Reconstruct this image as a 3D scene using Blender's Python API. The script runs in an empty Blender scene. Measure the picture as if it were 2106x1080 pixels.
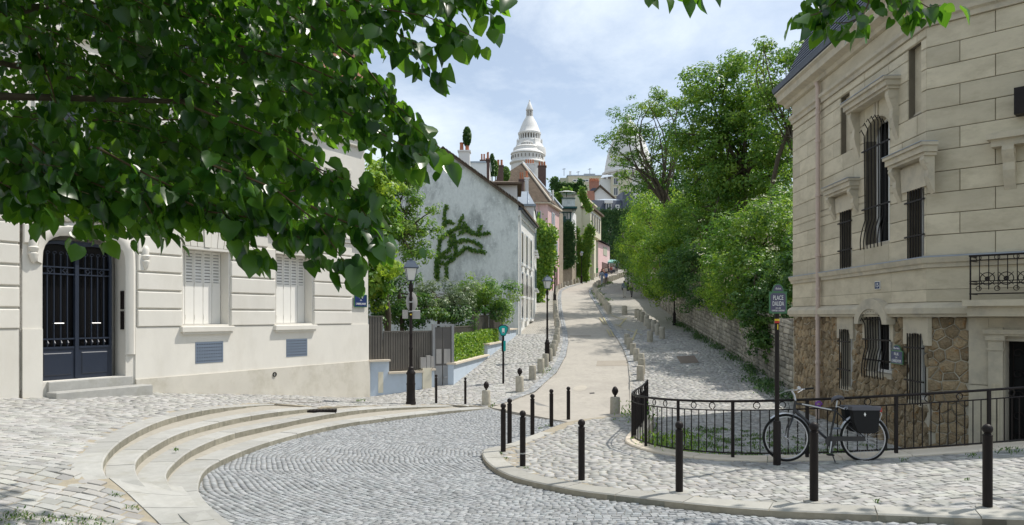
import bpy, bmesh, math, random
import numpy as np
from mathutils import Vector, Matrix
from mathutils.geometry import delaunay_2d_cdt
random.seed(7); np.random.seed(7)
SC = bpy.context.scene; COL = SC.collection
# ---------------------------------------------------------------- camera
FPX, CX, CY, ZC = 1500.0, 1053.0, 650.0, 2.6       # focal length in photo pixels, vanishing point, eye height
cam = bpy.data.cameras.new('camera'); cam_o = bpy.data.objects.new('camera', cam); COL.objects.link(cam_o)
cam_o.location = (0, 0, ZC); cam_o.rotation_euler = (math.pi/2, 0, 0)
cam.sensor_width = 36; cam.lens = FPX/2106*36; cam.shift_y = (CY-540)/2106
cam.clip_start = 0.05; cam.clip_end = 3000
SC.camera = cam_o
# ---------------------------------------------------------------- sky and sun
SUN = Vector((0.55, 0.23, 0.98)).normalized()
elev = math.asin(SUN.z); azim = math.atan2(SUN.x, SUN.y)
wd = bpy.data.worlds.new('World'); SC.world = wd; wd.use_nodes = True
nt = wd.node_tree; nt.nodes.clear()
def wn(t, **k):
    n = nt.nodes.new(t)
    for a, b in k.items(): setattr(n, a, b)
    return n
sky = wn('ShaderNodeTexSky', sky_type='NISHITA', sun_disc=False, sun_elevation=elev, sun_rotation=azim,
         altitude=100, air_density=1.0, dust_density=1.2, ozone_density=1.5)
tc = wn('ShaderNodeTexCoord'); mp = wn('ShaderNodeMapping'); mp.inputs['Scale'].default_value = (1.0, 1.6, 3.0)
mp.inputs['Location'].default_value = (0.35, 0.1, 0.2)
n1 = wn('ShaderNodeTexNoise'); n1.inputs['Scale'].default_value = 1.7; n1.inputs['Detail'].default_value = 9; n1.inputs['Roughness'].default_value = .62
n1.inputs['Distortion'].default_value = .5
rp = wn('ShaderNodeValToRGB'); rp.color_ramp.elements[0].position = .40; rp.color_ramp.elements[1].position = .72
rp.color_ramp.elements[0].color = (.26, .26, .26, 1); rp.color_ramp.elements[1].color = (.85, .85, .85, 1)
mx = wn('ShaderNodeMix', data_type='RGBA'); mx.inputs[7].default_value = (8.2, 8.85, 9.3, 1)
bg = wn('ShaderNodeBackground'); bg.inputs['Strength'].default_value = 0.12
ow = wn('ShaderNodeOutputWorld')
L = nt.links.new
L(tc.outputs['Generated'], mp.inputs[0]); L(mp.outputs[0], n1.inputs['Vector']); L(n1.outputs['Fac'], rp.inputs[0])
L(rp.outputs[0], mx.inputs[0]); L(sky.outputs[0], mx.inputs[6]); L(mx.outputs[2], bg.inputs[0]); L(bg.outputs[0], ow.inputs[0])
sl = bpy.data.lights.new('sun', 'SUN'); sl.energy = 3.8; sl.angle = math.radians(.53); sl.color = (1, .95, .87)
so = bpy.data.objects.new('sun', sl); COL.objects.link(so); so.location = (20, 10, 40)
so.rotation_euler = SUN.to_track_quat('Z', 'Y').to_euler()
SC.render.engine = 'CYCLES'
SC.view_settings.view_transform = 'Standard'; SC.view_settings.look = 'None'
SC.view_settings.gamma = 1; SC.view_settings.exposure = 0.22; SC.view_settings.use_curve_mapping = False
SC.cycles.max_bounces = 8; SC.cycles.transparent_max_bounces = 8
# ---------------------------------------------------------------- helpers
def W(px, py, Y): return Vector(((px-CX)/FPX*Y, Y, ZC-(py-CY)/FPX*Y))      # a sight line at a chosen distance
def proj(x, y, z): return CX+x/y*FPX, CY+(ZC-z)/y*FPX
def onz(px, py, zf, y0=4., y1=260.):
    """point where a sight line meets the height field zf(x, y)"""
    Y = y0; step = .25; f0 = None
    while Y < y1:
        f = ZC-(py-CY)/FPX*Y-float(zf((px-CX)/FPX*Y, Y))
        if f <= 0 and f0 is not None:
            a, b = Y-step, Y
            for _ in range(30):
                m = (a+b)/2
                if ZC-(py-CY)/FPX*m-float(zf((px-CX)/FPX*m, m)) > 0: a = m
                else: b = m
            return Vector(((px-CX)/FPX*a, a, ZC-(py-CY)/FPX*a))
        f0 = f; Y += step
    return Vector(((px-CX)/FPX*y1, y1, ZC-(py-CY)/FPX*y1))
def setp(o, label=None, cat=None, group=None, kind=None):
    if label: o['label'] = label
    if cat: o['category'] = cat
    if group: o['group'] = group
    if kind: o['kind'] = kind
    return o
def thing(name, label, cat, loc=(0, 0, 0), rz=0, group=None):
    o = bpy.data.objects.new(name, None); COL.objects.link(o); o.empty_display_size = .2
    o.location = loc; o.rotation_euler = (0, 0, rz)
    return setp(o, label, cat, group)
def link(name, me, parent=None, loc=None, rot=None):
    o = bpy.data.objects.new(name, me); COL.objects.link(o)
    if parent is not None: o.parent = parent
    if loc is not None: o.location = loc
    if rot is not None: o.rotation_euler = rot
    return o
def copy_tree(o, parent=None):
    c = o.copy(); COL.objects.link(c); c.parent = parent
    for ch in list(o.children): copy_tree(ch, c)
    return c
class MB:
    def __init__(s): s.v = []; s.f = []; s.m = []
    def add(s, vs, fs, mi=0):
        b = len(s.v); s.v += [tuple(v) for v in vs]; s.f += [tuple(i+b for i in f) for f in fs]; s.m += [mi]*len(fs); return s
    def box(s, x0, x1, y0, y1, z0, z1, mi=0, ch=0):
        if ch:
            c = ch
            o = [(x0, y0), (x1, y0), (x1, y1), (x0, y1)]; i = [(x0+c, y0+c), (x1-c, y0+c), (x1-c, y1-c), (x0+c, y1-c)]
            vs = [(x, y, z0) for x, y in o]+[(x, y, z1-c) for x, y in o]+[(x, y, z1) for x, y in i]
            fs = [(3, 2, 1, 0), (8, 9, 10, 11)]
            for k in range(4):
                n = (k+1) % 4; fs += [(k, n, 4+n, 4+k), (4+k, 4+n, 8+n, 8+k)]
            return s.add(vs, fs, mi)
        vs = [(x0, y0, z0), (x1, y0, z0), (x1, y1, z0), (x0, y1, z0), (x0, y0, z1), (x1, y0, z1), (x1, y1, z1), (x0, y1, z1)]
        return s.add(vs, [(3, 2, 1, 0), (4, 5, 6, 7), (0, 1, 5, 4), (1, 2, 6, 5), (2, 3, 7, 6), (3, 0, 4, 7)], mi)
    def fbox(s, x0, x1, yf, yb, z0, z1, c=.012, mi=0):
        """a block seen from -y: its front face at yf has chamfered edges, open at the back"""
        vs = [(x0, yb, z0), (x1, yb, z0), (x1, yb, z1), (x0, yb, z1), (x0, yf+c, z0), (x1, yf+c, z0), (x1, yf+c, z1), (x0, yf+c, z1),
              (x0+c, yf, z0+c), (x1-c, yf, z0+c), (x1-c, yf, z1-c), (x0+c, yf, z1-c)]
        fs = [(8, 9, 10, 11)]
        for k in range(4):
            n = (k+1) % 4; fs += [(k, n, 4+n, 4+k), (4+k, 4+n, 8+n, 8+k)]
        return s.add(vs, fs, mi)
    def tube(s, path, r, n=8, mi=0, cap=True):
        P = [Vector(p) for p in path]; R = r if isinstance(r, (list, tuple)) else [r]*len(P)
        b = len(s.v); up = Vector((0, 0, 1)); ref = None
        for i, p in enumerate(P):
            t = (P[min(i+1, len(P)-1)]-P[max(i-1, 0)])
            if t.length < 1e-9: t = Vector((0, 0, 1))
            t.normalize()
            if ref is None: ref = Vector((1, 0, 0)) if abs(t.x) < .9 else Vector((0, 1, 0))
            a = (ref-t*ref.dot(t)).normalized(); ref = a; c = t.cross(a)
            for k in range(n):
                th = 2*math.pi*k/n; q = p+(a*math.cos(th)+c*math.sin(th))*R[i]; s.v.append(tuple(q))
        for i in range(len(P)-1):
            for k in range(n):
                k2 = (k+1) % n; s.f.append((b+i*n+k, b+i*n+k2, b+(i+1)*n+k2, b+(i+1)*n+k)); s.m.append(mi)
        if cap:
            s.f.append(tuple(b+k for k in reversed(range(n)))); s.m.append(mi)
            e = b+(len(P)-1)*n; s.f.append(tuple(e+k for k in range(n))); s.m.append(mi)
        return s
    def lathe(s, prof, n=16, c=(0, 0, 0), mi=0, sx=1, sy=1, rot=0):
        b = len(s.v)
        for r, z in prof:
            for k in range(n):
                th = 2*math.pi*k/n+rot; s.v.append((c[0]+r*math.cos(th)*sx, c[1]+r*math.sin(th)*sy, c[2]+z))
        for i in range(len(prof)-1):
            for k in range(n):
                k2 = (k+1) % n; s.f.append((b+i*n+k, b+i*n+k2, b+(i+1)*n+k2, b+(i+1)*n+k)); s.m.append(mi)
        if prof[0][0] > 1e-4: s.f.append(tuple(b+k for k in reversed(range(n)))); s.m.append(mi)
        if prof[-1][0] > 1e-4:
            e = b+(len(prof)-1)*n; s.f.append(tuple(e+k for k in range(n))); s.m.append(mi)
        return s
    def prism(s, poly, y0, y1, mi=0):
        """(x, z) outline extruded along y from y0 (front) to y1"""
        n = len(poly); vs = [(x, y0, z) for x, z in poly]+[(x, y1, z) for x, z in poly]
        fs = [tuple(range(n)), tuple(reversed(range(n, 2*n)))]+[((k+1) % n, k, n+k, n+(k+1) % n) for k in range(n)]
        return s.add(vs, fs, mi)
    def slab(s, poly, z0, z1, mi=0):
        """(x, y) outline extruded in z"""
        n = len(poly); vs = [(x, y, z0) for x, y in poly]+[(x, y, z1) for x, y in poly]
        fs = [tuple(reversed(range(n))), tuple(range(n, 2*n))]+[(k, (k+1) % n, n+(k+1) % n, n+k) for k in range(n)]
        return s.add(vs, fs, mi)
    def plate(s, outer, holes, yf, yb, mi=0, back=False):
        """an (x, z) sheet with holes, its front at yf, all its edges returned to yb"""
        pts = []; edges = []; loops = [outer]+holes
        for lp in loops:
            b = len(pts); n = len(lp); pts += [Vector((p[0], p[1])) for p in lp]; edges += [(b+k, b+(k+1) % n) for k in range(n)]
        r = delaunay_2d_cdt(pts, edges, [], 0, 1e-5); V = r[0]; F = r[2]
        keep = []
        for f in F:
            cx = sum(V[i].x for i in f)/3; cz = sum(V[i].y for i in f)/3
            if inpoly(cx, cz, outer) and not any(inpoly(cx, cz, h) for h in holes): keep.append(f)
        s.add([(p.x, yf, p.y) for p in V], keep, mi)
        if back: s.add([(p.x, yb, p.y) for p in V], [tuple(reversed(f)) for f in keep], mi)
        for lp in loops:
            n = len(lp)
            s.add([(p[0], yf, p[1]) for p in lp]+[(p[0], yb, p[1]) for p in lp], [(k, (k+1) % n, n+(k+1) % n, n+k) for k in range(n)], mi)
        return s
    def mesh(s, name, mats):
        me = bpy.data.meshes.new(name); me.from_pydata(s.v, [], s.f)
        for m in (mats if isinstance(mats, (list, tuple)) else [mats]): me.materials.append(m)
        if any(s.m): me.polygons.foreach_set('material_index', s.m)
        me.update(); return me
    def build(s, name, mats, parent=None, loc=None, rot=None, smooth=False, norm=True):
        me = s.mesh(name, mats)
        if norm:
            bm = bmesh.new(); bm.from_mesh(me); bmesh.ops.remove_doubles(bm, verts=bm.verts, dist=1e-5)
            bmesh.ops.recalc_face_normals(bm, faces=bm.faces); bm.to_mesh(me); bm.free()
        if smooth:
            me.polygons.foreach_set('use_smooth', [True]*len(me.polygons))
            try: me.set_sharp_from_angle(angle=math.radians(42))
            except Exception: pass
        return link(name, me, parent, loc, rot)
def inpoly(x, y, poly):
    r = False; n = len(poly); j = n-1
    for i in range(n):
        xi, yi = poly[i][0], poly[i][1]; xj, yj = poly[j][0], poly[j][1]
        if (yi > y) != (yj > y) and x < (xj-xi)*(y-yi)/(yj-yi)+xi: r = not r
        j = i
    return r
def inpoly_np(x, y, poly):
    r = np.zeros(x.shape, bool); n = len(poly); j = n-1
    for i in range(n):
        xi, yi = poly[i][0], poly[i][1]; xj, yj = poly[j][0], poly[j][1]
        if abs(yj-yi) > 1e-12:
            c = ((yi > y) != (yj > y)) & (x < (xj-xi)*(y-yi)/(yj-yi)+xi); r ^= c
        j = i
    return r
def resample(pts, step=None, n=None):
    P = np.array([tuple(p) for p in pts], float); d = np.r_[0, np.cumsum(np.linalg.norm(np.diff(P, axis=0), axis=1))]
    if n is None: n = max(2, int(round(d[-1]/step))+1)
    t = np.linspace(0, d[-1], n); return np.stack([np.interp(t, d, P[:, k]) for k in range(P.shape[1])], 1)
def smooth_pts(pts, it=2):
    P = np.array([tuple(p) for p in pts], float)
    for _ in range(it):
        Q = [P[0]]
        for i in range(len(P)-1): Q += [P[i]*.75+P[i+1]*.25, P[i]*.25+P[i+1]*.75]
        Q.append(P[-1]); P = np.array(Q)
    return P
class Frame:
    """a facade: local x runs along it, local y into the building, z up"""
    def __init__(s, o, d):
        s.o = Vector((o[0], o[1])); s.d = Vector((d[0], d[1])).normalized(); s.rz = math.atan2(s.d.y, s.d.x)
    def u(s, px, v=0.):
        n = Vector((-s.d.y, s.d.x)); o = s.o+n*v; k = (px-CX)/FPX
        return (k*o.y-o.x)/(s.d.x-k*s.d.y)
    def uz(s, px, py, v=0.):
        u = s.u(px, v); y = (s.o+Vector((-s.d.y, s.d.x))*v+s.d*u).y
        return u, ZC-(py-CY)/FPX*y
    def z(s, px, py, v=0.): return s.uz(px, py, v)[1]
    def xy(s, u, v=0.):
        p = s.o+s.d*u+Vector((-s.d.y, s.d.x))*v; return p.x, p.y
    def loc(s): return (s.o.x, s.o.y, 0)
def ordinal(n):
    w = ['first', 'second', 'third', 'fourth', 'fifth', 'sixth', 'seventh', 'eighth', 'ninth', 'tenth', 'eleventh', 'twelfth', 'thirteenth', 'fourteenth',
         'fifteenth', 'sixteenth', 'seventeenth', 'eighteenth', 'nineteenth', 'twentieth']
    if n <= 20: return w[n-1]
    tens = {2: 'twenty', 3: 'thirty', 4: 'forty', 5: 'fifty', 6: 'sixty'}; t, r = divmod(n, 10)
    return tens[t][:-1]+'ieth' if r == 0 else tens[t]+'-'+w[r-1]
# ---------------------------------------------------------------- materials
def mat(name, col, rough=.8, var=.12, scale=3., bump=0., bscale=40., rand=0., tint=0., hue=0., metal=0., spec=.35, stain=None, stain_scale=1.2,
        stain_lo=.5, stain_hi=.7, dist=.006, stretch=(1, 1, 1), emit=None, stain2=None):
    m = bpy.data.materials.new(name); m.use_nodes = True; t = m.node_tree; t.nodes.clear(); ln = t.links.new
    def N(ty, **k):
        n = t.nodes.new(ty)
        for a, b in k.items(): setattr(n, a, b)
        return n
    def math_(op, a, b):
        n = N('ShaderNodeMath', operation=op)
        for i, x in enumerate((a, b)):
            if isinstance(x, (int, float)): n.inputs[i].default_value = x
            else: ln(x, n.inputs[i])
        return n.outputs[0]
    out = N('ShaderNodeOutputMaterial'); bs = N('ShaderNodeBsdfPrincipled'); ln(bs.outputs[0], out.inputs[0])
    bs.inputs['Roughness'].default_value = rough; bs.inputs['Metallic'].default_value = metal; bs.inputs['Specular IOR Level'].default_value = spec
    geo = N('ShaderNodeNewGeometry'); mpn = N('ShaderNodeMapping'); mpn.inputs['Scale'].default_value = stretch; ln(geo.outputs['Position'], mpn.inputs[0]); pos = mpn.outputs[0]
    na = N('ShaderNodeTexNoise'); na.inputs['Scale'].default_value = scale; na.inputs['Detail'].default_value = 7; na.inputs['Roughness'].default_value = .65
    ln(pos, na.inputs['Vector'])
    v = math_('ADD', math_('MULTIPLY', math_('SUBTRACT', na.outputs['Fac'], .5), var*4), 1.)
    hu = .5
    if rand:
        oi = N('ShaderNodeObjectInfo'); v = math_('MULTIPLY', v, math_('ADD', math_('MULTIPLY', math_('SUBTRACT', oi.outputs['Random'], .5), rand*2), 1.)); rsrc = oi.outputs['Random']
    if tint:
        at = N('ShaderNodeAttribute'); at.attribute_name = 'tint'
        v = math_('MULTIPLY', v, math_('ADD', math_('MULTIPLY', math_('SUBTRACT', at.outputs['Fac'], .5), tint*2), 1.)); rsrc = at.outputs['Fac']
    hs = N('ShaderNodeHueSaturation'); hs.inputs['Color'].default_value = (*col, 1); ln(v, hs.inputs['Value'])
    if hue and (rand or tint):
        fr = math_('FRACT', math_('MULTIPLY', rsrc, 7.31), 0.)
        ln(math_('ADD', math_('MULTIPLY', math_('SUBTRACT', fr, .5), hue*2), .5), hs.inputs['Hue'])
        ln(math_('ADD', math_('MULTIPLY', math_('FRACT', math_('MULTIPLY', rsrc, 13.7), 0.), .9), .5), hs.inputs['Saturation'])
    cout = hs.outputs[0]
    if stain:
        nb = N('ShaderNodeTexNoise'); nb.inputs['Scale'].default_value = stain_scale; nb.inputs['Detail'].default_value = 9; nb.inputs['Roughness'].default_value = .7; ln(pos, nb.inputs['Vector'])
        cr = N('ShaderNodeValToRGB'); cr.color_ramp.elements[0].position = stain_lo; cr.color_ramp.elements[1].position = stain_hi; ln(nb.outputs['Fac'], cr.inputs[0])
        mxn = N('ShaderNodeMix', data_type='RGBA'); ln(cr.outputs[0], mxn.inputs[0]); ln(cout, mxn.inputs[6]); mxn.inputs[7].default_value = (*stain, 1); cout = mxn.outputs[2]
    if stain2:
        c2, s2, lo2, hi2 = stain2
        nb = N('ShaderNodeTexNoise'); nb.inputs['Scale'].default_value = s2; nb.inputs['Detail'].default_value = 8; nb.inputs['Roughness'].default_value = .75; ln(geo.outputs['Position'], nb.inputs['Vector'])
        cr = N('ShaderNodeValToRGB'); cr.color_ramp.elements[0].position = lo2; cr.color_ramp.elements[1].position = hi2; ln(nb.outputs['Fac'], cr.inputs[0])
        mxn = N('ShaderNodeMix', data_type='RGBA'); ln(cr.outputs[0], mxn.inputs[0]); ln(cout, mxn.inputs[6]); mxn.inputs[7].default_value = (*c2, 1); cout = mxn.outputs[2]
    ln(cout, bs.inputs['Base Color'])
    if bump:
        nc = N('ShaderNodeTexNoise'); nc.inputs['Scale'].default_value = bscale; nc.inputs['Detail'].default_value = 5; ln(pos, nc.inputs['Vector'])
        bp = N('ShaderNodeBump'); bp.inputs['Strength'].default_value = bump; bp.inputs['Distance'].default_value = dist; ln(nc.outputs['Fac'], bp.inputs['Height']); ln(bp.outputs[0], bs.inputs['Normal'])
    if emit:
        bs.inputs['Emission Color'].default_value = (*emit[0], 1); bs.inputs['Emission Strength'].default_value = emit[1]
    return m
def leaf_mat(name, col, trans, var=.35, tr=.35, rough=.45, spec=.4, hue=.03, rand=False):
    m = bpy.data.materials.new(name); m.use_nodes = True; t = m.node_tree; t.nodes.clear(); ln = t.links.new
    out = t.nodes.new('ShaderNodeOutputMaterial'); bs = t.nodes.new('ShaderNodeBsdfPrincipled'); tl = t.nodes.new('ShaderNodeBsdfTranslucent'); ad = t.nodes.new('ShaderNodeMixShader')
    if rand: at = t.nodes.new('ShaderNodeObjectInfo'); src = at.outputs['Random']
    else: at = t.nodes.new('ShaderNodeAttribute'); at.attribute_name = 'tint'; src = at.outputs['Fac']
    mm = t.nodes.new('ShaderNodeMapRange'); mm.inputs['To Min'].default_value = 1-var; mm.inputs['To Max'].default_value = 1+var; ln(src, mm.inputs['Value'])
    mh = t.nodes.new('ShaderNodeMapRange'); mh.inputs['To Min'].default_value = .5+hue; mh.inputs['To Max'].default_value = .5-hue; ln(src, mh.inputs['Value'])
    for c, sh in ((col, bs.inputs['Base Color']), (trans, tl.inputs['Color'])):
        hs = t.nodes.new('ShaderNodeHueSaturation'); hs.inputs['Color'].default_value = (*c, 1); ln(mm.outputs[0], hs.inputs['Value']); ln(mh.outputs[0], hs.inputs['Hue']); ln(hs.outputs[0], sh)
    bs.inputs['Roughness'].default_value = rough; bs.inputs['Specular IOR Level'].default_value = spec
    ad.inputs[0].default_value = tr; ln(bs.outputs[0], ad.inputs[1]); ln(tl.outputs[0], ad.inputs[2]); ln(ad.outputs[0], out.inputs[0])
    return m
M = {}
M['sand_joint'] = mat('sand_joint', (.34, .30, .23), .95, .2, 8, .4, 120)
M['road_joint'] = mat('grey_joint', (.25, .245, .23), .95, .2, 6, .4, 120)
M['dark_joint'] = mat('dark_joint', (.22, .20, .17), .95, .25, 6, .4, 120)
M['sett_grey'] = mat('sett_grey', (.30, .312, .32), .78, .12, 9, .4, 60, tint=.24, hue=.03, spec=.3)
M['sett_grey1'] = mat('sett_grey_single', (.30, .312, .32), .78, .12, 9, .4, 60, rand=.24, hue=.03, spec=.3)
M['sett_warm'] = mat('sett_warm', (.365, .36, .34), .85, .12, 8, .4, 60, tint=.22, hue=.05)
M['sett_warm1'] = mat('sett_warm_single', (.365, .36, .34), .85, .12, 8, .4, 60, rand=.22, hue=.05)
M['tread_fill'] = mat('tread_fill', (.36, .335, .285), .95, .15, 8, .3, 90)
M['granite'] = mat('granite', (.375, .372, .35), .85, .14, 5, .3, 90, rand=.10, stain=(.30, .29, .24), stain_scale=2.2, stain_lo=.52, stain_hi=.78)
M['riser'] = mat('grimy_shaded_riser', (.27, .255, .205), .9, .22, 6, .4, 60, rand=.15, stain=(.15, .145, .11), stain_scale=5, stain_lo=.48, stain_hi=.72)  # front faces: grime, plus shade contrast put into the darker colour
M['kerb'] = mat('kerb_stone', (.38, .37, .335), .8, .14, 5, .3, 90, rand=.14, stain=(.27, .26, .22), stain_scale=2.5, stain_lo=.5, stain_hi=.75)
M['asphalt'] = mat('pale_asphalt', (.40, .372, .325), .92, .13, 7, .5, 120, stain=(.325, .30, .265), stain_scale=.7, stain_lo=.45, stain_hi=.72, stain2=((.30, .275, .24), 3.0, .58, .68))
M['earth'] = mat('earth', (.12, .10, .06), .95, .2, 2)
M['white_wall'] = mat('cream_stone', (.69, .665, .605), .8, .07, 1.0, .2, 60, rand=.04, stain=(.585, .555, .485), stain_scale=.9, stain_lo=.48, stain_hi=.88, stretch=(1, 1, .5))
M['plinth'] = mat('stained_plinth', (.60, .57, .50), .85, .08, 1.4, .3, 50, stain=(.42, .39, .31), stain_scale=1.1, stain_lo=.5, stain_hi=.8)
M['shutter'] = mat('painted_shutter', (.78, .765, .72), .5, .03, 2)
M['vent'] = mat('blue_grey_vent', (.16, .20, .26), .5, .08, 6)
M['black'] = mat('black_hole', (.01, .01, .01), .9, .0)
M['door_blue'] = mat('navy_door_paint', (.018, .026, .045), .4, .1, 4, spec=.5)
M['glass'] = mat('dark_glass', (.008, .008, .009), .25, .0, spec=.25)
M['pane'] = mat('window_glass', (.05, .06, .07), .06, .0, spec=.7)
M['steel'] = mat('brushed_steel', (.5, .5, .5), .3, .05, metal=.9)
M['iron'] = mat('brown_iron_paint', (.016, .012, .0115), .5, .25, 6, .15, 80, spec=.22)
M['ashlar'] = mat('ashlar_limestone', (.56, .50, .375), .85, .11, 1.1, .45, 35, rand=.12, stain=(.40, .35, .25), stain_scale=1.6, stain_lo=.45, stain_hi=.8, stretch=(1, 1, 2.2))
M['ashlar_joint'] = mat('ashlar_joint', (.16, .14, .105), .95, .15, 4)
M['trim'] = mat('limestone_trim', (.53, .475, .365), .85, .13, 1.4, .3, 40, stain=(.35, .32, .265), stain_scale=2.0, stain_lo=.45, stain_hi=.75)
M['lead'] = mat('lead_flashing', (.30, .33, .37), .45, .1, 3, metal=.3)
M['rubble'] = mat('millstone_rubble', (.285, .215, .13), .9, .34, 9, 1., 28, rand=.34, dist=.04, stain=(.36, .31, .22), stain_scale=7, stain_lo=.52, stain_hi=.68, stain2=((.30, .15, .045), 3.2, .57, .68))
M['rubble_mass'] = mat('millstone_rubble_small', (.285, .215, .13), .9, .34, 9, 1., 28, tint=.34, dist=.04, stain=(.36, .31, .22), stain_scale=7, stain_lo=.52, stain_hi=.68, stain2=((.30, .15, .045), 3.2, .57, .68))
M['mortar'] = mat('pale_mortar', (.46, .42, .34), .95, .12, 6, .4, 80)
M['slate'] = mat('roof_slate', (.075, .09, .125), .5, .15, 3, rand=.25, spec=.5)
M['pipe'] = mat('pinkish_downpipe', (.55, .44, .38), .55, .08, 3)
M['tile'] = mat('brown_roof_tile', (.115, .085, .06), .9, .35, 1.8, .7, 5, dist=.05)
M['brick'] = mat('red_brick', (.42, .21, .15), .9, .14, 3, rand=.1)
M['dbrick'] = mat('dark_brick', (.13, .085, .075), .9, .2, 4)
M['terracotta'] = mat('terracotta_pot', (.45, .17, .09), .8, .1)
M['zinc'] = mat('zinc_sheet', (.42, .47, .52), .4, .08, 1, metal=.35)
M['gable'] = mat('weathered_render', (.70, .735, .715), .9, .12, 7, .3, 20, stain=(.24, .265, .26), stain_scale=.7, stain_lo=.46, stain_hi=.68, stretch=(1, 1, .55), stain2=((.76, .80, .78), 6., .575, .625))
M['gable_patch'] = M['gable']
M['street_white'] = mat('white_render', (.78, .78, .76), .8, .04, .8)
M['pink'] = mat('pink_render', (.72, .50, .48), .85, .06, .7, stain=(.64, .45, .43), stain_scale=.6)
M['cream'] = mat('cream_render', (.66, .62, .47), .85, .06, .7)
M['sage'] = mat('sage_render', (.42, .43, .33), .85, .08, .7)
M['rubble_grey'] = mat('grey_rubble', (.36, .31, .24), .9, .25, 2.5, .6, 6, dist=.04)
M['teal_paint'] = mat('dark_teal_paint', (.02, .09, .085), .5, .1)
M['grey_paint'] = mat('blue_grey_paint', (.30, .36, .42), .5, .06)
M['blue_render'] = mat('pale_blue_render', (.50, .58, .67), .85, .05, 1, stain=(.44, .50, .57), stain_scale=.8)
M['cap'] = mat('cream_coping', (.66, .58, .47), .85, .06, 2, rand=.06)
M['cream_box'] = mat('cream_cabinet', (.74, .69, .55), .7, .04)
M['slat'] = mat('grey_brown_slat', (.125, .115, .10), .55, .1, 3, rand=.12)
M['gate'] = mat('grey_metal_gate', (.27, .28, .29), .45, .08, 2)
M['gate_dark'] = mat('dark_gate_panel', (.12, .115, .11), .5, .06)
M['white_paint'] = mat('white_paint', (.80, .80, .78), .5, .03)
M['sign_back'] = mat('grey_sign_back', (.37, .36, .345), .5, .08, 5)
M['sign_blue'] = mat('enamel_navy', (.018, .035, .12), .25, .02, spec=.6)
M['sign_green'] = mat('enamel_green', (.05, .17, .07), .3, .05, spec=.6)
M['sign_plum'] = mat('enamel_faded_navy', (.075, .07, .125), .3, .04, spec=.6)
M['teal'] = mat('turquoise_sign', (.0, .36, .33), .4, .03)
M['yellow'] = mat('yellow_paint', (.75, .55, .05), .6, .05)
M['red'] = mat('red_paint', (.5, .04, .03), .6, .05)
M['yellow_road'] = mat('worn_yellow_line', (.50, .44, .22), .85, .3, 8, stain=(.36, .33, .27), stain_scale=9, stain_lo=.45, stain_hi=.6)
M['post_stone'] = mat('post_stone', (.43, .40, .33), .9, .14, 4, .6, 50, rand=.12, stain=(.24, .23, .18), stain_scale=5, stain_lo=.5, stain_hi=.75)
M['wall_stone'] = mat('grey_wall_stone', (.40, .365, .30), .9, .22, 5, .8, 24, tint=.3, dist=.02, stain=(.12, .115, .095), stain_scale=.5, stain_lo=.46, stain_hi=.68)
M['wall_stone1'] = mat('grey_wall_stone_single', (.40, .365, .30), .9, .22, 5, .8, 24, rand=.3, dist=.02, stain=(.12, .115, .095), stain_scale=.5, stain_lo=.46, stain_hi=.68)
M['basilica'] = mat('travertine', (.74, .73, .70), .8, .06, .25, stain=(.60, .60, .58), stain_scale=.2)
M['lantern_glass'] = mat('frosted_glass', (.72, .72, .68), .3, .05, spec=.5)
M['lantern_roof'] = mat('blue_grey_lantern', (.10, .125, .16), .35, .08, metal=.3)
M['bark'] = mat('bark', (.085, .07, .05), .9, .25, 9, .6, 30)
M['twig'] = mat('twig', (.11, .075, .04), .8, .2, 12)
M['leaf_linden'] = leaf_mat('linden_leaf', (.018, .060, .012), (.22, .52, .03), .45, .34, .30, .5, .015)
M['leaf_linden1'] = leaf_mat('linden_leaf_single', (.018, .060, .012), (.22, .52, .03), .45, .34, .30, .5, .015, rand=True)
M['leaf_mid'] = leaf_mat('leaf_mid', (.10, .20, .03), (.25, .46, .04), .40, .36)
M['leaf_light'] = leaf_mat('leaf_light', (.15, .27, .032), (.33, .56, .045), .38, .38)
M['leaf_dark'] = leaf_mat('leaf_dark', (.055, .135, .028), (.14, .30, .035), .45, .30)
M['leaf_ivy'] = leaf_mat('leaf_ivy', (.05, .12, .03), (.12, .26, .04), .5, .25)
M['leaf_grey'] = leaf_mat('leaf_grey_green', (.16, .22, .11), (.24, .34, .13), .45, .25)
M['leaf_rust'] = leaf_mat('leaf_olive', (.12, .12, .03), (.25, .22, .05), .4, .3)
M['blossom'] = leaf_mat('cream_blossom', (.66, .68, .48), (.6, .62, .4), .15, .25)
M['yellow_flower'] = leaf_mat('yellow_green_flower', (.40, .40, .03), (.5, .5, .05), .2, .3)
M['grass'] = leaf_mat('grass', (.08, .15, .03), (.16, .30, .04), .4, .3)
# ---------------------------------------------------------------- ground heights
def smax(a, b, k=.12): return .5*(a+b+np.sqrt((a-b)**2+k*k))
def sstep(t): t = np.clip(t, 0, 1); return t*t*(3-2*t)
def z_street(y): y = np.asarray(y, float); return -.45+.107*(np.minimum(y, 165)-26)+.165*np.maximum(y-165, 0)
def z_pave(x, y):
    x = np.asarray(x, float); y = np.asarray(y, float)
    return smax(.42+np.where(x > 0, .05, -.028)*x-.04*y, z_street(y), .12)
def z_road(x, y): return z_pave(x, y)-.02-.06*(1-sstep((np.asarray(y, float)-13)/8.))
def z_lane(x, y): return smax(-.42+0*np.asarray(x, float), z_street(y)+.03, .3)
def z_way(x, y): return smax(z_street(y)+.035, -.62+0*np.asarray(x, float), .12)
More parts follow.
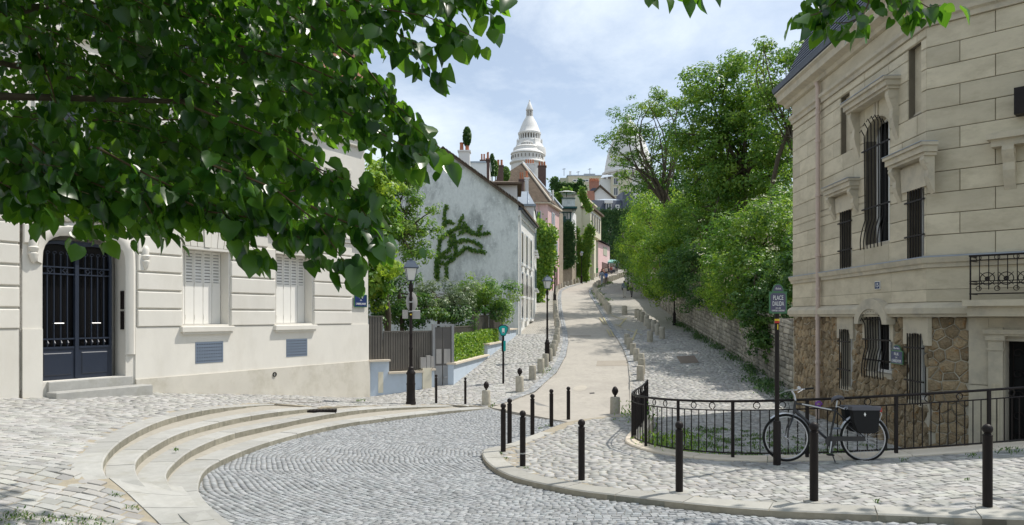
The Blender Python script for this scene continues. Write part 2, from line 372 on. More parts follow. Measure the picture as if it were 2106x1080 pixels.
# key lines of the plan, read from sight lines on those heights
KERB_PX = [(1294, 853), (1240, 857), (1169, 866), (1134, 880), (1095, 896), (1048, 914), (1010, 921), (995, 925), (990, 934), (1002, 953), (1032, 973), (1082, 989),
           (1145, 1002), (1198, 1012), (1300, 1023), (1417, 1037), (1565, 1050), (1706, 1056), (1850, 1061), (2106, 1070), (2400, 1078)]
KERB = smooth_pts([onz(a, b, z_pave)[:2] for a, b in KERB_PX], 2)
RAIL = smooth_pts([(3.75, 20.2), (3.3, 18.2), (2.62, 15.9), (2.5, 15.1), (2.68, 14.1), (3.1, 13.2), (3.75, 12.55), (4.8, 12.2), (6.0, 12.12), (7.7, 12.25), (9.0, 12.5), (9.9, 12.75)], 2)
AL_PX = [(1009, 838), (1050, 826), (1100, 807), (1144.5, 768), (1164, 733), (1169, 706), (1166.7, 682), (1161, 658), (1156, 635), (1154, 614), (1156, 599), (1168, 592), (1189, 586), (1213, 578.5),
         (1233, 571), (1266, 562), (1292, 553)]
AR_PX = [(1294, 853), (1295.7, 792), (1294, 756), (1287, 730), (1275, 706), (1260, 685), (1242, 655.6), (1224.5, 626), (1212.7, 608), (1210, 598), (1218.6, 590), (1233, 584.5), (1266, 572.6), (1292, 564)]
AL = np.array([onz(a, b, z_pave)[:2] for a, b in AL_PX]); AR = np.array([onz(a, b, z_pave)[:2] for a, b in AR_PX])
def xl(y): return np.interp(y, AL[:, 1], AL[:, 0])
def xr(y): return np.interp(y, AR[:, 1], AR[:, 0])
FENCE = [(-2.8, 28.6), (.1, 43.6)]
HOUSES = [(.1, 43.6), (1.7, 58), (2.6, 69.7), (6., 93.6), (9.6, 108.), (13, 122), (21., 157)]
WALL = [(10.25, 20.), (10.35, 26.), (10.7, 32.4), (11., 37.8), (11.4, 48.3), (12.3, 59.8), (13.9, 81), (17.5, 105), (25, 150)]
# left facade and right facade frames
FL = Frame((-11.37, 16.2), (.558, 1)); UL = FL.u(757)
FR = Frame((8.4+.0247*23.33, 23.33), (-.0247, -1)); UR = FR.u(1905)
cn = FR.xy(UR); FC = Frame(cn, (.977, -1)); UC = 2.5
# ---------------------------------------------------------------- curved steps: nosing lines
S_PX = [
 [(505, 1100), (482, 1080), (442, 1049), (412, 1018), (405.5, 999), (418.8, 962.7), (465, 939.5), (531.7, 913), (614.8, 889.6), (700, 871), (756, 863), (899, 846), (1009, 838)],
 [(362, 1019), (342, 985), (341, 972), (352, 956), (392, 923), (472, 891), (551.7, 874.7), (651, 854.7), (743, 841), (852, 836), (932, 835)],
 [(316, 1019), (289, 989), (276, 962), (282.5, 939.5), (316, 916), (369, 888), (458.6, 864.7), (512, 854.7), (568, 846), (631, 840), (690, 836), (760, 834)],
 [(222, 985), (209, 962), (216, 936), (246, 906), (296, 878), (342, 860), (399, 846), (452, 838), (505, 834), (565, 831)]]
def rise(i, px, py):
    f = [(930, 1010, .03), (800, 932, .0), (600, 760, .0), (420, 565, .0)][i]; g = [(1050, 1110, .03), (985, 1019, .0), (970, 1019, .0), (950, 985, .0)][i]
    R = .125; a = 1-float(sstep((px-f[0])/(f[1]-f[0]))) if True else 1; b = 1-float(sstep((py-g[0])/(g[1]-g[0])))
    return max(f[2], R*a*b)
def nose(i, px, py):
    r = sum(rise(k, px, py) for k in range(i+1)); p = onz(px, py, lambda x, y: z_road(x, y)+r); return (p.x, p.y, p.z, r)
S_PTS = [smooth_pts([nose(i, a, b)[:3] for a, b in S_PX[i]], 2) for i in range(4)]
def offset_line(P, d):
    P = np.asarray(P); T = np.gradient(P[:, :2], axis=0); T /= np.linalg.norm(T, axis=1)[:, None]+1e-9
    Q = P.copy(); Q[:, 0] -= T[:, 1]*d; Q[:, 1] += T[:, 0]*d; return Q
BACK = offset_line(S_PTS[3], .36); BACK[:, 2] += .01
# left pavement: thin plate surface through the foot of the facade, the steps and the near ground
ctl = []
for a, b in [(-300, 836), (0, 821), (80, 818), (180, 812), (296, 807.5), (465, 811), (600, 813), (757, 816)]:
    u, z = FL.uz(a, b); x, y = FL.xy(u); ctl.append((x, y, z))
for p in BACK[::4]: ctl.append(tuple(p))
for p in S_PTS[1][-14::4]: ctl.append(tuple(p))
for p in S_PTS[2][-14::4]: ctl.append(tuple(p))
for p in S_PTS[0][-10::4]: ctl.append(tuple(p))
for px, py, z in [(150, 985, .49), (190, 990, .48), (150, 1005, .45), (0, 1080, .38), (226, 987, .45), (270, 1025, .32), (326, 1078, .16), (355, 1108, .13), (150, 1080, .28)]:
    p = onz(px, py, lambda x, y: z); ctl.append((p.x, p.y, z))
ctl += [(-9, 6.5, .75), (-12, 10, .9), (-3.5, 26.6, -.33), (-1.9, 27.5, -.255), (-2.6, 28.7, -.15), (-1.15, 26.6, -.345)]
ctl = np.array(ctl)
def tps_fit(P, lam=.01):
    n = len(P); d = np.linalg.norm(P[:, None, :2]-P[None, :, :2], axis=2); K = np.where(d > 0, d*d*np.log(d+1e-9), 0)+np.eye(n)*lam
    A = np.zeros((n+3, n+3)); A[:n, :n] = K; A[:n, n] = 1; A[:n, n+1:] = P[:, :2]; A[n, :n] = 1; A[n+1:, :n] = P[:, :2].T
    return np.linalg.solve(A, np.r_[P[:, 2], 0, 0, 0])
TW = tps_fit(ctl)
def z_left(x, y):
    x = np.asarray(x, float); y = np.asarray(y, float); sh = x.shape; x = x.ravel(); y = y.ravel()
    d = np.sqrt((x[:, None]-ctl[None, :, 0])**2+(y[:, None]-ctl[None, :, 1])**2)
    r = (np.where(d > 0, d*d*np.log(d+1e-9), 0))@TW[:-3]+TW[-3]+TW[-2]*x+TW[-1]*y
    return r.reshape(sh)
# ---------------------------------------------------------------- zone sheets
def zone(name, poly, zf, step, m, drop=0., kind='structure'):
    xs = [p[0] for p in poly]; ys = [p[1] for p in poly]; pts = [Vector((float(p[0]), float(p[1]))) for p in poly]; n = len(pts)
    ed = [(k, (k+1) % n) for k in range(n)]
    for x in np.arange(min(xs)+step/2, max(xs), step):
        for y in np.arange(min(ys)+step/2, max(ys), step):
            if inpoly(x, y, poly): pts.append(Vector((x, y)))
    r = delaunay_2d_cdt(pts, ed, [], 0, 1e-4); V = np.array([(v.x, v.y) for v in r[0]])
    F = [f for f in r[2] if inpoly(sum(V[i, 0] for i in f)/3, sum(V[i, 1] for i in f)/3, poly)]
    Z = zf(V[:, 0], V[:, 1])-drop
    me = bpy.data.meshes.new(name); me.from_pydata([(a, b, float(c)) for (a, b), c in zip(V, Z)], [], F); me.materials.append(m); me.update()
    bm = bmesh.new(); bm.from_mesh(me); bmesh.ops.recalc_face_normals(bm, faces=bm.faces)
    if sum(f.normal.z for f in bm.faces) < 0: bmesh.ops.reverse_faces(bm, faces=bm.faces)
    be = [e for e in bm.edges if e.is_boundary]; ex = bmesh.ops.extrude_edge_only(bm, edges=be)   # the sheet's edges go down into the ground
    for v in ex['geom']:
        if isinstance(v, bmesh.types.BMVert): v.co.z -= .35
    bm.to_mesh(me); bm.free()
    o = link(name, me); setp(o, kind=kind); return o
def L2(a): return [tuple(p[:2]) for p in a]
P_PAVE = L2(KERB)+[(14, 11.6), (12.3, 12.3)]+[p for p in L2(RAIL)[::-1]]
S1 = S_PTS[0]
P_ROAD = [tuple(p[:2]) for p in offset_line(S1, .15)[::-1]]+[(-2.6, 7.2), (-4, 3), (-5, -4), (16, -4), (16, 7)]+L2(offset_line(KERB, -.2 if False else 0))[::-1]
P_ROAD = [tuple(p[:2]) for p in offset_line(S1, .15)[::-1]]+[(-2.9, 8.0), (-3.2, 3), (-5, -4), (16, -4), (16, 7)]+L2(KERB)[::-1][:-10]
P_STREET = [tuple(p) for p in AL]+[tuple(p) for p in AR[::-1]]+[tuple(p) for p in KERB[1:14]]
# road: everything between first step and right kerb, up to the pale asphalt
kb = L2(KERB); i_top = 10
P_ROAD = [tuple(p[:2]) for p in offset_line(S1, .15)[::-1]]+[(-2.9, 8.0), (-3.2, 3), (-5, -4), (16, -4), (16, kb[-1][1])]+kb[::-1][:-i_top]
P_STREET = L2(AL)+L2(AR[::-1])+kb[1:i_top+1]
P_LEFT = [tuple(p[:2]) for p in offset_line(BACK, -.1)]
P_LEFT = P_LEFT+[tuple(p[:2]) for p in S_PTS[2][-9:]]+[tuple(p[:2]) for p in offset_line(S_PTS[1], .30)[-8:]]+[tuple(AL[0]), (-1.15, 27.2), (-2.8, 28.7), FL.xy(UL+.05, .1), FL.xy(-5, .1), (-14, 5), (-5, 5), (-3.2, 7.6)]
_a = [onz(a, b, lambda x, y: z_left(x, y)) for a, b in [(355, 1108), (326, 1076), (262, 1015), (224, 984)]]
P_LEFT += [tuple(p[:2]) for p in _a]
P_WAY = [(float(xl(y)), float(y)) for y in np.r_[26.4, 28, np.arange(30, 165, 4.)]][::1]
def xh(y): return np.interp(y, [p[1] for p in FENCE[:1]+HOUSES], [p[0] for p in FENCE[:1]+HOUSES])
P_WAY = [(float(xl(y)), float(y)) for y in np.r_[25.2, 27, 28.7, np.arange(31, 160, 4.)]]+[(float(xh(y))-.2, float(y)) for y in np.arange(159, 28.6, -4.)]+[(-3.0, 28.9), (-3.0, 26.9), (-1.05, 25.4)]
def xw(y): return np.interp(y, [p[1] for p in WALL], [p[0] for p in WALL])
P_LANE = [(float(xr(y)), float(y)) for y in np.r_[21.9, 24, 27, np.arange(30, 150, 4.)]]+[(float(xw(y))+.15, float(y)) for y in np.arange(148, 22, -4.)]+[(11.0, 23.6), (9.3, 23.4), (9.1, 15.8), (12.3, 12.45)]+[tuple(p) for p in RAIL[::-1]]
P_ROADX = [(-1.0, 26.5)]+P_ROAD[1:-1]+[kb[i_top], (1.5, 24.), (.5, 26.5)]
ground_road = zone('plaza_road', P_ROADX, z_road, .8, M['road_joint'])
ground_pave = zone('right_pavement', P_PAVE, z_pave, .7, M['sand_joint'])
ground_left = zone('left_pavement', P_LEFT, z_left, .35, M['sand_joint'])
ground_street = zone('uphill_street', P_STREET, z_pave, 1.5, M['asphalt'])
ground_way = zone('left_footway', P_WAY, z_way, 2.0, M['sett_warm'])
ground_lane = zone('right_lane', P_LANE, z_lane, 1.0, M['dark_joint'])
def cobble_bump(m, s=9., str_=.8):
    """fine setts too far off to tell apart"""
    m = m.copy(); t = m.node_tree; bs = next(n for n in t.nodes if n.type == 'BSDF_PRINCIPLED')
    g = t.nodes.new('ShaderNodeNewGeometry'); br = t.nodes.new('ShaderNodeTexBrick'); mp_ = t.nodes.new('ShaderNodeMapping'); mp_.inputs['Rotation'].default_value = (0, 0, .12)
    t.links.new(g.outputs['Position'], mp_.inputs[0]); t.links.new(mp_.outputs[0], br.inputs['Vector'])
    br.inputs['Scale'].default_value = 1.; br.inputs['Brick Width'].default_value = .24; br.inputs['Row Height'].default_value = .16; br.inputs['Mortar Size'].default_value = .014
    br.inputs['Color1'].default_value = (.36, .34, .30, 1); br.inputs['Color2'].default_value = (.46, .43, .38, 1); br.inputs['Mortar'].default_value = (.25, .225, .18, 1)
    mixn = t.nodes.new('ShaderNodeMix'); mixn.data_type = 'RGBA'; mixn.inputs[0].default_value = .75
    old = bs.inputs['Base Color'].links[0].from_socket; t.links.new(old, mixn.inputs[6]); t.links.new(br.outputs['Color'], mixn.inputs[7]); t.links.new(mixn.outputs[2], bs.inputs['Base Color'])
    bp = t.nodes.new('ShaderNodeBump'); bp.inputs['Strength'].default_value = str_; bp.inputs['Distance'].default_value = .02; bp.invert = True
    t.links.new(br.outputs['Fac'], bp.inputs['Height']); t.links.new(bp.outputs[0], bs.inputs['Normal']); return m
ground_way.data.materials[0] = cobble_bump(M['granite'])
ground_lane.data.materials[0] = cobble_bump(M['granite'])
# terrain under and round everything
def z_terrain(x, y):
    g = np.where(y < 24, -.95, z_street(y)-.25)
    wl = np.interp(y, [p[1] for p in WALL], [p[0] for p in WALL])
    up = 3.0*sstep((x-wl-2.3)/1.0)*sstep((y-23)/2)+.16*np.maximum(x-wl-3, 0)*(y > 23)
    g = g+np.minimum(up, 12)
    le = np.minimum(1.0*sstep((-x-6)/8)*(y < 30), 1)
    far = np.maximum(y-420, 0)*-.25
    return np.maximum(g+le*0+far, -30)
gx = np.r_[-900, -400, -200, -100, np.arange(-60, 60.1, 2), 100, 200, 400, 900]; gy = np.r_[-900, -300, -80, -30, np.arange(-10, 24, 4), 24.2, np.arange(26, 200, 4), np.arange(210, 430, 20), 600, 1200, 2200]
X, Y = np.meshgrid(gx, gy); Z = z_terrain(X, Y); nx = len(gx)
mb = MB(); mb.v = list(zip(X.ravel().tolist(), Y.ravel().tolist(), Z.ravel().tolist()))
mb.f = [(j*nx+i, j*nx+i+1, (j+1)*nx+i+1, (j+1)*nx+i) for j in range(len(gy)-1) for i in range(nx-1)]; mb.m = [0]*len(mb.f)
o = mb.build('terrain', M['earth'], smooth=True); setp(o, kind='structure')
# ---------------------------------------------------------------- setts
def sett_cells(poly, ang, lx, ly, gap, jit=.06, inset=.05, ymax=99, arcs=None):
    P = np.array(poly); out = []
    if arcs is None:
        c, s = math.cos(ang), math.sin(ang); U = P[:, 0]*c+P[:, 1]*s; V = -P[:, 0]*s+P[:, 1]*c
        v = V.min(); rows = []
        while v < V.max():
            h = ly*random.uniform(.88, 1.12); u = U.min()-random.random()*lx
            while u < U.max():
                w = lx*random.uniform(.72, 1.3); rows.append((u+w/2, v+h/2, w-gap, h-gap)); u += w
            v += h
        R = np.array(rows); x = R[:, 0]*c-R[:, 1]*s; y = R[:, 0]*s+R[:, 1]*c; a = np.full(len(R), ang)
        w, h = R[:, 2], R[:, 3]
    else:
        cx_, cy_, r0, r1 = arcs; rows = []; r = r0
        while r < r1:
            h = ly*random.uniform(.9, 1.1); th = random.random()*.1
            while th < 2*math.pi:
                w = lx*random.uniform(.75, 1.28); rows.append((r+h/2, th+w/2/r, w-gap, h-gap)); th += w/r
            r += h
        R = np.array(rows); wob = .05*np.sin(R[:, 1]*9+R[:, 0]*1.3)+.03*np.sin(R[:, 1]*23+R[:, 0]*2)
        x = cx_+(R[:, 0]+wob)*np.cos(R[:, 1]); y = cy_+(R[:, 0]+wob)*np.sin(R[:, 1]); a = R[:, 1]+math.pi/2; w, h = R[:, 2], R[:, 3]
    n = len(x); a = a+np.random.normal(0, jit, n); ok = (y > 4) & (y < ymax)
    px = CX+x/np.maximum(y, .1)*FPX; ok &= (px > -150) & (px < 2260)
    py = CY+(ZC-0)/np.maximum(y, .1)*FPX; ok &= py < 1230
    for dx, dy in ((0, 0), (1, 0), (-1, 0), (0, 1), (0, -1)):
        ok &= inpoly_np(x+dx*(w/2+inset)*np.cos(a)-dy*(h/2+inset)*np.sin(a), y+dx*(w/2+inset)*np.sin(a)+dy*(h/2+inset)*np.cos(a), poly)
    return np.stack([x, y, a, w, h], 1)[ok]
def lay_setts(ground, name, C, zf, m1, m2, hgt=.018, nsing=300, crown=.006):
    z = zf(C[:, 0], C[:, 1]); px = CX+C[:, 0]/C[:, 1]*FPX; py = CY+(ZC-z)/C[:, 1]*FPX
    vis = (px > 5) & (px < 2100) & (py < 1072); key = np.where(vis, C[:, 1], 1e6); order = np.argsort(key); sing = order[:min(nsing, int(vis.sum()))]; mass = order[len(sing):]
    var = []
    for k in range(6):
        q = [(-.5, -.5), (.5, -.5), (.5, .5), (-.5, .5)]; b = MB(); j = lambda: random.uniform(-.05, .05)
        lo = [(x+j()*.6, y+j()*.6, -1.) for x, y in q]; hi = [(x*.91+j()*.7, y*.91+j()*.7, .6+random.uniform(-.14, .14)) for x, y in q]
        mid = [(lo[i][0], lo[i][1], .15) for i in range(4)]
        b.add(lo+mid+hi+[(j(), j(), .72)], [(i, (i+1) % 4, 4+(i+1) % 4, 4+i) for i in range(4)]+[(4+i, 4+(i+1) % 4, 8+(i+1) % 4, 8+i) for i in range(4)]+[(8+i, 8+(i+1) % 4, 12) for i in range(4)])
        var.append(b.mesh(name, m1))
    e = .05
    for i in sing:
        x, y, a, w, h = C[i]; gxn = float(zf(x+e, y)-zf(x-e, y))/(2*e); gyn = float(zf(x, y+e)-zf(x, y-e))/(2*e)
        n = Vector((-gxn+random.gauss(0, .018), -gyn+random.gauss(0, .018), 1)).normalized(); t = Vector((math.cos(a), math.sin(a), 0)); t = (t-n*t.dot(n)).normalized(); b_ = n.cross(t)
        me = random.choice(var); o = bpy.data.objects.new(name, me); COL.objects.link(o); o.parent = ground
        o.matrix_local = Matrix(((t.x*w, b_.x*h, n.x*hgt, x), (t.y*w, b_.y*h, n.y*hgt, y), (t.z*w, b_.z*h, n.z*hgt, float(z[i])+random.uniform(-.003, .004)), (0, 0, 0, 1)))
    if len(mass) == 0: return
    D = C[mass]; n = len(D); ca, sa = np.cos(D[:, 2]), np.sin(D[:, 2]); q = np.array([(-.5, -.5), (.5, -.5), (.5, .5), (-.5, .5)])
    V = np.zeros((n, 8, 3)); hz = np.random.uniform(-.006, .006, n); tl = np.random.normal(0, .03, (n, 2))
    for k in range(8):
        sc = 1. if k < 4 else .91; jx = np.random.uniform(-.05, .05, n); jy = np.random.uniform(-.05, .05, n)
        lx_ = (q[k % 4, 0]*sc+jx)*D[:, 3]; ly_ = (q[k % 4, 1]*sc+jy)*D[:, 4]
        V[:, k, 0] = D[:, 0]+lx_*ca-ly_*sa; V[:, k, 1] = D[:, 1]+lx_*sa+ly_*ca
        V[:, k, 2] = zf(V[:, k, 0], V[:, k, 1])+(hgt*.8+hz+tl[:, 0]*lx_+tl[:, 1]*ly_ if k >= 4 else -hgt*.6)
    fq = np.array([(0, 1, 5, 4), (1, 2, 6, 5), (2, 3, 7, 6), (3, 0, 4, 7), (4, 5, 6, 7)])
    F = (np.arange(n)[:, None, None]*8+fq[None]).reshape(-1, 4)
    o = quads_mesh(name, V.reshape(-1, 3), F, m2, ground, np.repeat(np.random.rand(n), 8)); setp(o, kind='stuff')
def quads_mesh(name, V, F, m, parent=None, tint=None, smooth=False):
    me = bpy.data.meshes.new(name); nf = len(F); k = F.shape[1]; me.vertices.add(len(V)); me.vertices.foreach_set('co', np.asarray(V, np.float32).ravel())
    me.loops.add(nf*k); me.loops.foreach_set('vertex_index', np.asarray(F, np.int32).ravel()); me.polygons.add(nf)
    me.polygons.foreach_set('loop_start', np.arange(0, nf*k, k, dtype=np.int32)); me.polygons.foreach_set('loop_total', np.full(nf, k, np.int32))
    if tint is not None:
        at = me.attributes.new('tint', 'FLOAT', 'POINT'); at.data.foreach_set('value', np.asarray(tint, np.float32))
    me.materials.append(m); me.update(calc_edges=True); me.validate()
    if smooth: me.polygons.foreach_set('use_smooth', [True]*nf)
    return link(name, me, parent)
C = sett_cells(P_ROAD, 0, .104, .09, .009, .05, .01, arcs=(1.9, 15.2, 2.0, 18)); lay_setts(ground_road, 'road_sett', C, z_road, M['sett_grey1'], M['sett_grey'], .016)
P_PAVE_IN = L2(offset_line(KERB, -.0)) + [(14, 11.6), (12.3, 12.3)]+L2(RAIL)[::-1]
C = sett_cells(P_PAVE, math.radians(8), .185, .150, .016, .03, .0)
dk = np.min(np.linalg.norm(C[:, None, :2]-KERB[None, :, :2], axis=2), axis=1); C = C[dk > .40]
lay_setts(ground_pave, 'paving_sett', C, z_pave, M['sett_warm1'], M['sett_warm'], .016)
C = sett_cells(P_LEFT, math.radians(-6), .22, .155, .016, .03, .01); lay_setts(ground_left, 'paving_sett', C, z_left, M['sett_warm1'], M['sett_warm'], .016)
C = sett_cells(P_LANE, math.radians(4), .21, .155, .018, .03, .0, ymax=46); lay_setts(ground_lane, 'lane_sett', C, z_lane, M['sett_grey1'], M['sett_warm'], .02)
C = sett_cells(P_WAY, math.radians(12), .22, .16, .018, .03, .0, ymax=44); lay_setts(ground_way, 'footway_sett', C, z_way, M['sett_warm1'], M['sett_warm'], .016)
# ---------------------------------------------------------------- kerb of the right pavement and the curved steps
def stones_along(parent, name, P, width, depth, length, m, dz=0., gap=.012, ch=.02, lean=.01, jit=.0, mr=None):
    """stones laid end to end: P is the upper front edge, the stone lies to its left"""
    P = np.asarray(P); d = np.r_[0, np.cumsum(np.linalg.norm(np.diff(P[:, :2], axis=0), axis=1))]; tot = d[-1]; s = 0.
    while s < tot-.05:
        e = min(tot, s+length*random.uniform(.8, 1.2))
        if tot-e < length*.4: e = tot
        k = max(2, int((e-s)/.22)+1); t = np.linspace(s+gap/2, e-gap/2, k); Q = np.stack([np.interp(t, d, P[:, c]) for c in range(3)], 1)
        T = np.stack([np.interp(t+.03, d, P[:, c])-np.interp(t-.03, d, P[:, c]) for c in range(2)], 1); T /= np.linalg.norm(T, axis=1)[:, None]+1e-9; Nn = np.stack([-T[:, 1], T[:, 0]], 1)
        sec = [(0, -depth), (0, -ch), (ch, 0), (width, lean), (width, -depth)]; b = MB(); zz = dz+random.uniform(-jit, jit); vs = []
        for q, nn in zip(Q, Nn):
            for o_, h in sec: vs.append((q[0]+nn[0]*o_, q[1]+nn[1]*o_, q[2]+h+zz))
        fs = []
        for i in range(k-1):
            for c in range(5): fs.append((i*5+c, (i+1)*5+c, (i+1)*5+(c+1) % 5, i*5+(c+1) % 5))
        fs += [(0, 1, 2, 3, 4), tuple((k-1)*5+c for c in (4, 3, 2, 1, 0))]
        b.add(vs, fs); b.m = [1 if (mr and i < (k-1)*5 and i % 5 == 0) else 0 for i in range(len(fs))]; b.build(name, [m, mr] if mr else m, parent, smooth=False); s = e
KZ = np.c_[KERB[:, :2], z_pave(KERB[:, 0], KERB[:, 1])+.005]
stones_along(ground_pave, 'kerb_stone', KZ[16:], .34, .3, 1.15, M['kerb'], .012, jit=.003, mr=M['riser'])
steps = thing('stone_steps', 'four shallow curved stone steps sweeping between the left pavement and the cobbled road', 'steps', (-6, 12, 0)); SI = Matrix.Translation((6, -12, 0))
def into(parent, before):
    for o in list(parent.children):
        if o.name not in before and o.type == 'MESH': o.data.transform(Matrix.Translation(-Vector(parent.location)))
for i in range(4):
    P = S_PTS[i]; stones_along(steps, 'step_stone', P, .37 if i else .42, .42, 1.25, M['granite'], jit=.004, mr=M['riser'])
# sandy bed in the gaps behind the stones, and the stone ramp where the steps run out
mb = MB()
for i in range(3):
    A_ = resample(offset_line(S_PTS[i], .33), n=70); B_ = resample(S_PTS[i+1], n=70)
    # match each inner point to the nearest one further in
    Bp = np.array([B_[np.argmin(np.linalg.norm(B_[:, :2]-a[:2], axis=1))] for a in A_])
    vs = []
    for a, b in zip(A_, Bp):
        bb = a[:2]+(b[:2]-a[:2])*1.1; vs += [(a[0], a[1], a[2]-.012), (bb[0], bb[1], a[2]+.012)]
    mb.add(vs, [(2*k, 2*k+2, 2*k+3, 2*k+1) for k in range(69)])
mb.build('step_bed', M['tread_fill'], steps)
rampA = resample([(p.x, p.y, p.z) for p in _a], n=8); rb = [onz(a, b, lambda x, y: z_road(x, y)+.105) for a, b in [(472, 1100), (436, 1066), (402, 1034), (376, 1002)]]; rampB = resample([(p.x, p.y, p.z) for p in rb], n=8)
for k in range(4):
    b = MB(); N_ = 5; vs = []
    for s in range(N_):
        t = (k+.01+.98*s/(N_-1))/4*7; i0 = min(6, int(t)); f = t-i0; a = rampA[i0]*(1-f)+rampA[i0+1]*f; c = rampB[i0]*(1-f)+rampB[i0+1]*f
        for w in (0, .33, .66, 1.0): q = a*(1-w)+c*w; vs.append((q[0], q[1], q[2]+.012-.03*w*(1-w)))
    fs = [(s*4+w, s*4+w+1, (s+1)*4+w+1, (s+1)*4+w) for s in range(N_-1) for w in range(3)]
    n0 = len(vs); b.add(vs+[(x, y, z-.25) for x, y, z in vs], fs+[(s*4, (s+1)*4, n0+(s+1)*4, n0+s*4) for s in range(N_-1)]+[(s*4+3, (s+1)*4+3, n0+(s+1)*4+3, n0+s*4+3) for s in range(N_-1)]+[(w, w+1, n0+w+1, n0+w) for w in range(3)]+[(16+w, 17+w, n0+17+w, n0+16+w) for w in range(3)])
    b.build('ramp_slab', M['granite'], steps)
for o in steps.children: o.data.transform(SI)
# drain grate set in the third step
p = onz(655, 842, lambda x, y: z_left(x, y)); g = thing('drain_grate', 'dark iron gutter grate set in the steps before the cream building', 'grate', p, math.radians(12))
b = MB(); b.box(-.48, .48, -.1, .2, -.07, -.012); b.build('grate_frame', M['iron'], g)
b = MB()
b = MB()
for k in range(12): b = MB().box(-.5+k*.085, -.46+k*.085, -.08, .16, -.012, -.004); b.build('grate_bar', M['iron'], g)
# small setts edging the pale asphalt
cs = []
for ln_, sd in ((AL, 1), (AR, -1)):
    P = resample(ln_, step=.3); P = P[(P[:, 1] > 25.5) & (P[:, 1] < 100)]
    T = np.gradient(P, axis=0); T /= np.linalg.norm(T, axis=1)[:, None]
    for p_, t in zip(P, T):
        for r in range(2): cs.append((p_[0]-t[1]*sd*(.08+.16*r), p_[1]+t[0]*sd*(.08+.16*r), math.atan2(t[1], t[0]), .27, .145))
lay_setts(ground_street, 'gutter_sett', np.array(cs), lambda x, y: np.where(np.asarray(x, float)*0 == 0, z_street(y)+.05, 0), M['sett_grey1'], M['sett_grey'], .02, nsing=300)
# worn yellow box markings
def strip(pts, w, m=M['yellow_road'], nm='painted_line'):
    Q = [onz(a, b, z_pave) for a, b in pts]; mbs = MB()
    for a, b in zip(Q[:-1], Q[1:]):
        d = (b-a).xy.normalized(); n = Vector((-d.y, d.x))*w/2; K = max(2, int((b-a).length/1.)); vs = []
        for k in range(K+1):
            c = a.lerp(b, k/K); vs += [(c.x+n.x, c.y+n.y), (c.x-n.x, c.y-n.y)]
        mbs.add([(x, y, max(float(z_pave(x, y)), float(z_lane(x, y)), float(z_way(x, y)))+.035) for x, y in vs], [(2*k, 2*k+2, 2*k+3, 2*k+1) for k in range(K)])
    return mbs.build(nm, m, ground_street)
for pts, w in [([(1233, 655), (1243, 668)], .09), ([(1241, 655), (1248, 668)], .09), ([(1248, 680), (1256, 694)], .09), ([(1255, 680), (1262, 694)], .09),
               ([(1257, 650), (1285, 660)], .09), ([(1288, 656), (1274, 672)], .12), ([(1265, 669), (1280, 676)], .09), ([(1290, 680), (1321, 692)], .09), ([(1310, 680), (1300, 703)], .12)]:
    strip(pts, w)

# patches and marks on the pale surface
def patch(px, m, nm='repair_patch', dz=.006):
    q = [onz(a, b, lambda x, y: z_pave(x, y)+dz) for a, b in px]; return MB().add([tuple(v) for v in q], [tuple(range(len(q)))]).build(nm, m, ground_street)
patch([(1178, 800), (1181, 796), (1187, 793.5), (1196, 792), (1205, 793), (1208, 797), (1204, 801), (1196, 803.5), (1187, 804), (1181, 802.5)], mat('pale_spill', (.43, .395, .335), .9, .1)); patch([(1228, 742), (1292, 741), (1293.5, 752), (1226, 753)], mat('patched_asphalt', (.33, .295, .245), .9, .1, 2, .4, 150)); patch([(1172, 690), (1215, 690), (1216, 692), (1172, 692)], mat('trench_line', (.28, .25, .21), .9, .1, 2))
patch([(1212, 808), (1222, 807), (1223, 809.5), (1213, 810)], M['iron'], 'drain_cover')
# ---------------------------------------------------------------- cream building on the left
def arch_top(u0, u1, z0, zs, zt, n=10, rad=None):
    """outline with a basket-arched head, counter-clockwise from lower left"""
    c = (u0+u1)/2; a = (u1-u0)/2; pts = [(u0, z0), (u1, z0)]
    for k in range(n+1):
        th = math.pi*k/n; x = math.cos(th); y = math.sin(th); e = .62
        pts.append((c+a*math.copysign(abs(x)**e, x) if rad else c+a*x, zs+(zt-zs)*(y**e if rad else y)))
    return pts
LB = thing('cream_town_house', 'cream stone town house with navy double door and closed white shutters behind the linden branches', 'house', FL.loc(), FL.rz)
zL = lambda px, py: FL.z(px, py); uL = lambda px: FL.u(px)
U0 = -6.; ZLED = 2.30; ZTOP = 5.22; ZROOF = 13.0; BH = .487
d0, d1 = uL(90), uL(243); dzb = 1.06; dzt = FL.z(165, 495); rev = .26
w1 = (uL(376), uL(470), 2.36, FL.z(415, 514)); w2 = (uL(567), uL(642), 2.36, FL.z(600, 524))
door_o = arch_top(d0-.03, d1+.2, dzb, dzt-.62, dzt+.12, 14, True)
# wall sheet (at y=0) with door and window openings, up to the string course
out = [(U0, -.6), (UL, -.9), (UL, ZTOP), (U0, ZTOP)]
rect = lambda w: [(w[0], w[2]), (w[1], w[2]), (w[1], w[3]), (w[0], w[3])]
uw = [(d0+.15, d1+.15, 5.75, 8.35), (w1[0]+.05, w1[1]-.1, 5.75, 8.35), (w2[0]+.05, w2[1]-.1, 5.75, 8.35)]
uw2 = [(a, b, 9.5, 11.8) for a, b, _, _ in uw]
MB().plate(out, [door_o, rect(w1), rect(w2)], 0, .45).build('lower_wall', M['white_wall'], LB)
MB().plate([(U0, ZTOP), (UL-.13, ZTOP), (UL-.13, ZROOF), (U0, ZROOF)], [rect(w) for w in uw+uw2], 0.05, .45).build('upper_wall', M['white_wall'], LB)
MB().box(U0, UL-.14, .62, 9, -.9, ZROOF-.02).build('rear_wall', M['white_wall'], LB)
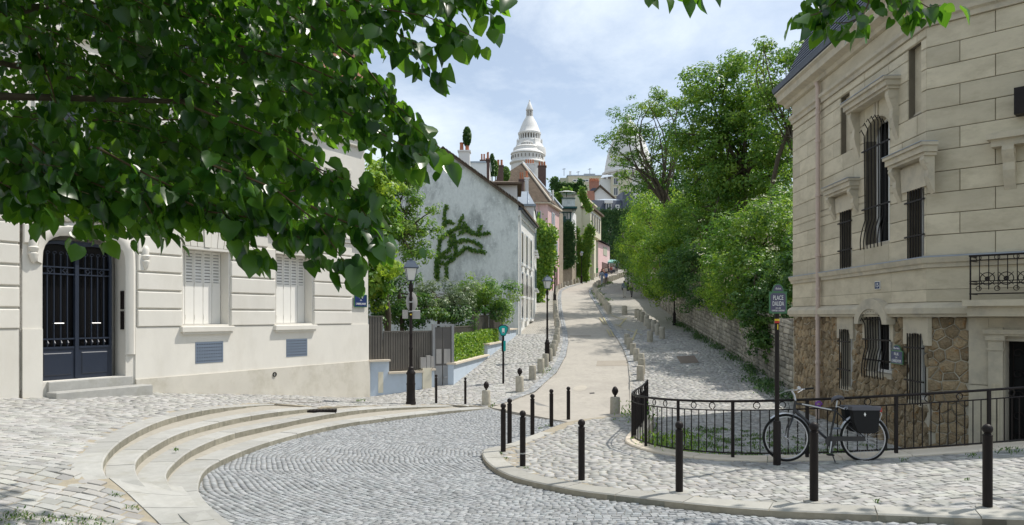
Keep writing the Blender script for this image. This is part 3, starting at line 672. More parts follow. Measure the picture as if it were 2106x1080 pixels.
# the side wall round the corner, a little set back above
b = MB(); b.add([(UL, 0, -.9), (UL, 9, -.9), (UL, 9, ZTOP), (UL, 0, ZTOP)], [(0, 1, 2, 3)]); b.add([(UL-.13, .05, ZTOP), (UL-.13, 9, ZTOP), (UL-.13, 9, ZROOF), (UL-.13, .05, ZROOF)], [(0, 1, 2, 3)]); b.add([(UL, 0, ZTOP), (UL, 9, ZTOP), (UL-.13, 9, ZTOP), (UL-.13, 0, ZTOP)], [(0, 1, 2, 3)])
b.build('side_wall', M['white_wall'], LB, norm=False)
# proud lower zone, plinth, ledges
dm = d1+.45
def proud(u0, u1, z0, z1, y, nm, m, zb0=None, zb1=None):
    b = MB(); zb0 = z0 if zb0 is None else zb0; zb1 = z0 if zb1 is None else zb1
    b.prism([(u0, zb0), (u1, zb1), (u1, z1), (u0, z1)], y, 0.005); return b.build(nm, m, LB)
UM = UL+.005
proud(dm, UM, .95, ZLED, -.035, 'base_course', M['white_wall']); proud(uL(45), d0-.04, 0, ZLED, -.035, 'base_course', M['white_wall']); proud(U0, uL(37), 0, ZLED, -.035, 'base_course', M['white_wall'])
proud(dm, UM+.03, .2, .95, -.07, 'plinth', M['plinth'], .2, -.9)
proud(U0, UM, ZTOP-.02, ZTOP+.12, -.12, 'string_course', M['white_wall']); proud(U0, UM+.02, ZTOP+.12, ZTOP+.17, -.17, 'string_course', M['white_wall'])
# rusticated bands
def band(u0, u1, k, nm='rusticated_block', zt=None):
    z0 = ZLED+.02+k*BH; z1 = min(z0+BH-.05, ZTOP-.03)
    if u1-u0 > .1: MB().fbox(u0, u1, -.06, .0, z0, z1, .02).build(nm, M['white_wall'], LB)
arch_in = d1+.52
for k in range(6):
    zmid = ZLED+(k+.5)*BH; za = 0
    # the door's moulded surround widens the opening
    band(U0, U0+2.6, k); band(U0+2.63, uL(38), k); band(uL(46), d0-.42, k) if k < 4 else band(uL(46), d0-.2 if k < 5 else d0+.1, k)
    band(uL(281), w1[0]-.05, k) if k < 5 else band(uL(240), w1[0]-.05, k)
    if zmid < w1[3]+.05: band(w1[1]+.06, w2[0]-.05, k); band(w2[1]+.05, uL(722), k)
    else: band(w1[1]+.5, w2[0]-.35, k); band(w2[1]+.3, uL(722), k)
# voussoirs over the two windows
for w in (w1, w2):
    n = 7; zb = w[3]+.08; zt = min(zb+.62, ZTOP-.05); c = (w[0]+w[1])/2; hw = (w[1]-w[0])/2
    for k in range(n):
        a0 = -1+2*k/n; a1 = -1+2*(k+1)/n; g = .012; b = MB()
        b.prism([(c+hw*a0+g, zb), (c+hw*a1-g, zb), (c+hw*1.22*a1-g, zt), (c+hw*1.22*a0+g, zt)], -.05-.02*(k == 3), 0.0); b.build('voussoir', M['white_wall'], LB)
    MB().box(w[0]-.04, w[1]+.04, -.05, .0, w[3]+.0, w[3]+.07).build('lintel_strip', M['white_wall'], LB)
# windows: sill, folding shutters with louvres
for i, w in enumerate((w1, w2)):
    win = MB().box(w[0]-.12, w[1]+.1, -.16, .04, w[2]-.20, w[2]-.05, ch=.02).build('window_sill', M['white_wall'], LB)
    b = MB().box(w[0]-.06, w[1]+.06, -.11, .04, w[2]-.27, w[2]-.20); b.build('sill_moulding', M['white_wall'], LB)
    sw = (w[1]-w[0]-.02)/5; zb = w[2]; zt = w[3]
    for k in range(5):
        a = w[0]+.01+k*sw+.008; e = a+sw-.016; zm = zb+(zt-zb)*.57; yy = .34
        sh = MB().box(a, e, yy, yy+.035, zb+.01, zm).box(a, a+.04, yy, yy+.035, zm, zt-.01).box(e-.04, e, yy, yy+.035, zm, zt-.01).box(a+.04, e-.04, yy, yy+.035, zt-.08, zt-.01)
        sh = sh.build('shutter_leaf', M['shutter'], LB)
        MB().box(a+.04, e-.04, yy+.03, yy+.034, zm, zt-.08).build('louvre_back', M['sign_back'], sh); lb = MB(); nz = 9
        for q in range(nz):
            z = zm+.02+(zt-.1-zm)*q/nz; lb.add([(a+.04, yy+.002, z), (e-.04, yy+.002, z), (e-.04, yy+.022, z+.06), (a+.04, yy+.022, z+.06)], [(0, 1, 2, 3)])
        lb.build('louvre', M['shutter'], sh, norm=False)
        hb = MB()
        for zz in (zb+.22, zm-.06): hb.box(a+.01, a+.028, yy-.012, yy, zz-.06, zz+.06)
        hb.build('hinge', M['shutter'], sh)
# door surround: moulded band following the opening
ow_ = arch_top(d0-.26, d1+.46, dzb+.55, dzt-.55, dzt+.42, 20, True); iw = arch_top(d0-.03, d1+.2, dzb+.55, dzt-.62, dzt+.12, 20, True)
b = MB(); n = len(ow_)
for off0, off1, yA, yB in ((0, .35, -.02, -.085), (.35, .75, -.085, -.06), (.75, 1., -.06, .0)):
    vs = []
    for (ax, az), (bx, bz) in zip(ow_, iw): vs += [(ax+(bx-ax)*off0, yA, az+(bz-az)*off0), (ax+(bx-ax)*off1, yB, az+(bz-az)*off1)]
    b.add(vs, [(2*k, 2*k+1, 2*k+3, 2*k+2) for k in range(1, n-1)])
b.build('door_surround', M['white_wall'], LB, smooth=True)
# scrolled brackets either side of the arch
for u in (uL(66), uL(297)):
    zz = FL.z(297, 540); b = MB(); b.lathe([(0, -.2), (.05, -.16), (.09, -.05), (.11, .03), (.06, .06), (.1, .1), (.12, .17), (.08, .2), (.09, .34), (.05, .42), (0, .44)], 12, (u, -.06, zz), sy=.8); b.box(u-.1, u+.1, -.05, 0, zz+.0, zz+.62); b.build('bracket_ornament', M['white_wall'], LB, smooth=True)
# cartouche above the door
b = MB()
for k in range(9):
    t = (k-4)/4; b.lathe([(0, -.09), (.1, -.05), (.13, .02), (.08, .08), (0, .11)], 10, ((d0+d1)/2+.15+t*.75, -.07, dzt+.45+.12*(1-t*t)), sy=.6)
b.build('carved_garland', M['white_wall'], LB, smooth=True)
# double door: steel frame, bars, panels, scrolls
DR = MB().plate(arch_top(d0, d1, dzb, dzt-.5, dzt, 14, True), [arch_top(d0+.07, (d0+d1)/2-.05, dzb+.75, dzt-.55, dzt-.10, 10, True), arch_top((d0+d1)/2+.05, d1-.07, dzb+.75, dzt-.55, dzt-.10, 10, True)], rev, rev+.06).build('double_door', M['door_blue'], LB)
MB().prism(arch_top(d0-.02, d1+.02, dzb, dzt-.5, dzt+.01, 14, True), rev+.09, rev+.10).build('door_glass', M['glass'], DR)
cd = (d0+d1)/2; zb2 = dzb+.75; zr1 = FL.z(170, 552); zr2 = FL.z(170, 566)
MB().box(cd-.045, cd+.045, rev-.03, rev, dzb+.02, dzt-.03).build('meeting_bar', M['door_blue'], DR)
for a, e in ((d0+.06, cd-.06), (cd+.06, d1-.06)):
    for z, h in ((zb2, .05), (zb2+.22, .035), (zr2, .03), (zr1, .03)): MB().box(a, e, rev-.02, rev+.03, z, z+h).build('door_rail', M['door_blue'], DR)
    for k in range(1, 5): u = a+(e-a)*k/5; MB().box(u-.012, u+.012, rev-.005, rev+.03, zb2+.05, dzt-.34).build('door_bar', M['door_blue'], DR)
    MB().fbox(a+.05, e-.05, rev-.02, rev+.0, dzb+.10, dzb+.66, .03).build('door_panel', M['door_blue'], DR)
    for k in range(1, 5):
        u = a+(e-a)*k/5; sc = [(u+math.cos(t)*.055*(1-t/9), rev-.012, dzt-.33+math.sin(t)*.055*(1-t/9)) for t in np.linspace(0, 6, 14)]; MB().tube(sc, .010, 5).build('scroll', M['door_blue'], DR)
        MB().tube([(u, rev-.01, zb2+.07), (u, rev-.03, zb2+.14), (u, rev-.01, zb2+.2)], [.01, .03, .01], 6).build('baluster_knob', M['door_blue'], DR)
    for k in range(2):
        u = a+(e-a)*(.27+.45*k); ros = [(u+math.cos(t)*.05*(1+.25*math.cos(4*t)), rev-.012, (zr1+zr2+.03)/2+math.sin(t)*.05*(1+.25*math.cos(4*t))) for t in np.linspace(0, 6.28, 17)]; MB().tube(ros, .009, 5).build('rosette', M['door_blue'], DR)
    um = (a+e)/2; zh = FL.z(170, 665); MB().tube([(um-.11, rev-.02, zh), (um-.11, rev-.07, zh), (um+.11, rev-.07, zh), (um+.11, rev-.02, zh)], .014, 6).build('door_handle', M['steel'], DR)
# intercoms on the reveal, threshold steps, vents, drain hole
for z0, z1 in ((FL.z(248, 636), FL.z(248, 598)), (FL.z(248, 678), FL.z(248, 640))): MB().box(d1+.165, d1+.205, .05, .17, z0, z1).build('intercom_panel', M['iron'], LB)
MB().box(uL(96), uL(268), -.10, .5, .45, 1.055, ch=.015).build('door_step', M['granite'], LB)
MB().box(uL(92)-.02, uL(288), -.52, -.11, .2, .83, ch=.02).build('door_step', M['granite'], LB)
for x0, x1, y0, y1 in ((400, 457, 746, 703), (587, 630, 733, 697)):
    a, e = uL(x0), uL(x1); z0, z1 = FL.z((x0+x1)/2, y0), FL.z((x0+x1)/2, y1); v = MB().box(a, e, -.045, -.03, z0, z1).build('air_vent', M['vent'], LB); hb = MB()
    for r in range(6):
        for c in range(11): uu = a+(e-a)*(c+.8)/11.6; zz = z0+(z1-z0)*(r+.7)/6.4; hb.box(uu-.016, uu+.016, -.048, -.0445, zz-.014, zz+.014)
    setp(hb.build('perforation', M['black'], v), kind='stuff')
uh, zh = FL.uz(561, 770); MB().lathe([(.075, 0), (.075, .04), (.055, .04), (.055, -.02)], 14).build('drain_spout', M['black'], LB, (uh, -.06, zh), (math.pi/2, 0, 0))
# upper windows with iron guard rails, framed panel, top cornice
for w in uw+uw2:
    fr = MB().plate([(w[0]+.0, w[2]), (w[1], w[2]), (w[1], w[3]), (w[0], w[3])], [[(w[0]+.08, w[2]+.08), ((w[0]+w[1])/2-.04, w[2]+.08), ((w[0]+w[1])/2-.04, w[3]-.08), (w[0]+.08, w[3]-.08)], [((w[0]+w[1])/2+.04, w[2]+.08), (w[1]-.08, w[2]+.08), (w[1]-.08, w[3]-.08), ((w[0]+w[1])/2+.04, w[3]-.08)]], .22, .28).build('window', M['white_paint'], LB)
    MB().box(w[0]+.02, w[1]-.02, .29, .30, w[2]+.02, w[3]-.02).build('pane', M['pane'], fr)
    for s in (w[0]-.34, w[1]+.02): MB().box(s, s+.32, .0, .045, w[2]+.02, w[3]-.02).build('open_shutter', M['shutter'], LB)
    g = MB(); g.tube([(w[0]-.05, -.1, w[2]+.95), (w[1]+.05, -.1, w[2]+.95)], .02, 6); g.tube([(w[0]-.05, -.1, w[2]+.12), (w[1]+.05, -.1, w[2]+.12)], .015, 6)
    for k in range(9): u = w[0]+(w[1]-w[0])*k/8; g.tube([(u, -.1, w[2]+.12), (u, -.1, w[2]+.95)], .009, 5)
    g.build('guard_rail', M['iron'], LB); MB().box(w[0]-.12, w[1]+.12, -.14, .05, w[2]-.16, w[2]-.01).build('window_sill', M['white_wall'], LB)
pa, pe = uL(661), uL(726); pz0, pz1 = 5.62, FL.z(690, 342)
b = MB().plate([(pa, pz0), (pe, pz0), (pe, pz1), (pa, pz1)], [[(pa+.13, pz0+.13), (pe-.13, pz0+.13), (pe-.13, pz1-.13), (pa+.13, pz1-.13)]], -.0, .05); b.build('panel_moulding', M['white_wall'], LB)
for z0, z1, y in ((8.75, 8.95, -.1), (8.95, 9.05, -.16), (12.4, 12.7, -.15), (12.7, 13.05, -.35)): MB().box(U0, UL-.13+.3*(z0 > 12), y, .2, z0, z1-.004).build('cornice', M['white_wall'], LB)
b = MB(); brk = (pa-.1, UL-.2, 9.15, 12.3); b.box(brk[0], brk[1], .0, .06, brk[2], brk[3]); b.build('brick_panel', M['brick'], LB)
# joint of the neighbouring house at the left edge
MB().box(uL(37)+.0, uL(46)-.0, .0, .02, -.4, ZTOP-.05).build('vertical_joint', M['ashlar_joint'], LB)
# street name plate
def text_mesh(s, size, ext=.002):
    cu = bpy.data.curves.new('lettering', 'FONT'); cu.body = s; cu.size = size; cu.align_x = 'CENTER'; cu.align_y = 'CENTER'; cu.extrude = ext; cu.resolution_u = 3
    o = bpy.data.objects.new('lettering', cu); COL.objects.link(o); dg = bpy.context.evaluated_depsgraph_get(); me = bpy.data.meshes.new_from_object(o.evaluated_get(dg)); bpy.data.objects.remove(o); bpy.data.curves.remove(cu); return me
def lettering(s, size, m, parent, x, y, z, sx=1., width=None):
    me = text_mesh(s, size); me.materials.clear(); me.materials.append(m)
    if width: w = max(v.co.x for v in me.vertices)-min(v.co.x for v in me.vertices); sx = width/w
    me.transform(Matrix.Translation((x, y, z)) @ Matrix.Rotation(math.pi/2, 4, 'X') @ Matrix.Diagonal((sx, 1, 1, 1))); return link('lettering', me, parent)
def plaque(name, label, cat, loc, rz, w, h, border, field, lines, dome=0, bw=.025, th=.02):
    t = thing(name, label, cat, loc, rz); MB().box(-w/2, w/2, -th, 0, -h/2, h/2).build('sign_border', border, t)
    MB().box(-w/2+bw, w/2-bw, -th-.004, -th+.002, -h/2+bw, h/2-bw).build('sign_field', field, t)
    if dome:
        out = [(math.cos(a)*w*.36, h/2+math.sin(a)*dome) for a in np.linspace(0, math.pi, 13)]; MB().prism(out, -th, 0).build('sign_dome', border, t)
        out = [(math.cos(a)*(w*.36-bw), h/2+bw*.6+math.sin(a)*(dome-bw*1.5)) for a in np.linspace(0, math.pi, 13)]; MB().prism(out, -th-.004, -th+.002).build('dome_field', field, t)
    for s, size, z, wd_ in lines: lettering(s, size, M['white_paint'], t, 0, -th-.006, z, width=wd_)
    return t
u, z = FL.uz(739, 619); x, y = FL.xy(u, -.05); sz = FL.z(739, 606)-FL.z(739, 632)
plaque('street_name_plate', 'small navy enamel street name plate on the corner of the cream house', 'street sign', (x, y, z), FL.rz, sz*1.5, sz, M['sign_green'], M['sign_blue'], [('RUE', .1, sz*.27, .2), ('DE', .06, 0.02, .09), ("L'ABREUVOIR", .1, -sz*.24, sz*1.15)])
# ---------------------------------------------------------------- limestone house on the right (street side, cut corner)
RB = thing('limestone_mansion', 'tall limestone mansion with barred windows and rough millstone base on the right', 'house', FR.loc(), FR.rz)
RC = None
ZG = -1.2; ZL0, ZL1 = 2.60, 2.90; ZS0, ZS1 = 3.62, 3.86; CH = .442; NC = 11; ZE = ZS1+NC*CH
fr = lambda px0, px1, py0, py1: (FR.u(px0), FR.u(px1), FR.z((px0+px1)/2, py1), FR.z((px0+px1)/2, py0))
W_main = fr(1778, 1829, 240, 500); W_left = fr(1728, 1751, 430, 550); W_right = fr(1867, 1900, 380, 530)
N_left = fr(1728, 1747, 195, 318); N_right = fr(1867, 1894, 92, 237)
B_left = fr(1727, 1748, 675, 796); B_mid = fr(1780, 1830, 637, 768); B_right = fr(1866, 1899, 683, 826)
UF = UR
upper = [W_main, W_left, W_right, N_left, N_right]; lower = [B_left, B_mid, B_right]
def local(fr_): return RB if fr_ is FR else RC
def wall_core(parent, u0, u1, holes, z0, z1, y, m, nm, depth=.5):
    MB().plate([(u0, z0), (u1, z0), (u1, z1), (u0, z1)], [[(h[0], h[2]), (h[1], h[2]), (h[1], h[3]), (h[0], h[3])] for h in holes], y, y+depth).build(nm, m, parent)
wall_core(RB, 0, UF, upper, ZL1-.05, ZE+1.0, .03, M['ashlar_joint'], 'wall_core'); wall_core(RB, 0, UF, lower, ZG, ZL1, .06, M['mortar'], 'base_core')
# the cut corner, in the same thing: a transform from the corner frame to the street frame
TC = (Matrix.Rotation(FR.rz, 4, 'Z').inverted() @ Matrix.Translation((FC.o.x-FR.o.x, FC.o.y-FR.o.y, 0)) @ Matrix.Rotation(FC.rz, 4, 'Z'))
class CB:
    """builds a part in the corner frame and carries it over to the mansion"""
    def __init__(s): pass
def cbuild(mb, nm, m, smooth=False, parent=None):
    mb.v = [tuple(TC @ Vector(v)) for v in mb.v]; return mb.build(nm, m, parent or RB, smooth=smooth)
cz = lambda px, py: FC.z(px, py); cu_ = lambda px: FC.u(px)
door_c = (cu_(2066), cu_(2066)+1.3, -.5, cz(2080, 702))
mbx = MB().plate([(0, ZL1-.05), (UC, ZL1-.05), (UC, ZE+1), (0, ZE+1)], [], .03, .5); cbuild(mbx, 'wall_core', M['ashlar_joint'])
mbx = MB().plate([(0, ZG), (UC, ZG), (UC, ZL1), (0, ZL1)], [[(door_c[0], door_c[2]), (door_c[1], door_c[2]), (door_c[1], door_c[3]), (door_c[0], door_c[3])]], .06, .6); cbuild(mbx, 'base_core', M['mortar'])
# back and side walls so that the house is closed
b = MB(); c1 = TC @ Vector((UC, .03, 0)); q = [TC @ Vector(v) for v in ((.05, .75, 0), (UC-.3, .75, 0), (UC-.3, .04, 0), (UC, .04, 0))]; pts = [(0.02, .5), (UF-.3, .55)]+[(v.x, v.y) for v in q]+[(q[3].x, 13), (0.02, 13)]; b.slab(pts, ZG, ZE+.9); b.build('rear_wall', M['ashlar'], RB)
MB().box(-.0, .04, .03, 13, ZG, ZE+.95).build('side_wall', M['ashlar'], RB)
# ashlar blocks, each its own
def blocks(u0, u1, holes, build, off=0):
    for c in range(NC):
        z0 = ZS1+c*CH; z1 = z0+CH; cuts = {z0, z1}
        for h in holes:
            for zz in (h[2], h[3]):
                if z0+.07 < zz < z1-.07: cuts.add(zz)
        cs = sorted(cuts)
        for a, e in zip(cs[:-1], cs[1:]):
            iv = [(u0, u1)]
            for h in holes:
                if h[2] < e-.08 and h[3] > a+.08:
                    nv = []
                    for s, t in iv:
                        if h[1] <= s or h[0] >= t: nv.append((s, t))
                        else:
                            if h[0]-s > .02: nv.append((s, h[0]))
                            if t-h[1] > .02: nv.append((h[1], t))
                    iv = nv
            for s, t in iv:
                # joints stagger from course to course
                L_ = 1.25; js = [s]; k = math.floor((s+(c % 2)*L_/2)/L_)+1
                while k*L_-(c % 2)*L_/2 < t:
                    q = k*L_-(c % 2)*L_/2
                    if q-js[-1] > .28 and t-q > .28: js.append(q)
                    k += 1
                js.append(t)
                for p, q in zip(js[:-1], js[1:]): build(MB().fbox(p+.006, q-.006, random.uniform(-.004, .004), .03, a+.007, e-.007, .008))
blocks(0, UF, upper, lambda m_: m_.build('ashlar_block', M['ashlar'], RB)); blocks(0.0, UC, [], lambda m_: cbuild(m_, 'ashlar_block', M['ashlar']), 1)
# plain band with long slabs
for (u0, u1, f) in ((0, UF, None), (0, UC, 1)):
    q = u0
    while q < u1-.05:
        e = min(u1, q+random.uniform(1.5, 2.1));
        if u1-e < .5: e = u1
        for a, z in ((ZL1, ZL1+.26), (ZL1+.26, ZS0)):
            m_ = MB().fbox(q+.003, e-.003, 0, .03, a+.003, z-.003, .004); (m_.build('band_slab', M['ashlar'], RB) if f is None else cbuild(m_, 'band_slab', M['ashlar']))
        q = e
# mouldings along both faces: (z0, z1, projection)
def moulding(prof, nm, m, u0=-.0, u1=None, gaps=()):
    """profile [(projection, z)] swept along the street face and round the cut corner"""
    e = math.tan(math.radians(22.3))
    def ln_(o): return [Vector((-.02-o*.0 if u0 == 0 else u0, -o, 0)), Vector((UF+o*.41, -o, 0)), TC @ Vector((UC, -o, 0))]
    b = MB(); vs = []; n = len(prof)
    for p, z in prof:
        for q in ln_(p): vs.append((q.x, q.y, z))
    b.add(vs, [(i*3+k, i*3+k+1, (i+1)*3+k+1, (i+1)*3+k) for i in range(n-1) for k in range(2)]+[tuple(i*3 for i in range(n))]); return b.build(nm, m, RB)
moulding([(-.03, ZS0), (.05, ZS0), (.06, ZS0+.08), (.10, ZS0+.1), (.13, ZS1-.05), (.13, ZS1-.02), (-.03, ZS1+.015)], 'string_course', M['trim'])
moulding([(.0, ZS1+.018), (.135, ZS1-.012), (.14, ZS1-.028)], 'lead_flashing', M['lead'])
moulding([(-.05, ZL0-.02), (.10, ZL0-.02), (.12, ZL0+.03), (.16, ZL0+.05), (.16, ZL0+.17), (.12, ZL0+.22), (-.03, ZL1)], 'base_ledge', M['trim'])
moulding([(-.03, ZE), (.05, ZE), (.06, ZE+.1), (.12, ZE+.14), (.13, ZE+.22), (-.02, ZE+.25)], 'architrave', M['trim'])
moulding([(0, ZE+.25), (.01, ZE+.62), (.03, ZE+.62)], 'frieze', M['ashlar'])
moulding([(.0, ZE+.62), (.10, ZE+.65), (.14, ZE+.74), (.34, ZE+.80), (.36, ZE+.98), (.44, ZE+1.04), (.44, ZE+1.08), (-.1, ZE+1.1)], 'cornice', M['trim'], u0=-.45)
moulding([(.30, ZE+1.1), (.46, ZE+1.12), (.5, ZE+1.26), (.46, ZE+1.28), (.32, ZE+1.22)], 'gutter', M['slate'], u0=-.5)
# slate roof: rows of slates standing proud of one another
za = ZE+1.12; zt = za+2.8; rows = 22
c0 = Vector((-.40, -.3, za)); cA = Vector((UF+.12, -.3, za)); cBp = TC @ Vector((UC, -.3, 0)); cBp.z = za
t0 = Vector((.45, .9, zt)); tA = Vector((UF-.38, .9, zt)); cB2 = TC @ Vector((UC, .9, 0)); tB = Vector((cB2.x, cB2.y, zt)); bk = Vector((-.40, 11, za)); bkt = Vector((.45, 9.5, zt))
for A_, B_, A2, B2 in ((c0, cA, t0, tA), (cA, cBp, tA, tB), (bk, c0, bkt, t0)):
    for r in range(rows):
        f0 = r/rows; f1 = (r+1)/rows; a = A_.lerp(A2, f0); e = B_.lerp(B2, f0); a1 = A_.lerp(A2, f1); e1 = B_.lerp(B2, f1); nrm = (e-a).cross(a1-a).normalized()*.03
        if nrm.y > 0 and A_ is c0: nrm = -nrm
        b = MB(); b.add([a+nrm, e+nrm, e1, a1, a-nrm, e-nrm], [(0, 1, 2, 3), (0, 1, 5, 4)]); b.build('slate_course', M['slate'], RB, norm=False)
b = MB(); b.add([t0, tA, tB, bkt], [(0, 1, 2, 3)]); b.build('roof_top', M['zinc'], RB)
# rough millstone base: polygonal stones with raised edges, each its own
def clip(poly, n, d):
    out = []; L_ = len(poly)
    for i in range(L_):
        p, q = poly[i], poly[(i+1) % L_]; a = p[0]*n[0]+p[1]*n[1]-d; b = q[0]*n[0]+q[1]*n[1]-d
        if a <= 0: out.append(p)
        if (a < 0) != (b < 0) and abs(a-b) > 1e-12: t = a/(a-b); out.append((p[0]+(q[0]-p[0])*t, p[1]+(q[1]-p[1])*t))
    return out
def rubble(u0, u1, z0, z1, sx, sz, holes, build, joint=.018, dep=.05):
    pts = []; r = 0; z = z0-sz/2
    while z < z1+sz:
        u = u0-sx+(r % 2)*sx/2
        while u < u1+sx: pts.append((u+random.uniform(-.36, .36)*sx, z+random.uniform(-.36, .36)*sz)); u += sx
        z += sz; r += 1
    A_ = np.array(pts)
    for i, (pu, pz) in enumerate(pts):
        if not (u0 < pu < u1 and z0 < pz < z1): continue
        poly = [(u0, z0), (u1, z0), (u1, z1), (u0, z1)]; d = np.hypot((A_[:, 0]-pu)/sx, (A_[:, 1]-pz)/sz)
        for j in np.argsort(d)[1:16]:
            q = A_[j]; nx_, nz_ = q[0]-pu, q[1]-pz; l = math.hypot(nx_, nz_); nx_ /= l; nz_ /= l
            poly = clip(poly, (nx_, nz_), (pu+q[0])/2*nx_+(pz+q[1])/2*nz_-joint/2)
            if len(poly) < 3: break
        if len(poly) < 3: continue
        bad = False
        for h in holes:
            us = [p[0] for p in poly]; zs = [p[1] for p in poly]
            if max(us) < h[0] or min(us) > h[1] or max(zs) < h[2] or min(zs) > h[3]: continue
            mg = [(h[0]-pu, (1, 0), h[0]), (pu-h[1], (-1, 0), -h[1]), (h[2]-pz, (0, 1), h[2]), (pz-h[3], (0, -1), -h[3])]; best = max(mg)
            if best[0] < 0: bad = True; break
            poly = clip(poly, best[1], best[2])
            if len(poly) < 3: bad = True; break
        if bad: continue
        ar = .5*abs(sum(poly[k][0]*poly[(k+1) % len(poly)][1]-poly[(k+1) % len(poly)][0]*poly[k][1] for k in range(len(poly))))
        if ar < .006: continue
        cu, cz_ = sum(p[0] for p in poly)/len(poly), sum(p[1] for p in poly)/len(poly); n = len(poly); yf = .06-dep*random.uniform(.5, 1.1)
        vs = [(p[0], .07, p[1]) for p in poly]+[(p[0], yf+.03, p[1]) for p in poly]+[(cu+(p[0]-cu)*.8, yf+random.uniform(-.012, .012), cz_+(p[1]-cz_)*.8) for p in poly]+[(cu, yf-random.uniform(0, .025), cz_)]
        fs = []
        for k in range(n):
            k2 = (k+1) % n; fs += [(k, k2, n+k2, n+k), (n+k, n+k2, 2*n+k2, 2*n+k), (2*n+k, 2*n+k2, 3*n)]
        build(MB().add(vs, fs))
jw = .17
STN = []
def finish_stones():
    """the 300 that show largest stay single, the rest become one part"""
    def key(m_):
        p = [Matrix.Rotation(FR.rz, 4, 'Z') @ Vector(v)+Vector(FR.loc()) for v in m_.v]; q = [proj(*v) for v in p]; w = max(a for a, b in q)-min(a for a, b in q); h = max(b for a, b in q)-min(b for a, b in q); return w*h*(.3 if p[-1].z < -.15 else 1)
    STN.sort(key=key, reverse=True)
    for m_ in STN[:300]: m_.build('millstone', M['rubble'], RB)
    b = MB(); tn = []
    for m_ in STN[300:]: b.add(m_.v, m_.f); tn += [random.random()]*len(m_.v)
    o = b.build('millstone', M['rubble_mass'], RB, norm=False); o.data.attributes.new('tint', 'FLOAT', 'POINT').data.foreach_set('value', tn); setp(o, kind='stuff')
lowx = [(h[0]-jw*.0-.02, h[1]+.02, h[2]-.05, 9) for h in (B_left, B_right)]+[(B_mid[0]-.16, B_mid[1]+.16, B_mid[3]-.75, 9), (B_mid[0]-.02, B_mid[1]+.02, B_mid[2]-.06, 9)]
lowx2 = []
for h in (B_left, B_right): lowx2 += [(h[0]-.18, h[1]+.18, h[3]-.28, 9), (h[0]-.01, h[1]+.01, h[2]-.03, 9)]
lowx2 += [(B_mid[0]-.16, B_mid[1]+.16, B_mid[3]-.75, 9), (B_mid[0]-.01, B_mid[1]+.01, B_mid[2]-.04, 9)]
rubble(0.02, UF-.02, -.75, ZL0-.02, .27, .21, lowx2, lambda m_: STN.append(m_))
u_jamb = cu_(1992)
rubble(.02, u_jamb, -.75, ZL0-.02, .24, .22, [], lambda m_: (setattr(m_, 'v', [tuple(TC @ Vector(v)) for v in m_.v]), STN.append(m_)))
finish_stones()
# dressed heads over the basement windows
for h in (B_left, B_right):
    MB().plate([(h[0]-.18, h[3]-.28), (h[0], h[3]-.28)]+[((h[0]+h[1])/2-(h[1]-h[0])/2*math.cos(t), h[3]-.22+.2*math.sin(t)) for t in np.linspace(0, math.pi, 9)]+[(h[1], h[3]-.28), (h[1]+.18, h[3]-.28), (h[1]+.18, ZL0-.02), (h[0]-.18, ZL0-.02)], [], -.005, .08).build('window_head', M['trim'], RB)
h = B_mid; cm = (h[0]+h[1])/2; hw = (h[1]-h[0])/2
MB().plate([(h[0]-.16, h[3]-.75), (h[0], h[3]-.75)]+[(cm-hw*math.cos(t), h[3]-.45+.45*math.sin(t)) for t in np.linspace(0, math.pi, 13)]+[(h[1], h[3]-.75), (h[1]+.16, h[3]-.75), (h[1]+.16, ZL0-.02), (cm+.05, ZL0-.02), (cm-.05, ZL0-.02), (h[0]-.16, ZL0-.02)], [], -.005, .08).build('window_head', M['trim'], RB)
arc = [(cm+(hw+.24)*math.cos(t), h[3]-.35+(.62)*math.sin(t)) for t in np.linspace(0, math.pi, 15)]; arci = [(cm+(hw+.0)*math.cos(t), h[3]-.35+.37*math.sin(t)) for t in np.linspace(math.pi, 0, 15)]
MB().prism(arc+arci, -.19, .02).build('arched_hood', M['trim'], RB)
# windows: dark pane, frame, bars
def barred(h, nb, arched=False, bulge=0, rails=2, pane=True, nm='window', yb=-.03):
    w = MB().plate([(h[0], h[2]), (h[1], h[2]), (h[1], h[3]), (h[0], h[3])], [[(h[0]+.06, h[2]+.07), ((h[0]+h[1])/2-.03, h[2]+.07), ((h[0]+h[1])/2-.03, h[3]-.06), (h[0]+.06, h[3]-.06)], [((h[0]+h[1])/2+.03, h[2]+.07), (h[1]-.06, h[2]+.07), (h[1]-.06, h[3]-.06), ((h[0]+h[1])/2+.03, h[3]-.06)]], .30, .36).build(nm, M['white_paint'], RB)
    MB().box(h[0]-.02, h[1]+.02, .40, .41, h[2]-.02, h[3]+.02).build('pane', M['glass'], w)
    MB().box(h[0]-.03, h[1]+.03, .02, .34, h[2]-.10, h[2]+.005).build('sill', M['trim'], w)
    g = w
    for k in range(nb):
        u = h[0]+(h[1]-h[0])*(k+.5)/nb; zt_ = h[3]-.03
        if arched: x = (u-(h[0]+h[1])/2)/((h[1]-h[0])/2); zt_ = h[3]-.42+.42*math.sqrt(max(0, 1-x*x))
        if bulge:
            path = [(u, yb, zt_), (u, yb, h[2]+.62)]+[(u, yb-bulge*math.sin(s*math.pi*.62), h[2]+.62-.74*s) for s in (.25, .5, .75, 1.)]
            if arched: path = [(u, yb-.02, zt_-.12), (u, yb-.10, zt_+.02), (u, yb-.13, zt_-.05)][::-1]+path[1:]
        else: path = [(u, yb, h[2]-.06), (u, yb, zt_)]
        MB().tube(path, .014, 5).build('window_bar', M['iron'], g)
    for r in range(rails):
        z = h[2]+(h[3]-h[2])*((r+.6)/(rails+.1)); MB().box(h[0]-.07, h[1]+.07, yb-.02, yb+.012, z, z+.035).build('cross_bar', M['iron'], g)
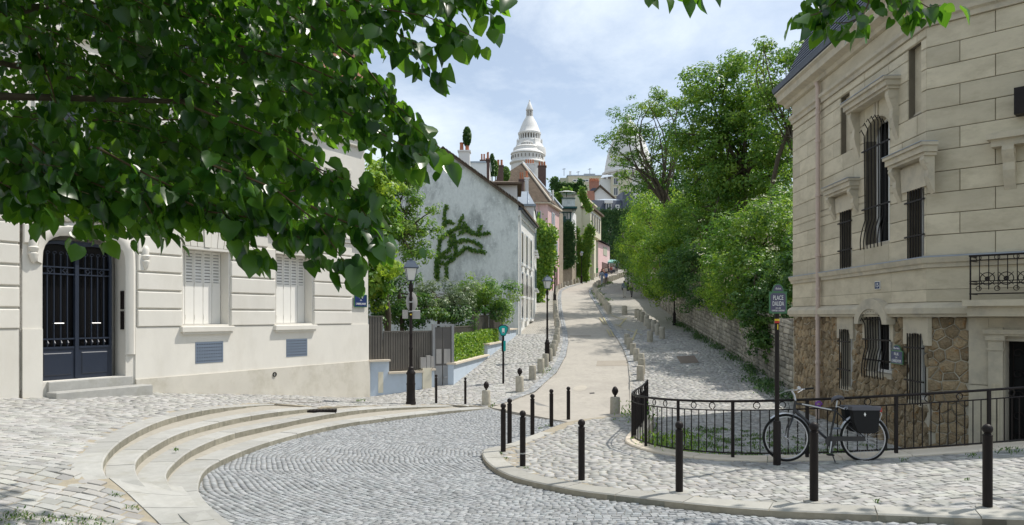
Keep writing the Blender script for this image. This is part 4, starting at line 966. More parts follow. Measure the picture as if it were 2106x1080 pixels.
barred(W_main, 7, True, .12, 2); barred(W_left, 5); barred(W_right, 6); barred(B_left, 5); barred(B_mid, 9, True, .10, 3); barred(B_right, 6)
# head of the main window: arch infill, keystone
h = W_main; cm = (h[0]+h[1])/2; hw = (h[1]-h[0])/2
MB().plate([(h[0], h[3]-.45)]+[(cm-hw*math.cos(t), h[3]-.45+.45*math.sin(t)) for t in np.linspace(0.01, math.pi-.01, 13)]+[(h[1], h[3]-.45), (h[1], h[3]+.04), (h[0], h[3]+.04)], [], .004, .3).build('arch_head', M['ashlar'], RB)
for s in (-1, 1):
    for k in range(4):
        t0_, t1_ = .12+k*.34, .12+(k+1)*.34-.02
    MB().prism([(cm+s*.10, h[3]+.02), (cm+s*.02, h[3]+.02), (cm+s*.02, h[3]+.62), (cm+s*.14, h[3]+.62)], -.03, .02).build('keystone', M['trim'], RB)
def console(u, zt_, hh, w=.16):
    prof = [(0, 0), (.22, 0), (.24, -.10*hh), (.20, -.22*hh), (.13, -.38*hh), (.14, -.55*hh), (.10, -.72*hh), (.04, -.9*hh), (0, -hh)]
    b = MB(); vs = [(u-w/2, -p, zt_+q) for p, q in prof]+[(u+w/2, -p, zt_+q) for p, q in prof]; n = len(prof)
    b.add(vs, [(k, k+1, n+k+1, n+k) for k in range(n-1)]+[tuple(range(n)), tuple(range(n, 2*n))]); b.lathe([(0, -w/2-.012), (.06, -w/2-.012), (.06, w/2+.012), (0, w/2+.012)], 10, (0, 0, 0))
    k = len(b.v)-40
    for i in range(k, len(b.v)): x, y, z = b.v[i]; b.v[i] = (u+z, -.15+y, zt_-.14*hh+x)
    return b
def hood(h, half, z, tall, proj, panel=True):
    c = (h[0]+h[1])/2; b = MB()
    for a, e, p in ((0, .07, proj*.7), (.07, .20, proj*.85), (.20, .27, proj)): b.box(c-half-(p-proj*.7)*.6, c+half+(p-proj*.7)*.6, -p, .02, z+a, z+e-.002)
    b.build('window_hood', M['trim'], RB); MB().box(c-half-.06, c+half+.06, -proj-.02, .02, z+.27, z+.285).build('lead_flashing', M['lead'], RB)
    for s in (-1, 1): console(c+s*(half-.12), z, tall).build('console', M['trim'], RB)
    if panel: MB().plate([(c-half+.28, z-tall*.75), (c+half-.28, z-tall*.75), (c+half-.22, z-.05), (c-half+.22, z-.05)], [], -.05, .02).build('carved_panel', M['trim'], RB)
hm = fr(1748, 1842, 170, 220); hood(W_main, (FR.u(1842)-FR.u(1748))/2*.92, FR.z(1795, 205)-.12, 1.15, .38, False)
hood(W_left, (FR.u(1760)-FR.u(1700))/2*.86, FR.z(1738, 395)-.05, .62, .30); hood(W_right, (FR.u(1917)-FR.u(1828))/2*.86, FR.z(1883, 335)-.0, .78, .32)
for h in (N_left, N_right):
    MB().box(h[0]-.0, h[1]+.0, .16, .2, h[2]-.02, h[3]+.02).build('blind_panel', M['ashlar'], RB)
    b = MB(); b.add([(h[0], .002, h[2]-.12), (h[1], .002, h[2]-.12), (h[1], .17, h[2]+.12), (h[0], .17, h[2]+.12)], [(0, 1, 2, 3)]); b.add([(h[0], .002, h[2]-.12), (h[0], .17, h[2]+.12), (h[0], .17, h[2]-.12)], [(0, 1, 2)]); b.build('sloped_sill', M['trim'], RB, norm=False)
# downpipe with collars
up = FR.u(1690); zp = FR.z(1690, 172); dp = MB().tube([(up, -.11, -.6), (up, -.11, zp-.1), (up, -.16, zp+.05)], .062, 10).build('downpipe', M['pipe'], RB, smooth=True)
for py in (232, 290, 402, 525, 595, 655, 745): z = FR.z(1690, py); MB().lathe([(.064, -.05), (.078, -.04), (.078, .04), (.064, .05)], 10, (up, -.11, z)).build('pipe_collar', M['pipe'], dp)
# corner door, pilaster, balcony
d = door_c
cbuild(MB().box(d[0], d[1], .38, .42, d[2], d[3]), 'corner_door', M['black']); 
for k in range(7): u = d[0]+.08+k*.19; cbuild(MB().tube([(u, .34, d[2]), (u, .34, d[3]-.05)], .012, 5), 'door_bar', M['iron'])
for k in range(5):
    for s in (0, 1): u = d[0]+.16+s*.5; z = d[3]-.25-k*.42; cbuild(MB().tube([(u+math.cos(t)*.10*(1-t/10), .33, z+math.sin(t)*.10*(1-t/10)) for t in np.linspace(0, 7, 16)], .011, 5), 'door_scroll', M['iron'])
cbuild(MB().box(u_jamb, cu_(2033), .0, .1, ZG, 1.2, ch=0), 'door_pier', M['trim']); cbuild(MB().box(u_jamb, cu_(2033), .004, .1, 1.215, ZL0-.03), 'door_pier', M['trim'])
up0, up1 = cu_(2034), cu_(2064)
cbuild(MB().box(up0, up1, -.07, .1, ZG, cz(2048, 655)-.18), 'pilaster', M['trim'])
for k in range(4): u = up0+.06+(up1-up0-.12)*(k+.5)/4; cbuild(MB().box(u-.018, u+.018, -.085, -.07, ZG, 1.25), 'pilaster_flute', M['ashlar'])
zc_ = cz(2048, 700); cbuild(MB().box(up0-.04, up1+.04, -.11, .1, zc_, zc_+.09).box(up0-.02, up1+.02, -.09, .1, zc_-.2, zc_-.16), 'capital', M['trim'])
cbuild(MB().lathe([(0, -.02), (.09, -.015), (.09, .03), (0, .05)], 12), 'capital_boss', M['trim']) if False else None
cbuild(MB().box(up0-.08, UC, -.12, .1, zc_+.13, zc_+.22).box(up0-.04, UC, -.08, .1, zc_+.09, zc_+.13), 'door_cornice', M['trim'])
cbuild(MB().box(up1, UC, -.0, .1, zc_-.02+.0, ZL0-.03) if False else MB().box(cu_(2033)+.004, UC, .003, .1, zc_+.222, ZL0-.03), 'door_frieze', M['trim'])
ub = cu_(2010); zs = cz(2030, 628)
cbuild(MB().box(ub-.12, UC, -.62, -.0, zs-.02, zs+.10).box(ub-.06, UC, -.5, -.0, zs-.22, zs-.02), 'balcony_slab', M['trim'])
BR = []
zt_ = cz(2030, 528)+.0; hgt = zt_-zs
for z, r in ((zt_-.01, .022), (zt_-.10, .012), (zt_-.52*hgt, .01), (zs+.42, .012), (zs+.22, .014)): cbuild(MB().tube([(ub, -.55, z), (UC, -.55, z)], r, 6), 'balcony_rail', M['iron']); cbuild(MB().tube([(ub, -.55, z), (ub, -.02, z)], r, 6), 'balcony_rail', M['iron'])
for k in range(0, 14): u = ub+.01+k*.155; cbuild(MB().tube([(u, -.55, zs+(.10 if k % 7 == 0 else .3)), (u, -.55, zt_-.02)], .016 if k % 7 == 0 else .009, 6), 'balcony_bar', M['iron'])
for k in range(6):
    u = ub+.30+k*.31; zz = zt_-.5*hgt+.02
    cbuild(MB().tube([(u+.12*math.cos(t), -.56, zz+.12*math.sin(t)) for t in np.linspace(0, 6.283, 17)], .009, 5), 'balcony_ring', M['iron']); cbuild(MB().tube([(u+.03*math.cos(t), -.56, zz+.03*math.sin(t)) for t in np.linspace(0, 6.283, 9)], .018, 5), 'balcony_boss', M['iron'])
    for a in (math.pi/4, -math.pi/4): cbuild(MB().tube([(u-.17*math.cos(a), -.558, zz-.17*math.sin(a)), (u+.17*math.cos(a), -.558, zz+.17*math.sin(a))], .007, 5), 'balcony_spoke', M['iron'])
    for z2 in (zs+.32, zt_-.055): cbuild(MB().tube([(u-.15+.045*math.cos(t), -.552, z2+.045*math.sin(t)) for t in np.linspace(0, 6.283, 13)], .008, 5), 'balcony_ring', M['iron'])
# hood and console of the window above the balcony
uh0 = cu_(2036); zh = cz(2060, 292); cbuild(MB().box(uh0, UC, -.30, .02, zh+.02, zh+.14).box(uh0+.06, UC, -.22, .02, zh-.12, zh+.02), 'window_hood', M['trim']); cbuild(console(cu_(2078), zh-.12, .85, .2), 'console', M['trim'])
cbuild(MB().box(cu_(2092), cu_(2092)+.3, -.28, -.02, cz(2098, 240), cz(2098, 186)), 'wall_lantern', M['iron'])
# number plate and street plate
def wall_pt(f, px, py, v): u, z = f.uz(px, py); x, y = f.xy(u, v); return (x, y, z)
h15 = FR.z(1806, 579)-FR.z(1806, 595); plaque('house_number_plate', 'small blue enamel number plate reading 15 above the arched basement window', 'number plate', wall_pt(FR, 1806, 587, -.004), FR.rz, h15*1.4, h15, M['white_paint'], M['sign_blue'], [('15', h15*.8, 0, h15*.7)], bw=.012)
hs = FR.z(1849, 722)-FR.z(1849, 750); plaque('street_name_plate', 'navy enamel street name plate with domed top on the millstone wall between barred windows', 'street sign', wall_pt(FR, 1849, 735, -.035), FR.rz, hs*1.75, hs, M['sign_green'], M['sign_blue'],
    [('18e Arrt', .07, hs*.66, .26), ('RUE', .09, hs*.24, .2), ('DE', .05, hs*-.02, .09), ("L'ABREUVOIR", .09, -hs*.27, hs*1.35)], dome=hs*.42, bw=.02)
# ---------------------------------------------------------------- houses up the street
def put(mbx, f, name, m, th, smooth=False, parent=None, norm=True):
    """build a part given in the frame f (or in world axes when f is None) under the thing th"""
    o = Vector(th.location)
    if f is None: mbx.v = [(x-o.x, y-o.y, z-o.z) for x, y, z in mbx.v]
    else:
        vs = []
        for u, v, z in mbx.v: x, y = f.xy(u, v); vs.append((x-o.x, y-o.y, z-o.z))
        mbx.v = vs
    return mbx.build(name, m, parent or th, smooth=smooth, norm=norm)
def win(f, th, px0, px1, py0, py1, sh=None, fm=None, depth=.12, sill=True, v=0., bars=1):
    u0, u1 = sorted((f.u(px0, v), f.u(px1, v))); z0, z1 = f.z((px0+px1)/2, py1, v), f.z((px0+px1)/2, py0, v); c = (u0+u1)/2; t = .07*(u1-u0)+.02
    hs_ = [[(u0+t, z0+t), (c-t/2, z0+t), (c-t/2, z1-t), (u0+t, z1-t)], [(c+t/2, z0+t), (u1-t, z0+t), (u1-t, z1-t), (c+t/2, z1-t)]]
    w = put(MB().plate([(u0, z0), (u1, z0), (u1, z1), (u0, z1)], hs_, v-.07, v+.02), f, 'window', fm or M['white_paint'], th)
    put(MB().box(u0+.02, u1-.02, v-.035, v-.02, z0+.02, z1-.02), f, 'pane', M['pane'], th, parent=w)
    if sill: put(MB().box(u0-.08, u1+.08, v-.16, v, z0-.10, z0-.005), f, 'sill', M['white_wall'], th, parent=w)
    if sh:
        for a in (u0-(u1-u0)*.5, u1+.02): put(MB().box(a, a+(u1-u0)*.48, v-.05, v-.002, z0-.02, z1+.02), f, 'shutter', sh, th)
    return w
def chimney(th, px0, px1, py0, py1, Y, m, pots=2, dep=.7):
    a, b = W(px0, py1, Y), W(px1, py0, Y); st = put(MB().box(a.x, b.x, Y, Y+dep, a.z-1., b.z).box(a.x-.06, b.x+.06, Y-.06, Y+dep+.06, b.z, b.z+.1), None, 'chimney', m, th)
    for k in range(pots):
        x = a.x+(b.x-a.x)*(k+.5)/pots; r = min(.17, (b.x-a.x)/pots*.36); put(MB().lathe([(r, 0), (r*.85, .45), (r, .47), (r*.95, .55)], 8, (x, Y+dep/2, b.z+.1)), None, 'chimney_pot', M['terracotta'], th, parent=st)
    return st
def gpx(px, py, Y): p = W(px, py, Y); return p.x, p.z
# --- gable house with the weathered end wall
YA = 43.6; GA = Frame((.35, YA), (1, 0)); HA = thing('gabled_house', 'old house with tall weathered grey gable wall, creeper and white street front', 'house', (.35, YA, 1))
ax, az = gpx(912, 310, YA); ex, ez = gpx(1066, 422, YA); lx_, lz_ = gpx(752, 424, YA)
put(MB().prism([(lx_-.35, -1), (ex-.35, -1), (ex-.35, ez), (ax-.35, az), (lx_-.35, lz_)], 0, .35), GA, 'gable_wall', M['gable'], HA)
FA = Frame((ex, YA), (1.25, 9.2)); LA = 9.2
put(MB().box(0, LA, .0, .3, -1, ez-.05), FA, 'street_wall', M['street_white'], HA)
x2, y2 = FA.xy(LA); put(MB().slab([(lx_, YA+.36), (ex-.3, YA+.36), (x2-.3, y2), (lx_, y2)], -1, ez-.3), None, 'rear_wall', M['street_white'], HA)
for (p, q, nm) in (((ax, az), (ex+.35, ez-.22), 'roof'), ((ax, az), (lx_-.35, lz_-.22), 'roof')):
    off = .10; sx = (x2-ex) if p[0] < q[0] else 0
    vs = [(p[0], YA-.25, p[1]+off), (q[0], YA-.25, q[1]+off), (q[0]+sx, y2, q[1]+off), (p[0], y2, p[1]+off)]; vs += [(x, y, z-.14) for x, y, z in vs]
    put(MB().add(vs, [(0, 1, 2, 3), (4, 5, 6, 7), (0, 1, 5, 4), (1, 2, 6, 5), (2, 3, 7, 6), (3, 0, 4, 7)]), None, nm, M['tile'], HA)
    # verge tiles along the gable edge, one by one
    n = 26; d = Vector((q[0]-p[0], 0, q[1]-p[1]))
    for k in range(n):
        c = Vector((p[0], YA-.30, p[1]+.13))+d*((k+.5)/n); h = d*(.46/n); w = Vector((0, .34, 0)); u = Vector((0, 0, .07+random.uniform(0, .03)))
        b = MB(); b.add([c-h, c+h, c+h+w, c-h+w, c-h+u, c+h+u*.6, c+h+w+u*.6, c-h+w+u], [(0, 1, 2, 3), (4, 5, 6, 7), (0, 1, 5, 4), (1, 2, 6, 5), (2, 3, 7, 6), (3, 0, 4, 7)]); put(b, None, 'verge_tile', M['tile'], HA)
put(MB().box(0, LA, -.28, .0, ez-.30, ez-.12), FA, 'eaves_gutter', M['slate'], HA); put(MB().box(.02, LA, -.10, .0, ez-.62, ez-.31), FA, 'eaves_cornice', M['street_white'], HA)
put(MB().tube([(.12, -.1, 1.2), (.12, -.1, ez-.3)], .06, 8), FA, 'downpipe', M['street_white'], HA)
for u0 in (1.0, 3.4, 5.9):
    for z0, z1 in ((ez-3.4, ez-1.4), (2.4, 4.6), (ez-5.4, ez-3.9)):
        w = put(MB().box(u0, u0+1.0, -.05, .0, z0, z1), FA, 'window', M['grey_paint'], HA); put(MB().box(u0+.1, u0+.9, -.06, -.045, z0+.1, z1-.1), FA, 'pane', M['pane'], HA, parent=w); put(MB().box(u0-.1, u0+1.1, -.2, .0, z0-.14, z0), FA, 'sill', M['street_white'], HA)
        for s in (u0-.45, u0+1.02): put(MB().box(s, s+.43, -.08, -.001, z0, z1), FA, 'shutter', M['shutter'], HA)
# dormer on the street slope
dx0, dz0 = gpx(1022, 412, 45.5); dx1, dz1 = gpx(1067, 381, 45.5)
dm_ = put(MB().box(dx0-.6, dx1-.1, 45.5, 49.5, dz0-1, dz1), None, 'dormer', M['street_white'], HA)
put(MB().slab([(gpx(990, 372, 45)[0], 45.1), (dx1+.2, 45.1), (dx1+.2, 50), (gpx(990, 372, 45)[0], 50)], dz1, dz1+.12), None, 'dormer_eaves', M['tile'], HA, parent=dm_)
a = gpx(992, 380, 45.2)[0]; r1, rz = gpx(1010, 363, 47), 0; put(MB().add([(a, 45.1, dz1+.12), (dx1+.2, 45.1, dz1+.12), (dx1+.2, 50, dz1+.12), (a, 50, dz1+.12), (a+.4, 47.5, dz1+.62), (dx1-.6, 47.5, dz1+.62)], [(0, 1, 5, 4), (1, 2, 5), (2, 3, 4, 5), (3, 0, 4)]), None, 'dormer_roof', M['tile'], HA, parent=dm_)
put(MB().box(dx1-.105, dx1-.07, 46.1, 47.2, dz0-.1, dz1-.15), None, 'dormer_window', M['pane'], HA, parent=dm_)
chimney(HA, 943, 966, 312, 338, 47, M['street_white'], 2, .6); chimney(HA, 1001, 1006, 330, 352, 50, M['dbrick'], 1)
# --- tall white house with zinc top
HB = thing('zinc_topped_house', 'narrow white house with folded zinc roof beside the gabled house', 'house', (1.55, 52, 2))
FB2 = Frame((1.55, 52), (.45, 8)); xb, zb = gpx(1069, 420, 52); _, zz = gpx(1090, 390, 52)
put(MB().slab([(-4.2, 52), (1.55, 52), (2.0, 60), (-4.2, 60)], -.5, zb), None, 'wall', M['street_white'], HB)
put(MB().add([(-4.2, 51.9, zb), (1.62, 51.9, zb), (2.07, 60, zb), (-4.2, 60, zb), (-4, 52.8, zz), (1.15, 52.8, zz), (1.5, 59, zz), (-4, 59, zz)], [(0, 1, 5, 4), (1, 2, 6, 5), (4, 5, 6, 7), (3, 0, 4, 7), (2, 3, 7, 6)]), None, 'zinc_roof', M['zinc'], HB)
put(MB().box(-4.2, 1.7, 51.84, 52.0, zb-.16, zb).box(1.56, 1.7, 52, 60, zb-.16, zb), None, 'gutter', M['grey_paint'], HB)
for k in range(6): x = -3.6+k*.95; put(MB().tube([(x, 51.88, zb+.02), (x+.02, 52.78, zz+.02)], .03, 5), None, 'zinc_seam', M['zinc'], HB)
for u0 in (.8, 3.2, 5.6):
    for z0, z1 in ((zb-3.2, zb-1.2), (4.6, 6.2)):
        w = put(MB().box(u0, u0+1., -.05, .0, z0, z1), FB2, 'window', M['grey_paint'], HB); put(MB().box(u0+.1, u0+.9, -.06, -.045, z0+.1, z1-.1), FB2, 'pane', M['pane'], HB, parent=w); put(MB().box(u0-.1, u0+1.1, -.25, .0, z0-.14, z0), FB2, 'sill', M['street_white'], HB)
chimney(HB, 1068, 1077, 371, 395, 54, M['dbrick'], 2); chimney(HB, 1080, 1087, 368, 392, 54.5, M['street_white'], 1)
# --- pale block with chimneys behind the gable roof
HW = thing('pale_attic_block', 'small pale attic block with chimney cowls behind the gable ridge', 'building', (-2.6, 60, 4)); a, b = W(967, 361, 60), W(1006, 335, 60)
put(MB().box(a.x, b.x, 60, 66, 3, b.z), None, 'wall', M['street_white'], HW); put(MB().box(a.x-.1, b.x+.1, 59.9, 66, b.z+.002, b.z+.12), None, 'roof', M['zinc'], HW); chimney(HW, 988, 998, 331, 340, 61, M['dbrick'], 2); chimney(HW, 1000, 1005, 328, 340, 62, M['brick'], 1)
HW2 = thing('dark_chimney_stack', 'dark brick chimney stack beside the two clipped cypresses', 'chimney', (-1, 66, 4)); chimney(HW2, 1021, 1035, 342, 362, 66, M['dbrick'], 2)
# --- pink house
YP = 79.; xp, _ = gpx(1127, 600, YP); HP = thing('pink_house', 'tall pink rendered house with brown tiled hip roof and grey shutters', 'house', (xp, YP, 5)); zP = W(1127, 415, YP).z
xq, _ = gpx(1150, 590, 84.5); FP = Frame((xp, YP), (xq-xp, 5.5)); LP = math.hypot(xq-xp, 5.5); GP = Frame((xp-9, YP), (1, 0))
put(MB().slab([(xp-9, YP), (xp, YP), (xq, 84.5), (xq-9, 84.5)], 2, zP), None, 'wall', M['pink'], HP)
ap = W(1074, 337, 84.); hipz = ap.z
put(MB().add([(xp-9.3, YP-.4, zP-.08), (xp+.35, YP-.4, zP-.08), (xq+.35, 84.9, zP-.08), (xq-9.3, 84.9, zP-.08), (ap.x, 83.5, hipz), (ap.x+.6, 84.6, hipz)], [(0, 1, 4), (1, 2, 5, 4), (2, 3, 5), (3, 0, 4, 5)]), None, 'hip_roof', M['tile'], HP)
put(MB().tube([(xp+.35, YP-.4, zP+.0), (ap.x, 83.5, hipz+.05)], .12, 6), None, 'hip_ridge', M['cap'], HP); put(MB().tube([(ap.x, 83.4, hipz+.06), (xq+.4, 84.95, zP+.15)], .16, 6), None, 'verge_flashing', M['zinc'], HP)
put(MB().box(-.3, LP+.2, -.35, -.0, zP-.25, zP-.10), FP, 'gutter', M['cap'], HP); put(MB().box(-.3, 9.3, -.35, 0, zP-.22, zP-.09), GP, 'gutter', M['cap'], HP); put(MB().tube([(8.0, -.08, 4), (8.0, -.08, zP-.2)], .07, 6), GP, 'downpipe', M['pipe'], HP)
win(GP, HP, 1103, 1113, 434, 457, None); win(FP, HP, 1136, 1139, 438, 465, M['grey_paint']); win(FP, HP, 1142, 1145, 496, 528, M['grey_paint']); win(FP, HP, 1131.5, 1134, 505, 524, M['grey_paint'])
put(MB().box(FP.u(1143), FP.u(1146.5), -.03, .0, 5, FP.z(1145, 552)), FP, 'door', M['dbrick'], HP)
QF = Frame((xq+.02, 84.5), (.55, 1.3)); put(MB().box(0, 1.3, -.0, 1., 3, zP-.4), QF, 'stone_quoin', M['rubble_grey'], HP)
chimney(HP, 1080, 1099, 338, 372, 84.8, M['street_white'], 4, .9); chimney(HP, 1107, 1123, 342, 380, 88, M['dbrick'], 3, .9)
b = MB(); 
for px, py in ((1131, 395), (1137, 391)): p = W(px, 418, 83); q = W(px, py, 83); b = MB().tube([p, q], .1, 6); put(b, None, 'vent_pipe', M['white_paint'], HP)
# --- half-timbered house with slate-hung terrace
YT = 90.; HT = thing('half_timbered_house', 'half-timbered white house with dark teal eaves beside the pink house', 'house', (8, YT, 6)); GT = Frame((W(1150, 0, YT).x, YT), (1, 0)); uT = lambda px: GT.u(px); zT = lambda py: W(0, py, YT).z
FT = Frame((W(1176, 0, YT).x, YT), (.98, 5)); 
put(MB().slab([GT.xy(0), GT.xy(uT(1176)), FT.xy(5.1), (GT.xy(0)[0], YT+5)], 3, zT(431)), None, 'wall', M['street_white'], HT)
put(MB().box(-.2, uT(1184)+.1, -1.0, 5.0, zT(431), zT(427)), GT, 'eaves', M['teal_paint'], HT)
put(MB().add([GT.xy(-.3, -1.05)+(zT(430),), GT.xy(uT(1185), -1.05)+(zT(434),), GT.xy(uT(1181), 1.5)+(zT(422),), GT.xy(-.3, 1.5)+(zT(419),)], [(0, 1, 2, 3)]), None, 'lean_to_roof', M['tile'], HT)
put(MB().box(uT(1157), uT(1184), .9, 5, zT(432), zT(406)), GT, 'slate_hung_wall', M['gable'], HT); put(MB().box(uT(1155), uT(1184.5), .75, 5.1, zT(406), zT(404.5)), GT, 'terrace_coping', M['teal_paint'], HT)
for x0, x1, y0, y1 in ((1155, 1176, 436, 438), (1160, 1161, 438, 465), (1163.5, 1164.5, 438, 465), (1172, 1174.5, 436, 480), (1155, 1172, 451, 452.5)): put(MB().box(uT(x0), uT(x1), -.05, .0, zT(y1), zT(y0)), GT, 'timber', M['teal_paint'], HT)
for x0, x1 in ((1166, 1168.5), (1158, 1156.5)): put(MB().add([(uT(x0), -.04, zT(438)), (uT(x0)+.08, -.04, zT(438)), (uT(x1)+.08, -.04, zT(464)), (uT(x1), -.04, zT(464))], [(0, 1, 2, 3)]), GT, 'timber_brace', M['teal_paint'], HT)
put(MB().box(uT(1155.5), uT(1163), -.08, .0, zT(465), zT(445)), GT, 'shutter', M['teal_paint'], HT)
put(MB().box(0, 5, -.04, .2, 3, zT(470)), FT, 'rubble_wall', M['rubble_grey'], HT); put(MB().box(.0, uT(1176), -.04, .1, 3, zT(540)), GT, 'rubble_wall', M['rubble_grey'], HT)
win(FT, HT, 1179, 1181, 452, 464)
# --- cream house with an oriel
YO = 97.; HO = thing('cream_oriel_house', 'cream house with jutting oriel window and creeper on its street front', 'house', (12, YO, 7)); GO = Frame((W(1183, 0, YO).x, YO), (1, 0)); zO = lambda py: W(0, py, YO).z
xo = W(1196, 0, YO).x; FO = Frame((xo, YO), (3.2, 11)); LO = 11.4
put(MB().slab([GO.xy(0), (xo, YO), FO.xy(LO), (GO.xy(0)[0], YO+11)], 4, zO(402)), None, 'wall', M['cream'], HO)
put(MB().box(.2, LO*.78, -1.15, .0, zO(481), zO(428)), FO, 'oriel', M['cream'], HO); put(MB().box(-.1, LO*.85, -1.5, .1, zO(428), zO(424)), FO, 'oriel_roof', M['tile'], HO)
for k in range(4): u = .9+k*1.9; o_ = put(MB().box(u, u+1.3, -1.2, -1.15, zO(468), zO(434)), FO, 'oriel_window', M['white_paint'], HO); put(MB().box(u+.12, u+1.18, -1.22, -1.195, zO(467), zO(436)), FO, 'pane', M['pane'], HO, parent=o_)
for u in (.9, 4.4): put(MB().box(u, u+.3, -.9, .0, 5, zO(481)), FO, 'oriel_pier', M['sage'], HO)
put(MB().box(-.1, LO, -.2, .0, zO(402), zO(399)), FO, 'cornice', M['cream'], HO)
# --- terrace parasol
pp = W(1165, 404, 92); um = thing('terrace_parasol', 'white parasol open on the roof terrace above the half-timbered house', 'parasol', pp)
MB().lathe([(1.3, .42), (.7, .62), (.1, .85), (0, .86)], 10).build('canopy', M['white_paint'], um); MB().tube([(0, 0, -.1), (0, 0, .85)], .05, 6).build('pole', M['iron'], um)
# --- low pink and sage house by the cafe
YF = 113.; HF = thing('pink_cafe_house', 'low pink house with sage green end wall where the street bends, cafe tables outside', 'house', (13.3, YF, 8.8)); xf = W(1230, 0, YF).x; GF = Frame((W(1212, 0, YF).x, YF), (1, 0)); zF = lambda py: W(0, py, YF).z
e2 = W(1254, 0, 122.); FF_ = Frame((xf, YF), (e2.x-xf, 9)); LF = math.hypot(e2.x-xf, 9)
put(MB().slab([GF.xy(-1), (xf, YF), (e2.x, 122), (e2.x-6, 122)], 6, zF(496)), None, 'wall', M['pink'], HF); put(MB().box(-1, GF.u(1230)-.01, -.05, .0, 6, zF(497)), GF, 'end_wall', M['sage'], HF)
put(MB().add([GF.xy(-1.2, -.4)+(zF(495),), (xf+.4, YF-.4, zF(495)), (e2.x+.4, 122, zF(495)), (e2.x-6, 122, zF(495)), (xf-2.5, YF+3.5, zF(484)), (e2.x-2.5, 121.5, zF(484))], [(0, 1, 4), (1, 2, 5, 4), (2, 3, 5), (3, 0, 4, 5)]), None, 'roof', M['slate'], HF)
win(GF, HF, 1216, 1220.5, 499, 514, v=-.05); win(GF, HF, 1210, 1223, 531, 550, v=-.05, fm=M['sage']); put(MB().box(FF_.u(1240.5), FF_.u(1248), -.05, .0, zF(520), zF(502)), FF_, 'shutter', M['sage'], HF); put(MB().box(FF_.u(1238), FF_.u(1250), -.06, 0, 7, zF(536)), FF_, 'shopfront', M['dbrick'], HF)
p = W(1268, 552, 121.); aw = thing('cafe_awning', 'pale teal cafe awning over the outdoor tables', 'awning', (p.x, p.y, p.z-.6)); t_ = mat('awning_cloth', (.20, .42, .38), .8)
MB().add([(-1.6, -.8, 1.6), (1.7, -1.2, 1.75), (1.7, .9, 2.1), (-1.6, .9, 2.1), (-1.6, -.82, 1.35), (1.7, -1.22, 1.5)], [(0, 1, 2, 3), (0, 1, 5, 4)]).build('canopy', t_, aw)
for x in (-1.5, 1.6): MB().tube([(x, -.8, -.7), (x, -.8, 1.6)], .03, 6).build('pole', M['iron'], aw)
# --- creeper-clad house closing the view
YI = 135.; HI = thing('creeper_clad_house', 'house covered in green creeper with blue slate mansard roof and white windows', 'house', (20, YI, 11)); GI = Frame((W(1213, 0, YI).x, YI), (1, .06)); 
uI = lambda px: GI.u(px); zI = lambda px, py: GI.z(px, py)
put(MB().box(0, uI(1300), .0, 9, 8, zI(1240, 437)), GI, 'wall', M['rubble_grey'], HI)
put(MB().add([(0, -.1, zI(1240, 437)), (uI(1291), -.1, zI(1240, 437)), (uI(1291), 1.0, zI(1240, 410)), (.6, 1.0, zI(1240, 410)), (0, 9, zI(1240, 437)), (.6, 8, zI(1240, 410))], [(0, 1, 2, 3), (0, 3, 5, 4)]), GI, 'mansard', M['slate'], HI)
put(MB().add([(.6, .95, zI(1240, 411)), (uI(1291), .95, zI(1240, 411)), (uI(1280), 4, zI(1240, 402)), (uI(1250), 4, zI(1240, 402))], [(0, 1, 2, 3)]), GI, 'zinc_roof', M['zinc'], HI); put(MB().box(uI(1281), uI(1302), .3, 6, zI(1240, 438), zI(1240, 393)), GI, 'slate_wing', M['slate'], HI)
put(MB().box(uI(1244), uI(1260), -.3, 1.2, zI(1250, 418), zI(1250, 412)), GI, 'dormer_hood', M['white_paint'], HI); win(GI, HI, 1246, 1257.5, 418, 436, None, v=-.1); win(GI, HI, 1246, 1258, 459, 477, None); win(GI, HI, 1242, 1262, 491, 508, None)
put(MB().lathe([(.3, 0), (.3, .1), (.22, .1), (.22, 0)], 12), None, 'round_window', M['white_paint'], HI) if False else None
u, z = GI.uz(1270, 425); put(MB().box(u-.35, u+.35, -.05, .6, z-.35, z+.35), GI, 'oculus', M['white_paint'], HI); put(MB().box(u-.18, u+.18, -.07, -.04, z-.18, z+.18), GI, 'oculus_pane', M['pane'], HI)
# --- roofs behind
def backhouse(name, label, Y, walls, cat='house', loc=None):
    a = W(walls[0][0], walls[0][3], Y); t = thing(name, label, cat, (a.x, Y, a.z-3))
    for k, (px0, px1, py0, py1, m, nm) in enumerate(walls): p, q = W(px0, py1, Y), W(px1, py0, Y); put(MB().box(p.x, q.x, Y-.06*k, Y+8+.05*k, p.z-3 if k < 2 else p.z, q.z), None, nm, M[m], t)
    return t
t = thing('white_gable_house', 'small white gable and brick chimney wall behind the slate mansard', 'house', (16, 150, 14)); Gw = Frame((0, 150.), (1, 0)); q = lambda px, py: (Gw.u(px), Gw.z(px, py))
put(MB().prism([q(1223, 425), q(1272, 425), q(1262, 409), q(1234, 385), q(1223, 396)], 0, 9), Gw, 'gable_wall', M['street_white'], t); put(MB().box(q(1204, 0)[0], q(1223, 0)[0]-.02, -.2, 8, q(0, 425)[1], q(0, 393)[1]), Gw, 'brick_stack', M['brick'], t)
put(MB().prism([q(1221, 397), q(1234, 384), q(1275, 420), q(1275, 417), q(1234, 380), q(1221, 394)], -.4, 9), Gw, 'roof', M['tile'], t); put(MB().prism([q(1200, 400), q(1224, 378), q(1238, 378), q(1262, 400)], 5, 12), Gw, 'rear_roof', M['slate'], t); chimney(t, 1213, 1232, 374, 384, 156, M['brick'], 5)
